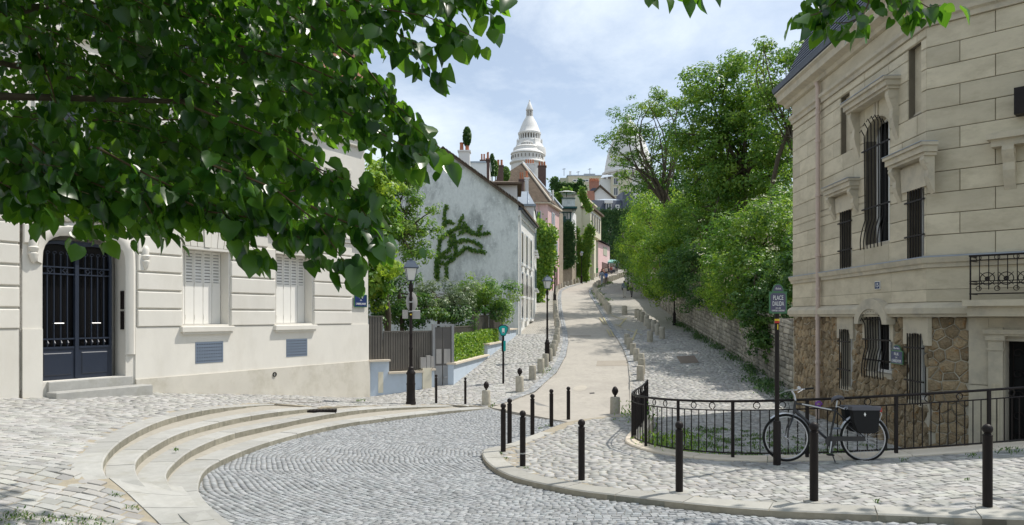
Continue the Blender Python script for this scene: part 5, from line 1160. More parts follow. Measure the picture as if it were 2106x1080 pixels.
t = backhouse('tall_cream_house', 'tall cream house with iron window guards high on the hill', 170, [(1257, 1300, 364, 420, 'cream', 'wall')]); g = Frame((0, 170.), (1, 0)); win(g, t, 1262, 1271, 366, 380); win(g, t, 1262, 1271, 386, 402); p, r = W(1236, 364, 172), W(1268, 353, 172)
put(MB().add([(W(1234, 372, 172).x, 171, W(0, 368, 172).z), (W(1258, 372, 172).x, 169.5, W(0, 366, 172).z), (W(1262, 0, 174).x, 178, W(0, 353, 174).z), (W(1244, 0, 174).x, 178, W(0, 353, 174).z)], [(0, 1, 2, 3)]), None, 'zinc_roof', M['zinc'], t); put(MB().box(W(1236, 0, 171).x, W(1257, 0, 171).x-.05, 171, 178, 24, W(0, 368, 171).z), None, 'side_wing', M['street_white'], t)
t = backhouse('flat_roofed_block', 'long pale flat-roofed block with aerials on the skyline', 200, [(1168, 1240, 362, 400, 'cream', 'wall'), (1152, 1169, 366, 400, 'sage', 'side_wing'), (1166, 1242, 360, 362, 'zinc', 'roof_edge'), (1201, 1224, 357.5, 360, 'zinc', 'skylight')]); g = Frame((0, 200.), (1, 0))
for x0 in (1178, 1196): win(g, t, x0, x0+15, 369, 374, None, sill=False)
for px, py in ((1160, 346), (1189, 352), (1213, 346)): p, r = W(px, 362, 201), W(px, py, 201); o_ = put(MB().tube([p, r], .06, 4), None, 'aerial', M['iron'], t); put(MB().tube([r+Vector((-.5, 0, -.3)), r+Vector((.5, 0, -.2))], .05, 4), None, 'aerial_arm', M['iron'], t, parent=o_)
chimney(t, 1171, 1175, 353, 362, 203, M['street_white'], 0)
for px, r in ((1213, 5),): chimney(t, 1212, 1232, 371, 378, 195, M['brick'], 6)
t = backhouse('terrace_house', 'pale terrace house behind the roof garden hedge', 180, [(1140, 1200, 378, 410, 'street_white', 'wall')]); put(MB().box(W(1138, 0, 179.5).x, W(1205, 0, 179.5).x, 179, 180, W(0, 395, 179).z, W(0, 385, 179).z), None, 'awning_screen', M['teal_paint'], t)
# --- the white basilica on the hilltop
def basil(name, label, px, Y, prof, cat='church'):
    c = W(px, 0, Y); k = Y/FPX; z = lambda py: ZC-(py-CY)*k; t = thing(name, label, cat, (c.x, Y, z(360))); return t, k, (lambda py: (CY-py)*k+ZC-z(360))
t, k, zb_ = basil('basilica_dome', 'white stone basilica dome with arcaded drum and lantern on the hilltop', 1089, 350, None)
pr = lambda lst: [(r*k, zb_(y)) for r, y in lst]
MB().lathe(pr([(34, 480), (34, 345), (36, 344), (36, 341), (31, 338), (31, 322), (33, 321), (34, 315), (33, 306), (30, 305), (27, 298), (25.5, 296), (25.5, 291), (24, 290)]), 40).build('drum', M['basilica'], t, smooth=True)
MB().lathe(pr([(18.5, 290), (18.5, 276)]), 32).build('arcade_core', M['dark_joint'], t)
MB().lathe(pr([(22.5, 290.2), (22.5, 288), (21, 288)]), 32).build('arcade_base', M['basilica'], t)
for i in range(24):
    a = 2*math.pi*i/24; x, y = math.cos(a)*21.3*k, math.sin(a)*21.3*k; MB().lathe([(1.45*k, zb_(289)), (1.2*k, zb_(282)), (1.7*k, zb_(277)), (1.7*k, zb_(275))], 6, (x, y, 0)).build('arcade_column', M['basilica'], t)
MB().lathe(pr([(19, 278), (23.4, 277.5), (23.8, 274), (22, 273), (18.5, 263), (13.5, 251), (8, 242), (7.6, 240.5), (0, 240.5)]), 40).build('dome_shell', M['basilica'], t, smooth=True)
MB().lathe(pr([(4.6, 241), (4.6, 226)]), 16).build('lantern_core', M['dark_joint'], t)
for i in range(12):
    a = 2*math.pi*i/12; MB().lathe([(.75*k, zb_(240)), (.7*k, zb_(227))], 6, (math.cos(a)*6.2*k, math.sin(a)*6.2*k, 0)).build('lantern_column', M['basilica'], t)
MB().lathe(pr([(6, 227.5), (7.6, 227), (7.6, 225.5), (5, 219), (1.6, 209.5), (1., 209), (1.3, 207), (.7, 205.5), (0, 205)]), 24).build('lantern_cap', M['basilica'], t, smooth=True)
for i in range(8):
    a = 2*math.pi*(i+.5)/8; MB().lathe([(1.6*k, zb_(300)), (1.5*k, zb_(291)), (0, zb_(287))], 6, (math.cos(a)*27*k, math.sin(a)*27*k, 0)).build('turret', M['basilica'], t)
t, k, zb_ = basil('basilica_apse', 'lower round tiered apse of the white basilica in front of its dome', 1084, 325, None)
MB().lathe(pr([(33, 480), (33, 340), (36, 337), (36, 335), (32, 332), (32, 319), (34, 318), (33, 315), (26, 311), (21, 309), (21, 304), (22, 303), (20, 301), (12, 300), (11.5, 295), (12, 293.5), (6, 291), (0, 290)]), 40).build('tiers', M['basilica'], t, smooth=True)
for i in range(26):
    a = 2*math.pi*i/26; MB().box(-.8*k, .8*k, -.3, .3, zb_(328), zb_(322)).build('slit_window', M['dark_joint'], t, (math.cos(a)*31.95*k, math.sin(a)*31.95*k, 0), (0, 0, a+math.pi/2))
for i in range(16):
    a = 2*math.pi*i/16; MB().box(-.6*k, .6*k, -.2, .2, zb_(299), zb_(296)).build('slit_window', M['dark_joint'], t, (math.cos(a)*11.7*k, math.sin(a)*11.7*k, 0), (0, 0, a+math.pi/2))
t, k, zb_ = basil('basilica_cupola', 'pale grey basilica cupola half hidden behind the tree', 1292, 320, None)
MB().lathe(pr([(52, 520), (52, 362), (54, 361), (54, 357), (49, 354), (47, 340), (42, 315), (33, 290), (22, 268), (12, 254), (6, 249), (6, 240), (0, 235)]), 40).build('shell', M['basilica'], t, smooth=True)
for i in range(20):
    a = 2*math.pi*i/20
    for j in (-1, 0, 1): MB().box(-.8*k+j*2.4*k, .8*k+j*2.4*k, -.4, .4, zb_(373), zb_(364)).build('arched_window', M['dark_joint'], t, (math.cos(a)*52*k, math.sin(a)*52*k, 0), (0, 0, a+math.pi/2))
# ---------------------------------------------------------------- pale blue wall, slatted fence and gate
F1 = Frame((-5.30, 27.06), (2.27, 1.36)); L1 = F1.u(893); PF = thing('slatted_garden_fence', 'grey slatted garden fence on a low pale blue wall next to the cream house', 'fence', (-5.30, 27.06, -.4))
def wallseg(th, f, u0, u1, zt, m=M['blue_render'], zb=-1.0, zt2=None):
    zt2 = zt if zt2 is None else zt2; put(MB().prism([(u0, zb), (u1, zb), (u1, zt2), (u0, zt)], 0, .28), f, 'low_wall', m, th)
    put(MB().prism([(u0-.03, zt+.003), (u1+.03, zt2+.003), (u1+.03, zt2+.075), (u0-.03, zt+.075)], -.10, .34), f, 'coping', M['cap'], th)
def slats(th, f, u0, u1, z0, z1, z0b=None, v=.12, pitch=.095):
    n = int((u1-u0)/pitch); z0b = z0 if z0b is None else z0b
    for k in range(n):
        u = u0+(k+.5)*(u1-u0)/n; zb = z0+(z0b-z0)*(k+.5)/n; put(MB().box(u-.036, u+.036, v, v+.03, zb+.05, z1-.04), f, 'slat', M['slat'], th)
    put(MB().box(u0, u1, v-.015, v+.045, z1-.04, z1+.01), f, 'top_rail', M['slat'], th); put(MB().box(u0, u1, v+.03, v+.06, min(z0, z0b)+.04, z1-.06), f, 'backing', M['gate_dark'], th)
u_a, u_b = F1.u(800), F1.u(868)
wallseg(PF, F1, .0, u_a, F1.z(780, 744)); wallseg(PF, F1, u_a, u_b, F1.z(830, 768)); wallseg(PF, F1, F1.u(887), L1, F1.z(888, 762))
slats(PF, F1, .05, F1.u(790), F1.z(780, 742), F1.z(770, 650)); slats(PF, F1, F1.u(791), L1-.02, F1.z(830, 764), F1.z(840, 681))
put(MB().box(u_b+.01, F1.u(887)-.01, -.06, .3, -1, F1.z(877, 757)), F1, 'meter_cabinet', M['cream_box'], PF); put(MB().box(F1.u(778), F1.u(788), -.012, .0, F1.z(783, 808), F1.z(783, 765)), F1, 'wall_panel', M['cream_box'], PF)
for a, e, y in ((865, 876, 735), (877, 885, 731), (886, 892, 733)): put(MB().box(F1.u(a), F1.u(e), -.03, .1, F1.z(880, 757), F1.z(880, y)), F1, 'letter_box', M['sign_back'], PF)
g0 = F1.xy(L1); F2 = Frame(g0, (.72, .42)); LG = F2.u(932); GT_ = thing('garden_gate', 'grey metal garden gate between the slatted fences', 'gate', (g0[0], g0[1], -.5)); zt = F2.z(912, 673); zb = -1.0
for u in (.0, LG): put(MB().box(u-.05, u+.05, .02, .14, zb, zt+.05), F2, 'gate_post', M['gate'], GT_)
put(MB().box(-.05, LG+.05, .02, .14, zt-.02+.07, zt+.12), F2, 'lintel', M['gate'], GT_)
cg = LG*.47
for a, e in ((.06, cg-.01), (cg+.01, LG-.06)):
    d_ = put(MB().box(a, e, .06, .10, -.52, zt+.0), F2, 'gate_leaf', M['gate_dark'], GT_); put(MB().box(a+.01, e-.01, .045, .059, -.50, F2.z(912, 752)), F2, 'lower_panel', M['gate'], GT_, parent=d_); put(MB().box(a+.05, e-.04, .047, .06, F2.z(912, 748), F2.z(912, 718)), F2, 'notice_panel', M['sign_back'], GT_, parent=d_)
put(MB().tube([(cg+.05, .04, .2), (cg+.05, .0, .2), (cg+.16, .0, .2)], .015, 6), F2, 'gate_handle', M['steel'], GT_)
g1 = F2.xy(LG+.06); F3 = Frame(g1, (.30-g1[0], 43.5-g1[1])); L3 = math.hypot(.30-g1[0], 43.5-g1[1]); RF = thing('stepped_garden_fence', 'stepped pale blue wall and slatted screen climbing the street with a clipped hedge', 'fence', (g1[0], g1[1], -.4))
sg = [(933, 1003, 741, 672), (1003, 1034, 707, 648), (1036, 1061, 679, 628)]
for a, e, yc, ys in sg:
    c = (a+e)/2; zt = F3.z(c, yc); wallseg(RF, F3, F3.u(a), min(F3.u(e), L3), zt); slats(RF, F3, F3.u(a)+.03, min(F3.u(e), L3)-.02, zt+.05, F3.z(c, ys), v=.75, pitch=.16)
# ---------------------------------------------------------------- street furniture
def place_h(px, pyb, pyt, zf): p = onz(px, pyb, zf); return p, (pyb-pyt)/FPX*p.y
# iron bollards with ball heads
BOL = [(2031, 1046, 872, z_pave, 'iron ball-top bollard nearest the right edge of the photo'), (1674, 1033, 868, z_pave, 'iron ball-top bollard standing just in front of the bicycle'),
       (1397, 1014, 866, z_pave, 'iron ball-top bollard in front of the railing, left of the bicycle'), (1196, 990, 862, z_pave, 'iron ball-top bollard standing alone left of the railing corner'),
       (1075, 961, 844, z_pave, 'iron ball-top bollard at the kerb nose with a pale ring low on its shaft'), (1035, 931, 829, z_pave, 'iron ball-top bollard leftmost on the rounded kerb nose'),
       (1048, 911, 819, z_pave, 'iron ball-top bollard just behind the leftmost one on the kerb nose'), (1095, 892, 810, z_pave, 'third iron bollard from the far end of the row crossing the road'),
       (1134, 876, 800, z_pave, 'second iron bollard from the far end of the row crossing the road'), (1169, 863, 795, z_pave, 'farthest iron bollard of the row crossing the road'),
       (897, 830, 770, z_left, 'slim iron bollard between the near street lamp and the garden gate'), (957, 832, 776, z_left, 'slim iron bollard on the left pavement in front of the blue wall')]
for i, (px, pb, pt, zf, lab) in enumerate(BOL):
    p, h = place_h(px, pb, pt, zf); t = thing('iron_bollard', lab, 'bollard', p, random.random()*3, 'iron ball-top bollards'); r = .052 if i < 10 else .042
    MB().lathe([(r+.004, -.1), (r, .02), (r, h-.145), (r+.003, h-.14), (r+.003, h-.125), (r*.72, h-.118), (r*.72, h-.108)], 18).build('shaft', M['iron'], t, smooth=True)
    rb = r*1.12; MB().lathe([(r*.5, h-.112)]+[(rb*math.sin(a), h-rb-rb*math.cos(a)) for a in np.linspace(.5, math.pi, 9)], 16).build('ball_head', M['iron'], t, smooth=True)
    if i == 4: MB().lathe([(r+.003, .24), (r+.003, .26)], 16).build('pale_ring', M['sign_back'], t)
    if i < 6: MB().lathe([(.0, .024), (.12, .021), (.14, -.02)], 14, (0, 0, 0), sx=1.1).build('mortar_collar', M['kerb'], t)
# stone posts
def stone_post(px, pyb, zf, lab, r=.145, h=.58, cone=False, grp='stone posts lining the street', p=None):
    p = p or onz(px, pyb, zf); t = thing('stone_post', lab, 'stone post', p, random.random()*6, grp); s = random.uniform(.94, 1.06); hh = h*random.uniform(.9, 1.08)
    MB().lathe([(r*1.03*s, -.2), (r*1.02*s, .0), (r*s, hh*.5), (r*.98*s, hh-.03), (r*.9*s, hh), (0, hh+.008)], 14).build('shaft', M['post_stone'], t, rot=(random.gauss(0, .02), random.gauss(0, .02), 0), smooth=True)
    if cone:
        MB().lathe([(.035, hh), (.03, hh+.05), (.055, hh+.07), (.09, hh+.13), (.1, hh+.18), (.085, hh+.23), (.05, hh+.29), (0, hh+.32)], 12).build('pinecone_finial', M['iron'], t, smooth=True)
    return t
stone_post(1000, 834, z_left, 'stone post with pinecone finial at the corner of the left pavement', .15, .57, True, 'posts with pinecone finials')
stone_post(1069, 806, z_way, 'stone post with pinecone finial behind the corner one, left of the street', .15, .57, True, 'posts with pinecone finials')
stone_post(1265, 851, z_pave, 'stone post with pinecone finial on the right at the mouth of the street', .15, .53, True, 'posts with pinecone finials')
P = resample(AL, step=.05); P = P[P[:, 1] > 29.6]; d = 0.; last = None; n = 0
T = np.gradient(P, axis=0); T /= np.linalg.norm(T, axis=1)[:, None]
for (x, y), t in zip(P, T):
    if last is None or math.hypot(x-last[0], y-last[1]) > (1.5 if y < 60 else 1.9):
        if y > 128: break
        last = (x, y); n += 1; q = (x-t[1]*.62, y+t[0]*.62); stone_post(0, 0, None, ordinal(n)+' plain stone post uphill along the left edge of the street', .15, .6, p=Vector((q[0], q[1], float(z_way(q[0], q[1])))))
for k, (px, py) in enumerate([(1317, 783), (1319.5, 770), (1319, 754), (1309, 743), (1301.6, 730), (1295, 719), (1290, 709)]): stone_post(px, py, z_lane, ordinal(k+1)+' stone post uphill from the railing along the right edge of the street', .15, .62, grp='posts on the right edge of the street')
for k, (px, py) in enumerate([(1336.6, 703.6), (1361.5, 697), (1352.6, 690), (1344, 682), (1335.7, 676), (1329, 670), (1321, 661.5), (1315, 658.6), (1309.6, 654)]): stone_post(px, py, z_lane, ordinal(k+1)+' stone post uphill in the slanting row across the cobbled lane', .17, .66, grp='posts slanting across the lane')
stone_post(1284.7, 647, z_lane, 'lone squat stone post on the lane above the yellow markings', .2, .66, grp='posts slanting across the lane')
P = resample(AR, step=.05); P = P[(P[:, 1] > 55.5) & (P[:, 1] < 135)]; last = None; n = 0; T = np.gradient(P, axis=0); T /= np.linalg.norm(T, axis=1)[:, None]
for (x, y), t in zip(P, T):
    if last is None or math.hypot(x-last[0], y-last[1]) > (1.3 if y < 80 else 1.7):
        last = (x, y); n += 1; q = (x+t[1]*.6, y-t[0]*.6); stone_post(0, 0, None, ordinal(n)+' stone post uphill from the yellow markings on the right of the street', .16, .7, grp='upper posts on the right of the street', p=Vector((q[0], q[1], float(z_lane(q[0], q[1])))))
# lamps
def lamp(px, pb, pt, zf, lab, lantern=True, rz=.4):
    p, h = place_h(px, pb, pt, zf); k = h/4.7; t = thing('street_lamp', lab, 'street lamp', p, rz, 'cast iron street lamps')
    MB().lathe([(a*k, z*k) for a, z in [(.165, -.2), (.165, .06), (.15, .09), (.145, .14), (.15, .18), (.138, .22), (.138, .62), (.15, .66), (.135, .70), (.13, .95), (.15, .98), (.15, 1.02), (.10, 1.10), (.085, 1.14), (.095, 1.18), (.06, 1.22)]], 16).build('base', M['iron'], t, smooth=True)
    MB().lathe([(a*k, z*k) for a, z in [(.06, 1.2), (.055, 1.75), (.07, 1.78), (.07, 1.82), (.055, 1.85), (.052, 2.25), (.066, 2.28), (.05, 2.32), (.045, 3.35), (.062, 3.4), (.05, 3.46), (.042, 3.5), (.042, 3.60), (.075, 3.65), (.075, 3.85), (.03, 3.9), (.03, 3.98)]], 14).build('column', M['iron'], t, smooth=True)
    if not lantern: return t, k
    zb, zt, rb, rt = 3.98*k, 4.38*k, .15*k, .255*k; L_ = MB().lathe([(rb*.95, zb+.012), (rt*.96, zt)], 4, rot=math.pi/4).build('lantern_glass', M['lantern_glass'], t)
    fr_ = MB()
    for i in range(4): a = math.pi/4+i*math.pi/2; a2 = a+math.pi/2; q0 = (rb*math.cos(a), rb*math.sin(a), zb); q1 = (rt*math.cos(a), rt*math.sin(a), zt); fr_.tube([q0, q1], .012*k, 5); fr_.tube([q0, (rb*math.cos(a2), rb*math.sin(a2), zb)], .012*k, 5); fr_.tube([q1, (rt*math.cos(a2), rt*math.sin(a2), zt)], .016*k, 5)
    fr_.lathe([(.03*k, zb-.02), (rb, zb), (rb, zb+.01)], 4, rot=math.pi/4); fr_.build('lantern_frame', M['lantern_roof'], t)
    MB().lathe([(rt*1.28, zt+.0), (rt*1.3, zt+.02), (rt*.72, zt+.2*k), (rt*.70, zt+.215*k), (rt*.34, zt+.235*k)], 4, rot=math.pi/4).build('lantern_roof', M['lantern_roof'], t)
    MB().lathe([(.075*k, zt+.225*k), (.075*k, zt+.26*k), (.045*k, zt+.27*k), (.05*k, zt+.3*k), (0, zt+.325*k)], 12).build('finial', M['lantern_roof'], t, smooth=True); return t, k
t, k = lamp(845, 832, 531, z_left, 'large street lamp in front of the pale blue wall, traffic signs behind its column', rz=.25)
zc2 = t.location.z
sg = thing('round_traffic_sign', 'round traffic sign seen from behind on the near street lamp', 'traffic sign', (t.location.x, t.location.y, 0), .15)
zr = W(0, 621, t.location.y).z; zq = W(0, 647, t.location.y).z
MB().lathe([(0, 0), (.29, 0), (.31, .012), (.31, .03), (.29, .04), (0, .04)], 26, sx=.62).build('sign_disc', M['sign_back'], sg, (.02, .09, zr), (math.pi/2, 0, .35), smooth=True)
MB().box(-.15, .15, 0, .03, -.14, .14, ch=.01).build('sign_plate', M['sign_back'], sg, (.16, .09, zq), (0, 0, .35)); MB().box(-.10, .10, 0, .03, -.14, .14).build('sign_plate', M['sign_back'], sg, (-.18, .1, zq+.01), (0, 0, -.5))
MB().box(-.075, .075, -.06, .1, -.02, .02).box(-.075, .075, -.06, .1, .28, .32).build('clamp', M['steel'], sg, (0, 0, zq+.1)); MB().box(-.03, .03, -.066, -.058, -.02, .02).build('yellow_tag', M['yellow'], sg, (0, 0, zq))
lamp(1125.5, 744, 566, z_way, 'second street lamp uphill on the left footway with white lantern panes', rz=.3)
lamp(1196, 583, 516, z_way, 'far street lamp by the creeper on the cream house', rz=.3)
lamp(1387, 669, 560, z_lane, 'lane street lamp whose lantern is lost in the hanging foliage'); lamp(1291.5, 598, 528, z_lane, 'upper lane street lamp behind the two walkers')
p, h = place_h(1141, 629, 548, z_way); t = thing('iron_post', 'plain dark iron post on the left footway before the pink house', 'post', p); MB().lathe([(.16, -.1), (.16, .5), (.12, .6), (.13, .9), (.07, 1.0), (.055, h), (0, h+.05)], 12).build('column', M['iron'], t, smooth=True)
# square sign post
p, h = place_h(1598, 958, 650, z_pave); t = thing('square_name_sign', 'enamel square name sign on a brown post beside the bicycle', 'street sign', p, -.02); k = p.y/FPX
MB().lathe([(7.6*k, -.1), (7.6*k, 88*k), (7.0*k, 92*k), (4.6*k, 93*k)], 16).build('sleeve', M['iron'], t, smooth=True); MB().lathe([(4.5*k, 85*k), (4.5*k, 372*k), (0, 374*k)], 14).build('post', M['iron'], t, smooth=True)
MB().lathe([(4.7*k, 298*k), (4.7*k, 302*k)], 14).build('yellow_band', M['yellow'], t); MB().lathe([(4.7*k, 293.5*k), (4.7*k, 297.8*k)], 14).build('red_band', M['red'], t); MB().box(-1*k, 1*k, -4.9*k, -4.6*k, 280*k, 291*k).build('yellow_mark', M['yellow'], t)
sb = -4.8*k; z0, z1, hw = 313*k, 358*k, 18*k; bd = MB().box(-hw-2.5*k+2.5*k, hw, sb-.012, sb, z0, z1).build('sign_border', M['sign_green'], t)
MB().box(-hw+2.6*k, hw-2.6*k, sb-.016, sb-.010, z0+3*k, z1-3*k).build('sign_field', M['sign_plum'], t)
for s in (-1, 1):
    for zz in (z0+3*k, z1-3*k): MB().lathe([(2.6*k, 0), (2.6*k, .003)], 10, (0, 0, 0)).build('corner_boss', M['sign_green'], t, (s*(hw-3*k), sb-.0155, zz), (math.pi/2, 0, 0))
dom = [(math.cos(a)*11.8*k, z1+16*k*math.sin(a)) for a in np.linspace(0, math.pi, 15)]; MB().prism(dom, sb-.011, sb-.001).build('sign_dome', M['sign_green'], t); dom = [(math.cos(a)*9.6*k, z1+1.2*k+12.6*k*math.sin(a)) for a in np.linspace(0, math.pi, 15)]; MB().prism(dom, sb-.015, sb-.009).build('dome_field', M['sign_plum'], t)
for s, sz, zz, wd_ in (('PLACE', 13*k, 345*k, 20.5*k), ('DALIDA', 13*k, 333*k, 23*k), ('1933-1987', 4*k, 324*k, 10.5*k), ('CHANTEUSE  COMEDIENNE', 4.6*k, 319*k, 25.5*k), ('18e Arrt', 6*k, 364*k, 11*k)): lettering(s, sz, M['white_paint'], t, 0, sb-.0185, zz, width=wd_)
# turquoise bus sign
p, h = place_h(1035, 789, 668, z_way); t = thing('turquoise_bus_sign', 'turquoise bus stop sign on a dark post beside the sloping wall', 'bus sign', p, .05); k = h/121
MB().lathe([(2.2*k, -.1), (2.2*k, 100*k)], 10).build('post', M['iron'], t, smooth=True)
out = [(-4.5*k, 98*k), (4.5*k, 98*k), (10.5*k, 112*k), (10*k, 117*k), (4*k, 120.5*k), (-4*k, 120.5*k), (-10*k, 117*k), (-10.5*k, 112*k)]; c = (0, 109*k)
MB().prism(out, -.05, .05).build('sign_edge', M['iron'], t); MB().prism([(x*.88, c[1]+(z-c[1])*.88) for x, z in out], -.056, -.048).build('sign_face', M['teal'], t); MB().box(-2.6*k, 2.6*k, -.062, -.055, 104*k, 114*k).build('sign_symbol', M['white_paint'], t); MB().box(-2.*k, 2.*k, -.066, -.061, 104.6*k, 106*k).build('symbol_base', M['sign_blue'], t)
MB().box(9*k, 13.5*k, -.05, .3, 102*k, 116*k).build('side_flag', M['sign_back'], t); MB().box(.5*k, 5*k, -.06, .08, 67*k, 88*k).build('timetable_case', M['teal'], t); MB().box(-3.2*k, .4*k, -.07, .08, 66*k, 89*k).build('case_side', M['iron'], t)
# ---------------------------------------------------------------- railing on its stone edge
RZ = np.c_[RAIL[:, :2], z_pave(RAIL[:, 0], RAIL[:, 1])]; rd = np.r_[0, np.cumsum(np.linalg.norm(np.diff(RAIL, axis=0), axis=1))]
stones_along(ground_pave, 'edge_stone', np.c_[offset_line(RZ, -.16)[:, :2], RZ[:, 2]+.055], .34, .7, 1.3, M['cap'], jit=.003)
ra = thing('iron_railing', 'curved dark iron railing with small rings between plaza and sunken lane', 'railing', (RAIL[30][0], RAIL[30][1], 0)); RO = Vector(ra.location)
def rp(s, h=0., off=0.): return Vector((np.interp(s, rd, RZ[:, 0]), np.interp(s, rd, RZ[:, 1]), np.interp(s, rd, RZ[:, 2])+h))-RO
HR = 1.02; tot = rd[-1]
ss = np.arange(0, tot, .2)
def rtube(s0, s1, h, r, nm): MB().tube([rp(s, h) for s in np.linspace(s0, s1, max(3, int((s1-s0)/.2)))], r, 6).build(nm, M['iron'], ra, smooth=True)
rtube(0, tot, HR, .024, 'top_rail')
# posts where they stand, seen from the photograph's sight lines
posts = [0.]
spx = CX+np.interp(ss, rd, RZ[:, 0])/np.interp(ss, rd, RZ[:, 1])*FPX; near = ss > ss[np.argmin(spx)]
for px in (1303, 1328, 1395, 1507, 1660, 1843, 2034): posts.append(float(np.interp(px, spx[near], ss[near])) if px > 1305 else float(ss[np.argmin(spx)]))
s = posts[-1]+1.35
while s < tot: posts.append(s); s += 1.35
posts.append(tot)
extra = np.arange(1.4, posts[1]-.4, 1.4); posts = sorted(set(posts) | set(float(e) for e in extra))
for a in posts: MB().box(-.024, .024, -.024, .024, 0, HR).build('post', M['iron'], ra, rp(a, .0))
for a, e in zip(posts[:-1], posts[1:]):
    rtube(a, e, HR-.155, .012, 'upper_rail'); rtube(a, e, .13, .014, 'lower_rail'); n = max(2, int(round((e-a)/.155)))
    for k in range(1, n):
        s = a+(e-a)*k/n; o = MB().tube([rp(s, .13), rp(s, HR-.155)], .010, 6).build('baluster', M['iron'], ra)
    for f in (.33, .67):
        s = a+(e-a)*f; c = rp(s, HR-.078); t_ = (rp(s+.05)-rp(s-.05)).normalized(); MB().tube([c+t_*(.055*math.cos(q))+Vector((0, 0, .055*math.sin(q))) for q in np.linspace(-1.2, 4.6, 15)], .009, 5).build('ring', M['iron'], ra, smooth=True)
# ---------------------------------------------------------------- bicycle
def bicycle(px, pyb):
    p = onz(px, pyb, z_pave); p.z += .02; t = thing('bicycle', 'black city bicycle with black panniers parked against the railing on its stand', 'bicycle', p, math.radians(1.5)); t.rotation_euler = (math.radians(-4), 0, math.radians(-1.5))
    k = p.y/FPX; R = 48.5*k; xf, xrr = -79*k, 79*k; blk = mat('bike_black_paint', (.012, .013, .016), .28, .02, spec=.6); rub = mat('tyre_rubber', (.012, .012, .012), .8); alu = mat('bike_aluminium', (.55, .56, .58), .28, .03, metal=.9); cloth = mat('pannier_cloth', (.008, .008, .009), .75, .2, 30)
    lid = mat('pannier_lid', (.10, .10, .115), .6); prp = mat('purple_cable', (.16, .03, .30), .4)
    def wheel(x):
        w = MB(); th = np.linspace(0, 2*math.pi, 41); w.tube([(R*.955*math.cos(a), 0, R*.955*math.sin(a)) for a in th], .0205, 8); w = w.build('wheel', rub, t, (x, 0, R), smooth=True)
        MB().tube([(R*.885*math.cos(a), 0, R*.885*math.sin(a)) for a in th], .012, 6).build('rim', alu, w, smooth=True); MB().tube([(0, -.05, 0), (0, -.02, 0), (0, .02, 0), (0, .05, 0)], [.016, .03, .03, .016], 10).build('hub', alu, w)
        for i in range(28): a = 2*math.pi*i/28; b = a+(.5 if i % 2 else -.5); MB().tube([(.026*math.cos(b), .025*(1 if i % 4 < 2 else -1), .026*math.sin(b)), (R*.88*math.cos(a), 0, R*.88*math.sin(a))], .0016, 3).build('spoke', alu, w)
        return w
    wheel(xf); wheel(xrr)
    P3 = lambda x, z: ((x-1698)*k, 0, (957-z)*k)
    BBk = P3(1707, 915); ST = P3(1721, 853); HT_ = P3(1641, 838); HL = P3(1637, 852); RA = (xrr, 0, R); FAx = (xf, 0, R)
    fr_ = MB(); fr_.tube([HT_, ST], [.019, .017], 8); fr_.tube([HL, BBk], [.026, .022], 8); fr_.tube([BBk, ST, P3(1722.5, 846)], .0175, 8); fr_.tube([P3(1639.5, 832), P3(1635.5, 860)], .021, 10)
    for s in (-1, 1): fr_.tube([BBk, (RA[0], s*.06, RA[2])], [.013, .010], 6); fr_.tube([ST, (RA[0], s*.06, RA[2])], [.010, .009], 6)
    fr_.build('frame', blk, t, smooth=True)
    MB().tube([P3(1652, 840.5), P3(1712, 852)], [.013, .013], 8).build('top_tube_stripe', alu, t, (0, -.009, .009), smooth=True)
    fk = MB()
    for s in (-1, 1): fk.tube([P3(1635, 860), (P3(1632, 866)[0], s*.045, P3(1632, 866)[2]), (P3(1622, 890)[0], s*.05, P3(1622, 890)[2]), (FAx[0], s*.055, FAx[2])], [.018, .016, .013, .010], 6)
    fk.build('fork', blk, t, smooth=True); MB().tube([P3(1640, 834), P3(1637, 820), P3(1632, 812)], [.016, .015, .014], 8).build('stem', alu, t, smooth=True)
    hb = MB(); hb.tube([(P3(1661, 806)[0], -.28, P3(1661, 806)[2]), (P3(1648, 808)[0], -.2, P3(1648, 808)[2]), (P3(1634, 811)[0], -.05, P3(1634, 811)[2]), (P3(1632, 811)[0], .05, P3(1632, 811)[2]), (P3(1628, 816)[0], .2, P3(1628, 814)[2]), (P3(1640, 813)[0], .28, P3(1640, 812)[2])], .011, 8); hb = hb.build('handlebar', alu, t, smooth=True)
    for s, a, b in ((-1, (1650, 807.5), (1664, 805.5)), (1, (1631, 814), (1643, 811.5))): MB().tube([(P3(*a)[0], s*.22, P3(*a)[2]), (P3(*b)[0], s*.29, P3(*b)[2])], .016, 8).build('grip', rub, hb, smooth=True)
    for s, x, z in ((-1, 1640, 812), (1, 1622, 817)): MB().tube([(P3(x+6, z-3)[0], s*.2, P3(x+6, z-3)[2]), (P3(x-6, z+3)[0], s*.24, P3(x-6, z+3)[2])], [.008, .005], 6).build('brake_lever', alu, hb)
    MB().tube([(P3(1628, 812)[0], -.06, P3(1628, 812)[2]), P3(1622, 826), P3(1628, 850)], .004, 5).build('brake_cable', rub, t, smooth=True); MB().lathe([(0, -.02), (.03, -.02), (.03, .02), (0, .03)], 10).build('bell', alu, hb, (P3(1642, 808)[0], -.12, P3(1642, 806)[2]))
    MB().tube([P3(1722, 850), P3(1724, 838), P3(1725, 832)], .013, 8).build('seat_post', alu, t)
    sd = MB(); pts = []
    for i, (x, w, z) in enumerate([(1713.5, .02, 829), (1716, .045, 825), (1721, .075, 822.5), (1727, .105, 821), (1733, .10, 821.5), (1737, .06, 824)]): pts.append((P3(x, z)[0], w, P3(x, z)[2]))
    n = 8; vs = []
    for x, w, z in pts:
        for a in range(n): th = 2*math.pi*a/n; vs.append((x, w*math.cos(th), z-.03+.032*math.sin(th)))
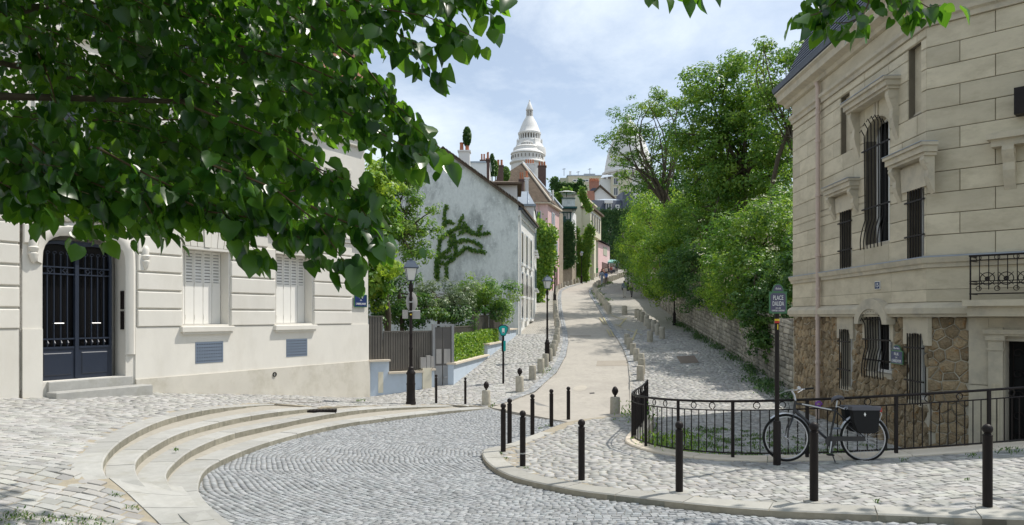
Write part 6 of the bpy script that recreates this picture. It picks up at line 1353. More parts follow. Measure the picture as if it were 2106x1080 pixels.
    sd.add(vs, [(i*n+a, i*n+(a+1) % n, (i+1)*n+(a+1) % n, (i+1)*n+a) for i in range(5) for a in range(n)]+[tuple(range(n)), tuple(5*n+a for a in range(n))]); sd.build('saddle', lid, t, smooth=True)
    for x, a0, a1, nm in ((xf, .05, 2.25, 'front_mudguard'), (xrr, -.02, 2.75, 'rear_mudguard')):
        m_ = MB(); aa = np.linspace(a0, a1, 22); vs = []
        for a in aa:
            for w, dr in ((-.028, .0), (-.016, .016), (0, .02), (.016, .016), (.028, .0)): vs.append(((R+.008+dr)*math.cos(a), w, (R+.008+dr)*math.sin(a)))
        m_.add(vs, [(i*5+j, i*5+j+1, (i+1)*5+j+1, (i+1)*5+j) for i in range(21) for j in range(4)]); m_.build(nm, alu, t, (x, 0, R), smooth=True)
    ck = MB().lathe([(0, -.006), (.09, -.006), (.09, .006), (0, .006)], 22).build('chainring', blk, t, (BBk[0], -.055, BBk[2]), (math.pi/2, 0, 0)); MB().tube([(BBk[0], -.075, BBk[2]), (P3(1702, 938)[0], -.09, P3(1702, 938)[2])], [.014, .011], 6).build('crank', alu, t); MB().box(-.045, .045, -.05, .05, -.012, .012).build('pedal', rub, t, (P3(1701, 941)[0], -.14, P3(1701, 941)[2]))
    MB().tube([(BBk[0], .075, BBk[2]), (P3(1719, 893)[0], .09, P3(1719, 893)[2])], [.014, .011], 6).build('crank', alu, t); MB().box(-.06, .06, -.04, .04, -.012, .012).build('pedal', M['vent'], t, (P3(1728, 890)[0], .10, P3(1728, 890)[2]))
    MB().box(BBk[0], RA[0], -.07, -.045, R-.045, R+.03).build('chain_case', blk, t); MB().tube([P3(1713, 918), (P3(1708, 938)[0], -.06, P3(1708, 938)[2]), (P3(1711, 956)[0], -.13, .0)], .011, 6).build('kickstand', blk, t)
    zk = (957-846)*k
    rk = MB()
    for s in (-1, 1): rk.tube([(P3(1740, 0)[0], s*.06, zk-.03), (P3(1745, 0)[0], s*.07, zk), (P3(1808, 0)[0], s*.06, zk), (P3(1811, 0)[0], s*.02, zk-.005)], .006, 6); rk.tube([(RA[0]+.06, s*.075, zk), (RA[0], s*.075, R)], .006, 6)
    rk.tube([P3(1722, 843), (P3(1740, 0)[0], 0, zk-.03)], .006, 6); rk.build('rack', alu, t, smooth=True)
    for s in (-1, 1):
        x0, x1 = P3(1744, 0)[0], P3(1799, 0)[0]; zt_, zb_ = (957-846)*k, (957-897)*k; ya, yb = s*.09, s*.23
        pn = MB(); pn.prism([(x0, zt_), (x0+.02, zb_+.18), (x0+.07, zb_+.04), (x0+.14, zb_), (x1-.10, zb_), (x1-.04, zb_+.05), (x1, zt_)], min(ya, yb), max(ya, yb)); pn = pn.build('pannier', cloth, t)
        MB().box(x0-.012, x1+.012, min(ya, yb)-.01, max(ya, yb)+.01, zt_-.035, zt_+.03, ch=.012).build('pannier_lid', lid, pn)
        if s < 0:
            cxx, cz2 = (x0+x1)/2-.03, zt_-.10; b = MB(); b.add([(cxx, -.236, cz2-.035), (cxx+.018, -.236, cz2), (cxx, -.236, cz2+.035), (cxx-.018, -.236, cz2)], [(0, 1, 2, 3)]); b.build('diamond_emblem', M['white_paint'], pn)
            MB().tube([(x1+.01, -.1, zt_-.02), (x1+.08, -.1, zt_-.10), (x1-.04, -.1, zb_+.02), (x1-.13, -.1, zb_-.03)], .007, 6).build('pannier_guard', alu, pn, smooth=True)
    MB().box(-.02, .02, -.03, .03, -.03, .03).build('rear_light', M['red'], t, (P3(1812, 0)[0], 0, zk-.04)); cl = []
    for a in np.linspace(0, 6*math.pi, 40): cl.append((P3(1687, 0)[0]+.045*math.cos(a)+.006*math.sin(3*a), .03*math.sin(a*.7), P3(0, 839)[2]+.04*math.sin(a)*.9+.012*math.cos(a*2.3)))
    MB().tube(cl, .006, 5).build('cable_lock', prp, t, smooth=True)
bicycle(1698, 952)
# ---------------------------------------------------------------- retaining wall with its stones
WL = np.array(WALL); WP = resample(WL, step=.5); wd_ = np.r_[0, np.cumsum(np.linalg.norm(np.diff(WP, axis=0), axis=1))]
def wp(s): return np.interp(s, wd_, WP[:, 0]), np.interp(s, wd_, WP[:, 1])
def wall_h(y): return 2.75+.25*np.sin(np.asarray(y)*.35)
rw = thing('retaining_wall', 'old rough stone retaining wall under the overgrown garden, right of the lane', 'wall', (WALL[2][0], WALL[2][1], 0)); wo = Vector(rw.location)
S_ = np.arange(0, wd_[-1], .8); b = MB(); vs = []
for s in S_:
    x, y = wp(s); zg = float(z_lane(x, y)); h = float(wall_h(y)); vs += [(x+.05, y, zg-.5), (x+.05, y, zg+h-.04), (x+.5, y, zg+h-.04), (x+.5, y, zg-.5)]
vs = [(x-wo.x, y-wo.y, z) for x, y, z in vs]; b.add(vs, [(i*4+j, i*4+(j+1) % 4, (i+1)*4+(j+1) % 4, (i+1)*4+j) for i in range(len(S_)-1) for j in range(4)]); b.build('mortar_core', M['dark_joint'], rw)
# the garden soil held up by the wall
vs = []
for s in S_:
    x, y = wp(s); zg = float(z_lane(x, y))+float(wall_h(y))
    if y > 24.5: vs += [(x+.3, y, zg-.12), (x+1.6, y, zg+.05), (x+4.5, y, zg+.5), (x+9, y, zg+1.4)]
setp(MB().add(vs, [(i*4+j, i*4+j+1, (i+1)*4+j+1, (i+1)*4+j) for i in range(len(vs)//4-1) for j in range(3)]).build('garden_bank', M['earth'], smooth=True), kind='structure')
cells = []; r = 0; z = 0.
while z < 2.9:
    h = random.uniform(.13, .24); s = random.random()*.2
    while s < 62: w = random.uniform(.16, .46); cells.append((s, z, w, h)); s += w
    z += h
cells = np.array(cells); sx, sy = wp(cells[:, 0]+cells[:, 2]/2); top = cells[:, 1]+cells[:, 3] < wall_h(sy); cells = cells[top]; sx, sy = sx[top], sy[top]
order = np.argsort(np.where(sy > 27.5, sy, 999)); 
def wall_stone(i):
    s, z, w, h = cells[i]; g = .012; pr_ = random.uniform(.0, .05); x0, y0 = wp(s+g); x1, y1 = wp(s+w-g); za, zb = float(z_lane(x0, y0))+z+g, float(z_lane(x1, y1))+z+g; j = lambda a=.02: random.uniform(-a, a)
    o = [(x0+.08, y0, za), (x1+.08, y1, zb), (x1+.08, y1, zb+h-2*g), (x0+.08, y0, za+h-2*g)]; f = [(x0-pr_+.03, y0+j(), za+j()), (x1-pr_+.03, y1+j(), zb+j()), (x1-pr_+.03, y1+j(), zb+h-2*g+j()), (x0-pr_+.03, y0+j(), za+h-2*g+j())]
    c = np.mean(np.array(f), axis=0); f2 = [tuple(c+(np.array(q)-c)*.75+np.array([-.025, 0, 0])) for q in f]
    return o+f+f2
SF = [(k, (k+1) % 4, 4+(k+1) % 4, 4+k) for k in range(4)]+[(4+k, 4+(k+1) % 4, 8+(k+1) % 4, 8+k) for k in range(4)]+[(8, 9, 10, 11)]
for i in order[:300]: v = [(x-wo.x, y-wo.y, z) for x, y, z in wall_stone(i)]; MB().add(v, SF).build('wall_stone', M['wall_stone1'], rw, norm=False)
V = []; 
for i in order[300:]: V += wall_stone(i)
V = np.array(V)-np.array([wo.x, wo.y, 0]); n = len(V)//12; F = (np.arange(n)[:, None, None]*12+np.array(SF)[None]).reshape(-1, 4)
setp(quads_mesh('wall_stone', V, F, M['wall_stone'], rw, np.repeat(np.random.rand(n), 12)), kind='stuff')
# wheelie bin and manhole plate
p = W(1225, 566, 112); bn = thing('green_bin', 'green wheelie bin at the foot of the sage green end wall', 'bin', (p.x, p.y, p.z)); gm = mat('bin_green', (.03, .22, .06), .5); MB().add([(-.28, -.3, 0), (.28, -.3, 0), (.28, .3, 0), (-.28, .3, 0), (-.36, -.36, .95), (.36, -.36, .95), (.36, .36, .95), (-.36, .36, .95)], [(0, 1, 2, 3), (0, 1, 5, 4), (1, 2, 6, 5), (2, 3, 7, 6), (3, 0, 4, 7)]).build('body', gm, bn); MB().box(-.39, .39, -.4, .4, .95, 1.05, ch=.03).build('lid', gm, bn)
mp2 = MB().slab([tuple(onz(a, b, z_lane)[:2]) for a, b in [(1391, 733), (1428, 731), (1438, 746), (1400, 747)]], -.2, .0); zz = float(z_lane(10, 37)); 
q4 = [onz(a, b, lambda x, y: z_lane(x, y)+.03) for a, b in [(1391, 733), (1428, 731), (1438, 746), (1400, 747)]]; pm = MB().add([tuple(q) for q in q4], [(0, 1, 2, 3)]); setp(pm.build('cover_plate', mat('rusty_plate', (.20, .16, .13), .8, .15), ground_lane))
q0 = onz(617, 826, z_left); tt = np.linspace(0, 2*math.pi, 33); MB().tube([(q0.x+.55*math.cos(a), q0.y+.55*math.sin(a), float(z_left(q0.x+.55*math.cos(a), q0.y+.55*math.sin(a)))+.014) for a in tt], .014, 5).build('manhole_rim', M['dark_joint'], ground_left)
# ---------------------------------------------------------------- people
SKIN = mat('skin', (.45, .27, .19), .6, .05); HAIR = mat('dark_hair', (.03, .02, .015), .6)
def cloth_mat(n, c): return mat(n, c, .85, .1, 20)
def person(loc, rz, label, h, top, legs, pose='walk', shoes=(.03, .03, .03), sleeves=True, hair=None, bag=None, group=None, ph=1):
    t = thing('person', label, 'person', loc, rz, group); s = h/1.75
    J = {'pel': (0, 0, .95), 'sp': (0, -.01, 1.15), 'ch': (0, 0, 1.36), 'nk': (0, -.01, 1.50), 'hd': (0, -.03, 1.60), 'tp': (0, -.02, 1.72)}
    sw = .22*ph
    for sd, sg_ in (('l', 1), ('r', -1)):
        f = sw*sg_
        if pose == 'sit': J.update({'hip'+sd: (.09*sg_, -.04, .50), 'kn'+sd: (.11*sg_, -.45, .50), 'an'+sd: (.11*sg_, -.46, .09), 'to'+sd: (.12*sg_, -.62, .04)})
        elif pose == 'walk': J.update({'hip'+sd: (.09*sg_, 0, .90), 'kn'+sd: (.095*sg_, -.5*f-.05, .50), 'an'+sd: (.09*sg_, -f+(.10 if f < 0 else 0), .10+(.05 if f < 0 else 0)), 'to'+sd: (.10*sg_, -f-.14+(.08 if f < 0 else 0), .04)})
        else: J.update({'hip'+sd: (.09*sg_, 0, .90), 'kn'+sd: (.11*sg_, -.03, .50), 'an'+sd: (.12*sg_, .0, .09), 'to'+sd: (.14*sg_, -.15, .04)})
        dz = -.44 if pose == 'sit' else 0
        J.update({'sh'+sd: (.17*sg_, 0, 1.42+dz), 'el'+sd: (.23*sg_, .5*f*(pose == 'walk')+.02-(.05 if pose == 'sit' else 0), 1.13+dz), 'wr'+sd: (.23*sg_, .7*f*(pose == 'walk')-.10-(.22 if pose == 'sit' else 0), .90+dz+(.18 if pose == 'sit' else 0)), 'ha'+sd: (.22*sg_, .75*f*(pose == 'walk')-.14-(.28 if pose == 'sit' else 0), .82+dz+(.24 if pose == 'sit' else 0))})
    if pose == 'sit':
        for k_ in ('pel', 'sp', 'ch', 'nk', 'hd', 'tp'): J[k_] = (J[k_][0], J[k_][1], J[k_][2]-.44)
    R_ = {'pel': .13, 'sp': .125, 'ch': .135, 'nk': .055, 'hd': .095, 'tp': .075, 'hip': .09, 'kn': .062, 'an': .042, 'to': .035, 'sh': .07, 'el': .047, 'wr': .034, 'ha': .036}
    E = [('pel', 'sp'), ('sp', 'ch'), ('ch', 'nk'), ('nk', 'hd'), ('hd', 'tp')]
    for sd in 'lr': E += [('pel', 'hip'+sd), ('hip'+sd, 'kn'+sd), ('kn'+sd, 'an'+sd), ('an'+sd, 'to'+sd), ('ch', 'sh'+sd), ('sh'+sd, 'el'+sd), ('el'+sd, 'wr'+sd), ('wr'+sd, 'ha'+sd)]
    nm = list(J); me = bpy.data.meshes.new('body'); me.from_pydata([tuple(c*s for c in J[k_]) for k_ in nm], [(nm.index(a), nm.index(b)) for a, b in E], []); o = bpy.data.objects.new('tmp', me); COL.objects.link(o)
    o.modifiers.new('s', 'SKIN'); sv = me.skin_vertices[0].data
    for i, k_ in enumerate(nm): r = R_[k_] if k_ in R_ else R_[k_[:-1]]; sv[i].radius = (r*s, r*s*(.72 if k_ in ('pel', 'sp', 'ch') else 1)); sv[i].use_root = (k_ == 'pel')
    o.modifiers.new('d', 'SUBSURF').levels = 1; dg = bpy.context.evaluated_depsgraph_get(); m2 = bpy.data.meshes.new_from_object(o.evaluated_get(dg)); bpy.data.objects.remove(o)
    mats = [cloth_mat('shirt', top), cloth_mat('trousers', legs), SKIN, hair or HAIR, mat('shoes', shoes, .7)]
    m2.materials.clear(); [m2.materials.append(x) for x in mats]
    def region(a, b, f):
        k_ = (a.rstrip('lr') if a[:-1] in R_ else a, b[:-1] if b[:-1] in R_ else b)
        if b == 'tp': return 3
        if b == 'hd': return 2
        if k_[1] in ('kn', 'an', 'hip'): return 1
        if k_[1] == 'to': return 4
        if k_[1] == 'ha': return 2
        if k_[1] == 'wr' and not sleeves: return 2
        if (a, b) == ('pel', 'sp'): return 0 if f > .25 else 1
        return 0
    segs = [(Vector(J[a])*s, Vector(J[b])*s, a, b) for a, b in E]
    for pl in m2.polygons:
        c = pl.center; best = (9, 0)
        for a, b, an, bn_ in segs:
            ab = b-a; f = max(0, min(1, (c-a).dot(ab)/ab.length_squared)); d = (c-(a+ab*f)).length
            if d < best[0]: best = (d, region(an, bn_, f))
        pl.material_index = best[1]; pl.use_smooth = True
    bo = link('body', m2, t)
    hz = J['hd'][2]*s; MB().lathe([(.098*s, -.02*s), (.104*s, .04*s), (.09*s, .10*s), (.05*s, .135*s), (0, .145*s)], 12, (0, .0, hz), sy=1.08).build('hair', hair or HAIR, bo, smooth=True)
    MB().lathe([(0, -.018*s), (.014*s, -.012*s), (.01*s, .01*s), (0, .016*s)], 6, (0, -.135*s, hz-.005)).build('nose', SKIN, bo)
    for x in (-.034, .034): MB().lathe([(0, -.008*s), (.009*s, 0), (0, .008*s)], 6, (x*s, -.118*s, hz+.02*s)).build('eye', HAIR, bo)
    if bag: MB().box(.16*s, .24*s, -.12*s, .14*s, .78*s, 1.05*s, ch=.02).build('shoulder_bag', cloth_mat('bag', bag), t)
    return t
def pz(px, pb, zf): return onz(px, pb, zf)
p = pz(1284, 613, z_lane); person(p, math.pi-.2, 'walker in blue-grey shirt and pale trousers on the lane', 36/FPX*p.y, (.16, .20, .24), (.55, .52, .46), bag=(.03, .03, .04), group='two walkers on the lane')
p = pz(1299, 612, z_lane); person(p, math.pi+.1, 'walker in beige top and dark skirt with a bag on the lane', 34/FPX*p.y, (.50, .42, .35), (.10, .09, .10), ph=-1, bag=(.1, .05, .03), group='two walkers on the lane')
p = pz(1133.5, 598.5, z_way); person(p, .2, 'walker in black with a dark bag on the left footway', 33/FPX*p.y, (.02, .02, .022), (.025, .025, .03), bag=(.02, .02, .03))
p = pz(1237.5, 588, z_pave); person(p, 2.6, 'person in blue-grey dress and dark hair at the road bend', 32/FPX*p.y, (.22, .27, .34), (.24, .28, .34), sleeves=False); p = pz(1246.5, 586.5, z_pave); person(p, 2.9, 'person in bright blue top by the road bend', 28/FPX*p.y, (.05, .14, .42), (.12, .10, .10), ph=-1, sleeves=False)
p = pz(1238, 581, z_pave); person(p, .4, 'person in dark clothes standing behind the blue-grey dress', 28/FPX*p.y, (.03, .03, .035), (.04, .04, .05), pose='stand')
cols = [((.55, .25, .18), 'terracotta'), ((.5, .45, .4), 'beige'), ((.06, .06, .07), 'black'), ((.35, .12, .10), 'dark red'), ((.6, .58, .55), 'white')]
for k, ((c, cn_), px, py) in enumerate(zip(cols, (1243, 1249, 1254.5, 1259.5, 1264), (568, 566, 564.5, 563, 562))):
    p = pz(px, py, z_way); q = Vector((p.x-.2, p.y, p.z)); person(q, random.uniform(-1, 1)+.8, 'seated cafe guest in %s top at the outdoor tables' % cn_, 1.72, c, (.05, .06, .09), pose='sit', sleeves=k % 2 == 0, group='guests at the cafe tables')
    ch_ = thing('cafe_chair', 'dark cafe chair under the guest in %s top' % cn_, 'chair', (q.x, q.y+.12, q.z), .5, 'cafe chairs')
    MB().box(-.2, .2, -.2, .2, .40, .44).build('seat', M['dbrick'], ch_); MB().box(-.2, .2, .18, .21, .44, .85).build('backrest', M['dbrick'], ch_)
    for a in (-.17, .17):
        for e in (-.17, .17): MB().tube([(a, e, -.05), (a, e, .4)], .015, 5).build('leg', M['iron'], ch_)
p = pz(1268.5, 561, z_way); person(p, 2.5, 'standing person in blue jacket under the awning', 1.75, (.03, .10, .38), (.05, .05, .07), pose='stand'); p = pz(1279.5, 558.5, z_way); person(p, -.5, 'person in black standing past the awning', 1.75, (.02, .02, .02), (.03, .03, .03)); p = pz(1263.5, 560.5, z_way); person(p, .3, 'person in white shirt standing beside the awning pole', 1.72, (.6, .6, .6), (.05, .07, .12), pose='stand')
# ---------------------------------------------------------------- foliage
RNG = np.random.default_rng(11)
def unit(v): return v/(np.linalg.norm(v, axis=-1, keepdims=True)+1e-9)
def leaf_quads(P, Nn, size, aspect=.6, fold=.18, droop=None):
    """a folded four-cornered leaf at each point, facing along its normal"""
    n = len(P); r = unit(RNG.normal(size=(n, 3)))
    if droop is not None: r = unit(r*.6+np.array(droop))
    t = unit(r-Nn*np.sum(r*Nn, axis=1, keepdims=True)); b = np.cross(Nn, t); s = size[:, None]
    V = np.stack([P-t*s*.5, P+b*s*aspect*.5+Nn*s*fold-t*s*.05, P+t*s*.55, P-b*s*aspect*.5+Nn*s*fold-t*s*.05], 1)
    return V.reshape(-1, 3), np.arange(n*4).reshape(n, 4)
def clumps(ells, per, rad, flat=.75, inner=.35):
    """clump centres through ellipsoids (x, y, z, rx, ry, rz): more near the skin than inside"""
    C = []
    for e in ells:
        c = np.array(e[:3]); r = np.array(e[3:6]); k = max(8, int(6.5*per*(r[0]*r[1]+r[1]*r[2]+r[0]*r[2])/3)); d = unit(RNG.normal(size=(k, 3))); f = inner+(1-inner)*RNG.random(k)**.55
        q = c+d*r*f[:, None]*(1+.18*RNG.normal(size=(k, 1))); C.append(np.c_[q, rad*RNG.uniform(.55, 1.35, k), np.repeat(c[None], k, 0)])
    return np.concatenate(C)
def crown(name, ells, m, parent, per=1.2, rad=.7, leaves=60, size=.16, aspect=.55, flat=.7, inner=.35, blossom=None, up=.55, keep=None):
    C = clumps(ells, per, rad, flat, inner); n = len(C); cnt = np.maximum(6, (leaves*RNG.uniform(.5, 1.4, n)*(C[:, 3]/rad)**2).astype(int)); idx = np.repeat(np.arange(n), cnt); N = len(idx)
    d = unit(RNG.normal(size=(N, 3))); f = .45+.55*RNG.random(N)**.6; P = C[idx, :3]+d*C[idx, 3:4]*f[:, None]*np.array([1, 1, flat]); out = unit(C[idx, :3]-C[idx, 4:7])
    Nn = unit(d*.85+out*.4+np.array([0, 0, up])+RNG.normal(size=(N, 3))*.3); sz = size*RNG.uniform(.65, 1.3, N); tint = np.clip(.5+.22*RNG.normal(size=N)+np.repeat(.22*RNG.normal(size=n), cnt), 0, 1)
    if keep is not None: k = keep(P); P, Nn, sz, tint = P[k], Nn[k], sz[k], tint[k]
    V, F = leaf_quads(P, Nn, sz, aspect); o = parent.location; V = V-np.array([o.x, o.y, o.z]); quads_mesh(name, V, F, m, parent, np.repeat(tint, 4))
    if blossom:
        mt, nb, bs = blossom; k = RNG.choice(N, nb); q = unit(C[idx[k], :3]-C[idx[k], 4:7]); okk = (q[:, 2] > -.1); k = k[okk]; c = C[idx[k], :3]+unit(d[k]*.4+q[okk]+np.array([0, -.5, .5]))*C[idx[k], 3:4]*1.05; PP = np.repeat(c, 9, 0)+RNG.normal(size=(len(c)*9, 3))*bs*np.array([1, 1, .3])
        V, F = leaf_quads(PP, unit(np.array([0, -.3, 1.])+RNG.normal(size=(len(PP), 3))*.3), np.full(len(PP), bs*.75), .9, .05); quads_mesh('blossom', V-np.array([o.x, o.y, o.z]), F, mt, parent, np.repeat(RNG.random(len(PP)), 4))
    return C
def limb_path(a, b, bend=.15, n=6):
    a, b = Vector(a), Vector(b); L_ = (b-a).length; off = Vector((random.gauss(0, 1), random.gauss(0, 1), random.uniform(.2, 1)))*L_*bend; return [a.lerp(b, i/(n-1))+off*math.sin(math.pi*i/(n-1)) for i in range(n)]
def tree(name, label, base, fork, ells, m, r0=.2, limbs=10, cat='tree', **kw):
    base = Vector(base)
    if base.x > 8 and base.y > 27: base.x = max(base.x, float(xw(base.y))+.9); base.z = max(base.z, float(z_lane(base.x, base.y))+2.6)
    t = thing(name, label, cat, base); C = crown('crown', ells, m, t, **kw); o = Vector(base); tr = MB(); f = Vector(fork); tr.tube([p-o for p in limb_path(o-Vector((0, 0, .4)), f, .06)], [r0*1.2, r0, r0*.95, r0*.9, r0*.85, r0*.75], 9)
    k = RNG.choice(len(C), min(limbs, len(C)), replace=False)
    for i in k:
        e = Vector(C[i, :3]); st = f.lerp(o, random.uniform(0, .25)); P = limb_path(st-o, e-o, .10, 7); tr.tube(P, [r0*.34*(1-j/7.5)+.01 for j in range(7)], 6)
        for _ in range(2): j = random.randint(2, 5); q = C[RNG.integers(len(C)), :3]; q = Vector(q)-o; tr.tube([P[j], P[j].lerp(q, .35)+Vector((0, 0, .1)), P[j].lerp(q, min(.7, 2.4/max(.1, (q-P[j]).length)))], [r0*.14, r0*.09, .008], 5)
    tr.build('trunk', M['bark'], t, smooth=True); return t
def E(px, py, Y, rx, ry, rz): """ellipsoid seen at a pixel, radii in pixels across and up, metres deep"""; c = W(px, py, Y); return (c.x, c.y, c.z, rx*Y/FPX, ry, rz*Y/FPX)
def gz(x, y): return float(z_terrain(np.array(x, float), np.array(y, float)))
# ---- garden above the retaining wall
b = W(1545, 560, 35); tree('elder_bush', 'elder bush with flat cream blossom clusters overhanging the wall beside the mansion', (b.x+.8, 35, gz(b.x+.8, 35)), W(1560, 500, 35), [E(1560, 480, 34, 75, 2.2, 62), E(1530, 555, 33, 66, 1.8, 56), E(1500, 500, 36, 56, 2, 50), E(1600, 430, 36, 48, 2, 40), E(1610, 540, 34, 40, 1.5, 80)], M['leaf_mid'], .14, 8, cat='bush', per=3.2, rad=.55, leaves=95, size=.15, inner=.55, blossom=(M['blossom'], 150, .085))
b = W(1580, 640, 31); tree('ivy_curtain', 'dark ivy curtain hanging down the retaining wall by the square name sign', (10.6, 31, gz(11.5, 31)), (10.5, 31, 3.2), [E(1570, 640, 30.2, 46, .6, 86), E(1600, 600, 29.6, 36, .7, 85), E(1550, 610, 31.5, 44, .7, 60), E(1575, 700, 30, 26, .45, 36), E(1622, 560, 28.6, 16, .4, 70)], M['leaf_dark'], .08, 4, cat='ivy', per=8, rad=.32, leaves=80, size=.11, aspect=.8, inner=.4)
b = W(1490, 610, 37); tree('yellow_green_shrub', 'yellow-green flowering shrub spilling over the stone wall', (11.6, 37.5, gz(12.4, 37.5)), W(1490, 600, 37.5), [E(1500, 605, 36, 48, 1.1, 44), E(1462, 595, 38.5, 30, .9, 34), E(1520, 650, 34.5, 22, .6, 40)], M['leaf_light'], .06, 5, cat='shrub', per=5, rad=.4, leaves=80, size=.11, blossom=(M['yellow_flower'], 90, .06))
b = W(1435, 545, 43); tree('dark_laurel', 'dark green rounded laurel bush above the middle of the wall', (b.x+.4, 43.5, gz(b.x+1.2, 43.5)), b, [E(1432, 540, 42.5, 56, 1.9, 48), E(1440, 600, 41, 46, 1.2, 40), E(1400, 560, 44, 40, 1.4, 50)], M['leaf_dark'], .1, 7, cat='bush', per=3.4, rad=.5, leaves=85, size=.14)
b = W(1350, 520, 52); tree('pale_green_bush', 'pale green leafy bush hanging over the wall near the lane lamp', (b.x+1, 53, gz(b.x+2, 53)), b, [E(1352, 535, 50, 48, 2.0, 56), E(1320, 510, 56, 34, 2, 45), E(1385, 520, 48, 40, 1.6, 50), E(1345, 590, 49, 38, 1.2, 34), E(1385, 585, 46, 34, 1.0, 34)], M['leaf_light'], .12, 7, cat='bush', per=2.6, rad=.65, leaves=85, size=.17)
b = W(1296, 500, 74); tree('wall_end_tree', 'mid green bushy tree at the top of the lane wall beyond the walkers', (b.x+1.5, 76, gz(b.x+2.5, 76)), b, [E(1312, 495, 72, 30, 2.5, 56), E(1300, 485, 80, 22, 2.4, 40), E(1312, 555, 70, 22, 1.4, 36), E(1284, 520, 88, 14, 2, 34)], M['leaf_mid'], .2, 8, per=1.6, rad=.9, leaves=75, size=.22)
b = W(1330, 450, 62); tree('lime_green_tree', 'lime green tree in the garden under the airy tall tree', (b.x+1, 62, gz(b.x+1, 62)), b, [E(1346, 450, 62, 44, 3, 46), E(1322, 440, 66, 26, 2.4, 30), E(1390, 455, 58, 46, 3, 50)], M['leaf_light'], .2, 8, per=1.3, rad=.85, leaves=75, size=.2)
b = W(1460, 470, 46); tree('garden_thicket', 'mid green thicket filling the garden between laurel and elder', (b.x+1, 47, gz(b.x+1, 47)), b, [E(1460, 460, 47, 64, 2.6, 50), E(1500, 420, 50, 56, 3, 44), E(1410, 440, 52, 50, 3, 44), E(1520, 530, 40, 40, 1.4, 46)], M['leaf_mid'], .18, 8, cat='bush', per=1.9, rad=.7, leaves=85, size=.18)
b = W(1366, 430, 57); tree('airy_tall_tree', 'tall airy tree with slender forked trunks left of the large dense tree', (b.x, 57, gz(b.x, 57)), W(1362, 385, 57), [E(1300, 265, 57, 46, 2.6, 40), E(1350, 225, 57, 46, 2.6, 40), E(1262, 300, 57, 30, 2, 20), E(1310, 330, 58, 48, 2.5, 40), E(1375, 290, 58, 44, 2.5, 50), E(1330, 380, 58, 40, 2, 28), E(1400, 210, 57, 30, 2, 26)], M['leaf_mid'], .22, 22, per=1.25, rad=.6, leaves=60, size=.2, aspect=.45, inner=.2, flat=.5)
b = W(1530, 400, 48); tree('dense_dark_tree', 'large dense green tree rising behind the mansion eaves', (b.x, 49, gz(b.x, 49)), W(1535, 330, 48), [E(1480, 210, 48, 66, 3.4, 66), E(1545, 190, 47, 60, 3.2, 60), E(1450, 300, 49, 70, 3.4, 66), E(1540, 300, 47, 84, 3.4, 76), E(1610, 330, 46, 50, 3, 90), E(1500, 380, 49, 80, 3, 40), E(1430, 170, 50, 34, 2, 32), E(1520, 128, 48, 26, 2, 22)], M['leaf_mid'], .36, 20, per=1.05, rad=.85, leaves=100, size=.23, aspect=.6, inner=.3, flat=.6)
b = W(1620, 300, 42); tree('tall_maple', 'tall open crown of a maple against the sky beside the slate roof', (b.x+1, 43, gz(b.x+1, 43)), W(1625, 260, 42), [E(1600, 130, 42, 44, 2, 34), E(1650, 110, 42, 44, 2.2, 40), E(1590, 200, 42, 40, 2, 34), E(1640, 190, 42, 50, 2.2, 40), E(1680, 150, 42, 40, 2, 60), E(1565, 105, 42, 16, 1.4, 14), E(1605, 270, 42.5, 46, 2, 50), E(1640, 330, 42, 40, 2, 60)], M['leaf_mid'], .15, 16, per=1.3, rad=.6, leaves=56, size=.18, inner=.2, flat=.5)
b = W(1420, 380, 90); tree('backdrop_trees', 'far dark trees closing the garden behind the other crowns', (b.x, 80, gz(b.x, 80)), b, [E(1440, 400, 80, 110, 5, 90), E(1370, 440, 84, 70, 5, 60), E(1540, 400, 74, 100, 5, 90), E(1330, 470, 92, 24, 4, 50)], M['leaf_dark'], .4, 6, per=.6, rad=1.7, leaves=110, size=.36)
# ---- left gardens
b = W(790, 640, 31); tree('bright_maple', 'bright green maple squeezed behind the corner of the cream house', (b.x-.3, 31.5, -.2), W(785, 560, 31.5), [E(775, 420, 31.5, 46, 1.6, 70), E(780, 500, 31, 40, 1.3, 66), E(768, 580, 30.5, 26, 1.0, 50), E(790, 360, 32.5, 36, 1.5, 34)], M['leaf_light'], .14, 10, per=3.6, rad=.5, leaves=85, size=.19, aspect=.8)
b = W(818, 640, 36); tree('slim_pear_tree', 'slim dark-stemmed pear tree in front of the weathered gable', (b.x, 36, .3), W(822, 420, 36), [E(825, 390, 36, 36, 1.4, 50), E(845, 330, 36, 18, 1, 26), E(870, 420, 36, 40, 1.2, 18), E(860, 470, 36, 44, 1.2, 26), E(850, 520, 36, 44, 1.3, 26), E(815, 470, 36, 34, 1.4, 40)], M['leaf_mid'], .11, 16, per=3.4, rad=.42, leaves=62, size=.15, inner=.15, flat=.5)
b = W(820, 640, 33); tree('dark_yew_hedge', 'dense dark shrubbery behind the slatted fence and near lamp', (b.x, 33, 0), W(820, 600, 33), [E(815, 610, 33, 58, 1.2, 60), E(870, 640, 33.5, 60, 1.2, 40), E(940, 650, 35.5, 60, 1.1, 26), E(775, 640, 31.6, 26, .7, 40), E(1000, 640, 38.5, 44, 1, 20)], M['leaf_dark'], .1, 6, cat='shrub', per=3.4, rad=.45, leaves=80, size=.15)
b = W(905, 640, 35); tree('pale_variegated_shrub', 'pale grey-green variegated shrub behind the fence', (b.x, 35, .3), W(905, 620, 35), [E(905, 625, 34.6, 50, 1, 42), E(880, 600, 35, 30, .9, 24), E(945, 610, 36, 34, .9, 36)], M['leaf_grey'], .08, 6, cat='shrub', per=4.5, rad=.36, leaves=75, size=.11)
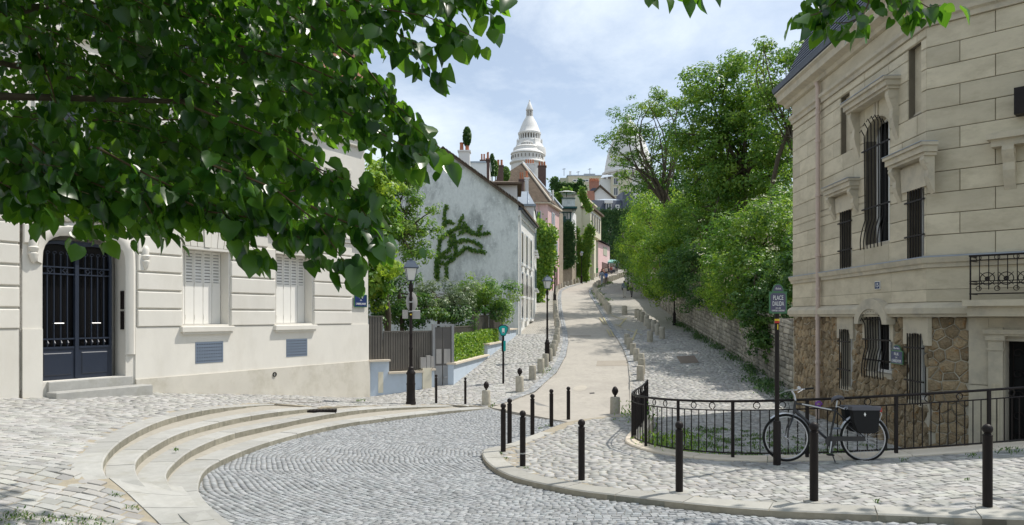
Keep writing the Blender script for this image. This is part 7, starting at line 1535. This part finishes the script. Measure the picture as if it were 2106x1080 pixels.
b = W(1000, 640, 38); tree('round_green_shrub', 'round mid green shrub below the gable corner above the fence', (b.x, 38.5, .8), W(1000, 620, 38.5), [E(1010, 605, 38.5, 46, 1, 36), E(970, 600, 37.5, 34, .9, 34), E(1035, 640, 40, 20, .7, 26)], M['leaf_mid'], .08, 6, cat='shrub', per=4.5, rad=.4, leaves=85, size=.13)
# clipped hedge on the wall ledge
hg = thing('clipped_hedge', 'clipped bright green box hedge on the ledge of the blue wall', 'hedge', (g1[0], g1[1], .3)); PP = []
for a, e, y0, y1 in ((938, 1000, 738, 690), (1003, 1030, 706, 680)):
    u0, u1 = F3.u(a), F3.u(e); c = (a+e)/2; z0, z1 = F3.z(c, y0), F3.z(c, y1); n = int(900*(u1-u0)*(z1-z0)/2.5); u = RNG.uniform(u0, u1, n); v = RNG.uniform(.16, .66, n); z = RNG.uniform(z0, z1, n)*1+.05*np.sin(u*7); sd = RNG.integers(0, 3, n); v = np.where(sd == 0, RNG.uniform(.12, .2, n), v); z = np.where(sd == 1, z1-RNG.random(n)*.08+.05*np.sin(u*5), z)
    n_ = Vector((-F3.d.y, F3.d.x)); PP.append(np.stack([F3.o.x+F3.d.x*u+n_.x*v, F3.o.y+F3.d.y*u+n_.y*v, z], 1))
PP = np.repeat(np.concatenate(PP), 4, 0); PP = PP+RNG.normal(size=PP.shape)*.035; V, F = leaf_quads(PP, unit(RNG.normal(size=PP.shape)+np.array([.4, -.6, .7])), RNG.uniform(.07, .12, len(PP)), .6); quads_mesh('leaves', V-np.array(hg.location), F, M['leaf_light'], hg, np.repeat(RNG.random(len(PP)), 4))
# creepers: leaves close to a wall along drawn stems
def creeper(name, label, strokes, to3d, m, size, dens, width, nrm, loc, stem=True, cat='creeper', bulge=.12):
    t = thing(name, label, cat, loc); P = []; st = MB(); o = Vector(loc)
    for s in strokes:
        wmul = 1.
        if isinstance(s[0], (int, float)): wmul = s[0]; s = s[1:]
        Q = resample(s, step=2.); n = max(4, int(len(Q)*dens*wmul)); k = RNG.integers(0, len(Q), n); q = Q[k]+RNG.normal(size=(n, 2))*width*wmul; P += [to3d(a, b) for a, b in q]
        if stem: st.tube([to3d(a, b)-o for a, b in resample(s, step=10.)], .02, 4)
    P = np.array([tuple(p) for p in P]); nn = np.array(nrm, float); P = P+nn*RNG.uniform(.01, bulge, (len(P), 1)); V, F = leaf_quads(P, unit(nn+np.array([0, 0, .45])+RNG.normal(size=P.shape)*.45), size*RNG.uniform(.6, 1.3, len(P)), .8, droop=(0, 0, -1)); quads_mesh('leaves', V-np.array(loc), F, m, t, np.repeat(RNG.random(len(P)), 4))
    if stem: st.build('stem', M['twig'], t)
    return t
zz = lambda x, y: (850+x/3.177, 280+y/3.177)
creeper('wall_creeper', 'straggling green creeper climbing the weathered gable wall', [[zz(*q) for q in s] for s in [
    [(160, 940), (160, 860), (165, 760), (170, 690), (215, 640), (250, 615)], [(205, 600), (205, 540), (205, 500), (218, 455)], [(205, 560), (240, 560), (265, 572)], [(215, 640), (290, 600), (340, 600), (390, 640), (430, 640), (500, 635)], [(300, 590), (310, 550), (325, 525)], [(420, 650), (440, 600), (450, 585)], [(245, 640), (240, 720), (290, 690), (350, 680), (400, 690), (450, 725)],
    [(170, 790), (240, 790), (300, 770), (340, 730), (400, 750), (465, 760)], [(150, 930), (150, 800), (240, 740)], [(215, 930), (220, 840), (170, 830)], [(270, 650), (280, 790), (220, 830)], [(330, 570), (360, 610), (300, 640)]]], lambda a, b: W(a, b, YA-.02), M['leaf_mid'], .15, 6, 1.9, (0, -1, 0), tuple(W(900, 575, YA-.02)))
creeper('footway_wisteria', 'leafy wisteria mass against the side of the pink house by the footway', [[2.2, (1104, 460), (1106, 520), (1104, 590), (1101, 615)], [2.4, (1112, 470), (1118, 530), (1120, 555), (1112, 590)], [1.6, (1126, 480), (1132, 520), (1134, 545)], [1.2, (1136, 470), (1140, 490)]], lambda a, b: W(a, b, 66+random.uniform(-.8, .8)), M['leaf_light'], .26, 26, 3.6, (0, -1, 0), tuple(W(1110, 612, 66)))
creeper('timber_house_vine', 'dark vine covering the half-timbered house front', [[2.4, (1164, 470), (1163, 500), (1165, 520)], [2., (1172, 462), (1173, 500), (1174, 540)], [1, (1158, 480), (1156, 530)], [1.6, (1166, 535), (1170, 540), (1162, 548)]], lambda a, b: W(a, b, YT-.15), M['leaf_ivy'], .26, 30, 2.2, (0, -1, 0), tuple(W(1165, 560, YT-.15)))
creeper('oriel_house_vine', 'bright vine trailing over the cream oriel house', [[2, (1188, 490), (1190, 530), (1188, 565)], [2.2, (1200, 548), (1205, 520), (1210, 490), (1214, 470)], [1.6, (1198, 545), (1200, 570)], [1.6, (1194, 545), (1204, 545), (1210, 545)], [1.2, (1186, 470), (1187, 480)], [1.6, (1203, 560), (1205, 575)]], lambda a, b: W(a, b, YO-1.8), M['leaf_light'], .28, 26, 2.2, (0, -1, 0), tuple(W(1198, 575, YO-1.8)))
creeper('terrace_vine', 'sunlit vine along the terrace rail of the cream house', [[1.6, (1196, 402), (1204, 415), (1212, 432)], [1.3, (1198, 390), (1200, 405)], [1.2, (1147, 400), (1152, 412), (1160, 420)], [1.1, (1160, 391), (1172, 391)]], lambda a, b: W(a, b, 91.5), M['leaf_light'], .3, 26, 2.2, (0, -1, 0), tuple(W(1200, 420, 91.5)))
st = []
for y in range(442, 532, 9): st.append([2.0, (1216, y), (1243, y)] if 455 < y < 510 else [2.0, (1216, y), (1300, y)]); st.append([2.0, (1262, y), (1300, y)])
creeper('house_creeper', 'thick green creeper covering the walls of the slate-roofed house', st, lambda a, b: Vector((*GI.xy(GI.u(a), -.12), GI.z(a, b))), M['leaf_ivy'], .42, 24, 2.3, (0, -1, 0), tuple(W(1240, 540, YI-.2)), stem=False, bulge=.3)
creeper('roof_garden_hedge', 'clipped green hedge of the roof garden below the flat-roofed block', [[1.2, (1148, 383), (1198, 383)], [1.4, (1148, 389), (1202, 389)], [1.2, (1192, 374), (1195, 384)], [2, (1140, 372), (1143, 395)]], lambda a, b: W(a, b, 178), M['leaf_dark'], .6, 24, 2.4, (0, -1, 0), tuple(W(1170, 400, 178)), stem=False, cat='hedge')
# cypresses and topiary on the roofs
def cypress(lab, px, py0, py1, Y, w, m, nm='cypress', cat='tree'):
    b = W(px, py1, Y); h = (py1-py0)/FPX*Y; r = w/FPX*Y; t = thing(nm, lab, cat, b); n = int(1500); f = RNG.random(n); a = RNG.random(n)*6.283; rr = r*np.sqrt(np.clip(np.sin(np.pi*np.clip(f*.92+.06, 0, 1)), .05, 1))*RNG.uniform(.7, 1.05, n)
    P = np.stack([rr*np.cos(a), rr*np.sin(a), f*h], 1); V, F = leaf_quads(P, unit(np.stack([np.cos(a), np.sin(a), np.full(n, .5)], 1)+RNG.normal(size=(n, 3))*.4), RNG.uniform(.12, .22, n), .6); quads_mesh('crown', V, F, m, t, np.repeat(RNG.random(n), 4)); MB().tube([(0, 0, -.6), (0, 0, h*.8)], .05, 5).build('trunk', M['bark'], t)
cypress('left one of two slim cypresses behind the gable roof', 1012, 317, 362, 64, 6, M['leaf_ivy']); cypress('right one of two slim cypresses behind the gable roof', 1019, 330, 362, 65, 4.5, M['leaf_mid']); cypress('small clipped topiary standing on the white chimney', 960.5, 262, 299, 47.3, 8, M['leaf_dark'], 'topiary', 'plant'); cypress('round bush beside the dark chimney stack', 1040, 343, 372, 70, 9, M['leaf_mid'], 'roof_bush', 'plant')
# weeds, grass in joints and along walls
def weeds(name, label, spots, zf, m, size=.09, n=26, spread=.12, kind=None, h=.12):
    P = []; Nn = []
    for x, y, k in spots:
        c = int(n*k); q = RNG.normal(size=(c, 2))*spread*k; xx, yy = x+q[:, 0], y+q[:, 1]; z = zf(xx, yy)+RNG.random(c)*h*k+.02; P.append(np.stack([xx, yy, z], 1))
    P = np.concatenate(P); c0 = Vector((float(P[:, 0].mean()), float(P[:, 1].mean()), float(P[:, 2].min()))); V, F = leaf_quads(P, unit(RNG.normal(size=P.shape)*.8+np.array([0, -.4, .8])), size*RNG.uniform(.5, 1.3, len(P)), .35, droop=(0, 0, 1.2))
    o = quads_mesh(name, V-np.array(c0), F, m, None, np.repeat(RNG.random(len(P)), 4)); o.location = c0; setp(o, label, 'weeds', kind='stuff'); return o
sp = [(*onz(a, b, zf)[:2], k) for a, b, k, zf in [(1010, 836, .8, z_left), (1122, 770, 1.6, z_way), (1130, 762, 1.4, z_way), (1115, 766, 1, z_way)]]; weeds('roadside_weeds', 'weeds round the stone posts on the left footway', sp, z_way, M['grass'])
RL = [(x+.35, y+.35, 1.) for x, y in RAIL[14:24]]; weeds('railing_shrub', 'leafy green plant growing behind the curved railing', [(3.0, 14.6, 2.0), (3.25, 14.0, 2.2), (3.5, 13.5, 1.6), (2.95, 15.2, 1.2)], z_lane, M['leaf_light'], .10, 150, .13, h=.34)
weeds('corner_plant', 'small green plant at the far end of the railing', [(3.35, 19.0, 2.0), (3.4, 19.8, 2.)], z_lane, M['leaf_mid'], .11, 90, .12, h=.32)
sp = [(x, y, .9) for x, y in zip(RNG.uniform(9.3, 10.1, 26), RNG.uniform(23.6, 30, 26))]+[(float(xw(y))-RNG.uniform(.1, .5), y, .8) for y in RNG.uniform(28, 52, 50)]; weeds('wall_foot_weeds', 'weeds and grass along the foot of the retaining wall', sp, z_lane, M['leaf_ivy'], .13, 60, .26, h=.26)
sp = [(x, y, .55) for x, y in zip(RNG.uniform(3.4, 8.6, 330), RNG.uniform(12.6, 19.5, 330)) if inpoly(x, y, P_LANE) and (x-4)**2*.1+(y-14)**2*.12 < 4.2*RNG.random()+.6]; weeds('lane_grass', 'grass growing between the setts of the sunken lane', sp, z_lane, M['grass'], .07, 60, .16, h=.05)
sp = [(*onz(a, b, z_left)[:2], k) for a, b, k in [(20, 1062, .8), (60, 1068, .8), (110, 1072, .7), (160, 1074, .7), (0, 1074, .9), (200, 1078, .6), (275, 1046, .3), (240, 1020, .25)]]; weeds('paving_moss', 'moss and grass in the joints of the left pavement', sp, z_left, M['grass'], .045, 80, .13, h=.015)
sp = [(*onz(a, b, z_pave)[:2], k) for a, b, k in [(1030, 935, .4), (1040, 945, .4), (1078, 966, .5), (1320, 917, .6), (1335, 922, .6), (1350, 926, .4), (2000, 943, .8), (2070, 934, 1.3), (2085, 932, 1.2), (1800, 1035, .3), (1110, 884, .5), (1125, 878, .5), (1990, 990, .3), (1860, 950, .5)]]; weeds('kerb_weeds', 'tufts of weeds along the kerb and railing foot', sp, z_pave, M['grass'], .05, 40, .07, h=.07)
sp = [(*onz(a, b, z_road)[:2], k) for a, b, k in [(745, 843, .7), (735, 845, .6), (653, 850, .7), (330, 918, .3), (363, 962, .3)]]; weeds('step_weeds', 'tufts of weeds growing on the curved steps', sp, lambda x, y: z_road(x, y)+.28, M['grass'], .08, 30, .08, h=.05)
sp = [(float(xr(y))+RNG.uniform(.6, 1.3), y, .9) for y in RNG.uniform(60, 95, 30)]; weeds('verge_grass', 'grass verge below the upper row of posts', sp, z_lane, M['grass'], .2, 40, .3, h=.2)
# ---------------------------------------------------------------- the near linden boughs
HEART = np.array([(0, 0, 0), (.26, -.07, 0), (.44, .12, 0), (.47, .40, 0), (.33, .70, 0), (.0, 1.06, 0), (-.33, .70, 0), (-.47, .40, 0), (-.44, .12, 0), (-.26, -.07, 0), (0, .30, 0), (0, .66, 0)], float)
HF_ = [(0, 1, 2, 10), (10, 2, 3, 11), (11, 3, 4, 5), (0, 10, 8, 9), (10, 11, 7, 8), (11, 5, 6, 7)]
def heart(fold, curl, wave=.03):
    V = HEART.copy(); V[:, 2] = np.abs(V[:, 0])*fold-curl*V[:, 1]**2+wave*np.sin(V[:, 1]*9+V[:, 0]*7); V[:, 0] *= math.cos(math.atan(fold)); return V
LEAF = [(f, c) for f, c in ((.25, .12), (.45, .25), (.1, .3), (-.15, .2), (.6, .1))]
LP = []   # leaf records: position of the stalk end, direction of the tip, normal, size
def leaf_at(p, tip, nrm, s): LP.append((p, tip, nrm, s))
tw = MB()
def bough(pts, dens, size, spread=.0, r=.012, sub=True, tipw=1.):
    """pts = [(px, py, Y)]: a twig with leaves hanging left and right of it"""
    P = [W(*p) for p in pts]; Q = resample([tuple(p) for p in P], step=.03); tw.tube([tuple(q) for q in Q[::4]]+[tuple(Q[-1])], [r*(1-.8*i/max(1, len(Q[::4]))) for i in range(len(Q[::4])+1)], 5)
    L_ = len(Q)*.03; n = int(L_*dens)
    for i in range(n):
        k = random.randint(0, len(Q)-1); p = Vector(Q[k]); t = Vector(Q[min(k+1, len(Q)-1)]-Q[max(k-1, 0)]).normalized(); s = size*random.uniform(.55, 1.3); side = t.cross(Vector((0, 0, 1))).normalized()*random.choice((-1, 1)); tip = (t*.55+side*random.uniform(.2, .8)+Vector((random.gauss(0, .25), random.gauss(0, .25), -random.uniform(.35, 1.1)))).normalized()
        nr = (Vector((random.gauss(0, .7), random.gauss(0, .7)-.3, .55))+side*.35).normalized(); off = tip*random.uniform(.02, .06)+Vector((random.gauss(0, spread), random.gauss(0, spread), random.gauss(0, spread))); leaf_at(p+off, tip, nr, s)
# drawn boughs reaching out to the right and down
B_ = [([(520, -40, 3.6), (700, 10, 3.4), (850, 30, 3.2), (950, 30, 3.1), (1012, 58, 3.0)], 46), ([(640, 0, 3.4), (760, 60, 3.2), (880, 80, 3.1), (975, 122, 3.0)], 46), ([(600, 30, 3.3), (740, 80, 3.2), (840, 125, 3.1), (900, 172, 3.0)], 44), ([(860, -40, 3.2), (930, -5, 3.1), (1005, 20, 3.05)], 44),
      ([(420, 120, 3.5), (600, 170, 3.3), (740, 230, 3.2), (830, 290, 3.1), (908, 352, 3.0)], 52), ([(560, 200, 3.2), (700, 270, 3.1), (800, 330, 3.0), (868, 366, 2.95)], 48), ([(640, 100, 3.4), (760, 190, 3.3), (800, 250, 3.2), (860, 300, 3.1)], 44), ([(380, 260, 3.3), (560, 330, 3.1), (660, 400, 3.0), (735, 460, 2.9), (786, 545, 2.8)], 52), ([(420, 380, 3.0), (560, 430, 2.9), (650, 500, 2.85), (712, 590, 2.75)], 52), ([(480, 330, 3.2), (600, 370, 3.1), (720, 420, 3.0), (770, 470, 2.95)], 44),
      ([(200, 350, 3.2), (330, 420, 3.1), (450, 470, 3.0), (524, 560, 2.9)], 50), ([(300, 420, 3.1), (420, 480, 3.0), (560, 500, 2.9), (640, 550, 2.85)], 48), ([(-60, 320, 3.4), (80, 390, 3.3), (200, 440, 3.2), (190, 520, 3.1)], 48), ([(60, 340, 3.3), (180, 420, 3.2), (300, 460, 3.1), (330, 520, 3.0)], 48), ([(-80, 380, 3.5), (20, 430, 3.4), (70, 470, 3.3)], 44), ([(480, 420, 3.0), (540, 470, 2.95), (600, 510, 2.9)], 46), ([(640, 470, 2.9), (700, 500, 2.85), (760, 520, 2.8)], 44),
      ([(60, 120, 3.6), (100, 200, 3.5), (120, 280, 3.4), (150, 310, 3.3)], 36), ([(300, 150, 3.5), (420, 220, 3.4), (520, 240, 3.3)], 36)]
for pts, dn in B_: bough([(a, b-46, c) for a, b, c in pts], dn*1.9, .071, .03, .006)
# the mass between them
FILL = [(-80, -80), (960, -80), (930, 10), (850, 40), (740, 40), (770, 110), (720, 160), (760, 230), (790, 300), (720, 290), (660, 290), (640, 370), (690, 440), (690, 480), (620, 490), (540, 470), (460, 480), (360, 480), (230, 480), (120, 470), (40, 440), (-80, 430)]
cnt = 0
while cnt < 620:
    a, b = random.uniform(-80, 960), random.uniform(-80, 490)
    if not inpoly(a, b, FILL): continue
    if 140 < a < 220 and 235 < b < 375 and random.random() < .75: continue
    if 640 < a < 730 and 150 < b < 215 and random.random() < .7: continue
    b -= 38; dpt = random.uniform(3.1, 6.2)*(1.0 if b > 300 else 1.1); p0 = (a-random.uniform(20, 70), b-random.uniform(-10, 40), dpt+.1); p1 = (a+random.uniform(20, 70), b+random.uniform(0, 40), dpt-.1); bough([p0, (a, b-6, dpt), p1], 42, .065, .045, .004); cnt += 1
# the tips of a second tree at the upper right and top
B2 = [([(1700, -60, 3.6), (1740, 0, 3.5), (1690, 40, 3.4), (1640, 52, 3.3)], 26), ([(1760, -50, 3.6), (1790, 10, 3.5), (1770, 60, 3.4), (1700, 62, 3.35)], 26), ([(1800, -50, 3.6), (1860, 0, 3.5), (1910, 30, 3.4), (1935, 25, 3.35)], 26), ([(1840, -50, 3.5), (1850, 10, 3.4), (1860, 40, 3.35)], 24), ([(1780, -60, 3.6), (1700, -10, 3.5), (1660, 15, 3.4)], 24), ([(1300, -40, 3.4), (1350, -12, 3.35), (1370, 0, 3.3)], 20), ([(1400, -50, 3.4), (1450, -16, 3.35), (1478, -6, 3.3)], 20)]
n1 = len(LP)
for pts, dn in B2: bough([(a, b-14, c) for a, b, c in pts], dn*2.4, .075, .03, .006)
def linden(name, label, base, recs, twig_mb, canopy, nsing=300):
    t = thing(name, label, 'tree', base); o = Vector(base); rec = []
    for p, tip, nr, s in recs:
        b = tip.cross(nr).normalized(); nn = b.cross(tip).normalized(); px, py = proj(*p) if p.y > .3 else (-999, -999); rec.append((p, tip, nn, b, s, px, py))
    vis = sorted([i for i, r in enumerate(rec) if 10 < r[5] < 2096 and 10 < r[6] < 1000], key=lambda i: rec[i][0].y/rec[i][4]); sing = set(vis[:nsing])
    meshes = []
    for f, c in LEAF:
        me = bpy.data.meshes.new('leaf'); me.from_pydata([tuple(v) for v in heart(f, c)], [], HF_); me.materials.append(M['leaf_linden1']); me.polygons.foreach_set('use_smooth', [True]*len(me.polygons)); meshes.append(me)
    V = []; T = []
    for i, (p, tip, nn, b, s, px, py) in enumerate(rec):
        q = p-o
        if i in sing:
            ob = bpy.data.objects.new('leaf', random.choice(meshes)); COL.objects.link(ob); ob.parent = t; ob.matrix_local = Matrix(((b.x*s, tip.x*s, nn.x*s, q.x), (b.y*s, tip.y*s, nn.y*s, q.y), (b.z*s, tip.z*s, nn.z*s, q.z), (0, 0, 0, 1)))
        else:
            h = heart(*random.choice(LEAF)); V.append(h[:, :1]*np.array(b)*s+h[:, 1:2]*np.array(tip)*s+h[:, 2:]*np.array(nn)*s+np.array(q)); T.append(random.random())
    V = np.array(V); n = len(V); F = (np.arange(n)[:, None, None]*12+np.array(HF_)[None]).reshape(-1, 4); setp(quads_mesh('leaf', V.reshape(-1, 3), F, M['leaf_linden'], t, np.repeat(T, 12), True), kind='stuff')
    if twig_mb: twig_mb.v = [(x-o.x, y-o.y, z-o.z) for x, y, z in twig_mb.v]; setp(twig_mb.build('twigs', M['twig'], t), kind='stuff')
    # the unseen crown overhead; the near tree's is filled out to block sky light
    P = np.array(canopy)-np.array(base); V, F = leaf_quads(P, unit(RNG.normal(size=P.shape)*.5+np.array([.2, 0, 1.])), RNG.uniform(.12, .2, len(P)), .85); setp(quads_mesh('crown', V, F, M['leaf_linden'], t, np.repeat(RNG.random(len(P)), 4)), kind='stuff')
    return t
def canopy(n, x0, x1, y0, y1, zmax, gap=.0):
    P = []
    C_ = [(random.uniform(x0, x1), random.uniform(y0, y1), random.uniform(0, 1), random.uniform(.4, 1.0)) for _ in range(140)]
    while len(P) < n:
        cx_, cy_, f, r = random.choice(C_); x, y = cx_+random.gauss(0, r*.6), cy_+random.gauss(0, r*.6); zm = max(4.4, ZC+.455*max(y, 0)+.25); z = zm+(zmax-zm)*f+random.gauss(0, .25)
        if z > zm and (y > .2 or y0 < 0): P.append((x, y, z))
    return P
base = Vector((-5.6, 3.2, .45)); t1 = linden('linden_tree', 'near linden tree whose leafy boughs hang over the upper left of the view', base, LP[:n1], tw, canopy(15000, -6.5, -1.0, .4, 7.6, 7.2)+canopy(9000, -7, 2.0, -4.5, .8, 6.4)+canopy(800, -3.2, -1.5, 8.8, 10.0, 8.8))  # unseen leaf masses added over and behind the camera to darken the boughs
tr = MB(); tr.tube([(0, 0, -.5), (.05, 0, 1), (0, .1, 2.5), (.2, .2, 4), (.6, .3, 6)], [.34, .27, .24, .22, .15], 12)
for e in ((2.4, .6, 2.9), (4.2, .4, 3.2), (3.2, 1.6, 3.6), (1.8, 2.6, 3.9), (4.6, 3.6, 5.4), (2.6, 4.8, 5.6)): tr.tube(limb_path((.15, .15, random.uniform(2.2, 4)), e, .06, 7), [.06, .05, .04, .03, .022, .016, .01], 7)
tr.build('trunk', M['bark'], t1, smooth=True)
base = Vector((8.2, 3.0, .7)); t2 = linden('linden_tree', 'second linden whose leaf tips show at the top right before the mansion', base, LP[n1:], None, canopy(1500, 5.5, 11.5, 6.5, 10.5, 9.5)+[tuple(W(random.uniform(1650, 1950), random.uniform(-260, -60), random.uniform(3.3, 4.2))) for _ in range(160)])
tr = MB(); tr.tube([(0, 0, -.5), (.05, 0, 1), (0, .1, 2.5), (.1, .4, 4), (.3, 1.2, 6)], [.3, .25, .22, .2, .13], 12)
for e in ((-3.8, .6, 4.2), (-4.3, .5, 4.3), (-1.5, 4.4, 6.6), (1.6, 5, 6.6)): tr.tube(limb_path((.1, .1, random.uniform(2.6, 4)), e, .05, 7), [.10, .08, .06, .05, .035, .025, .012], 7)
tr.build('trunk', M['bark'], t2, smooth=True)
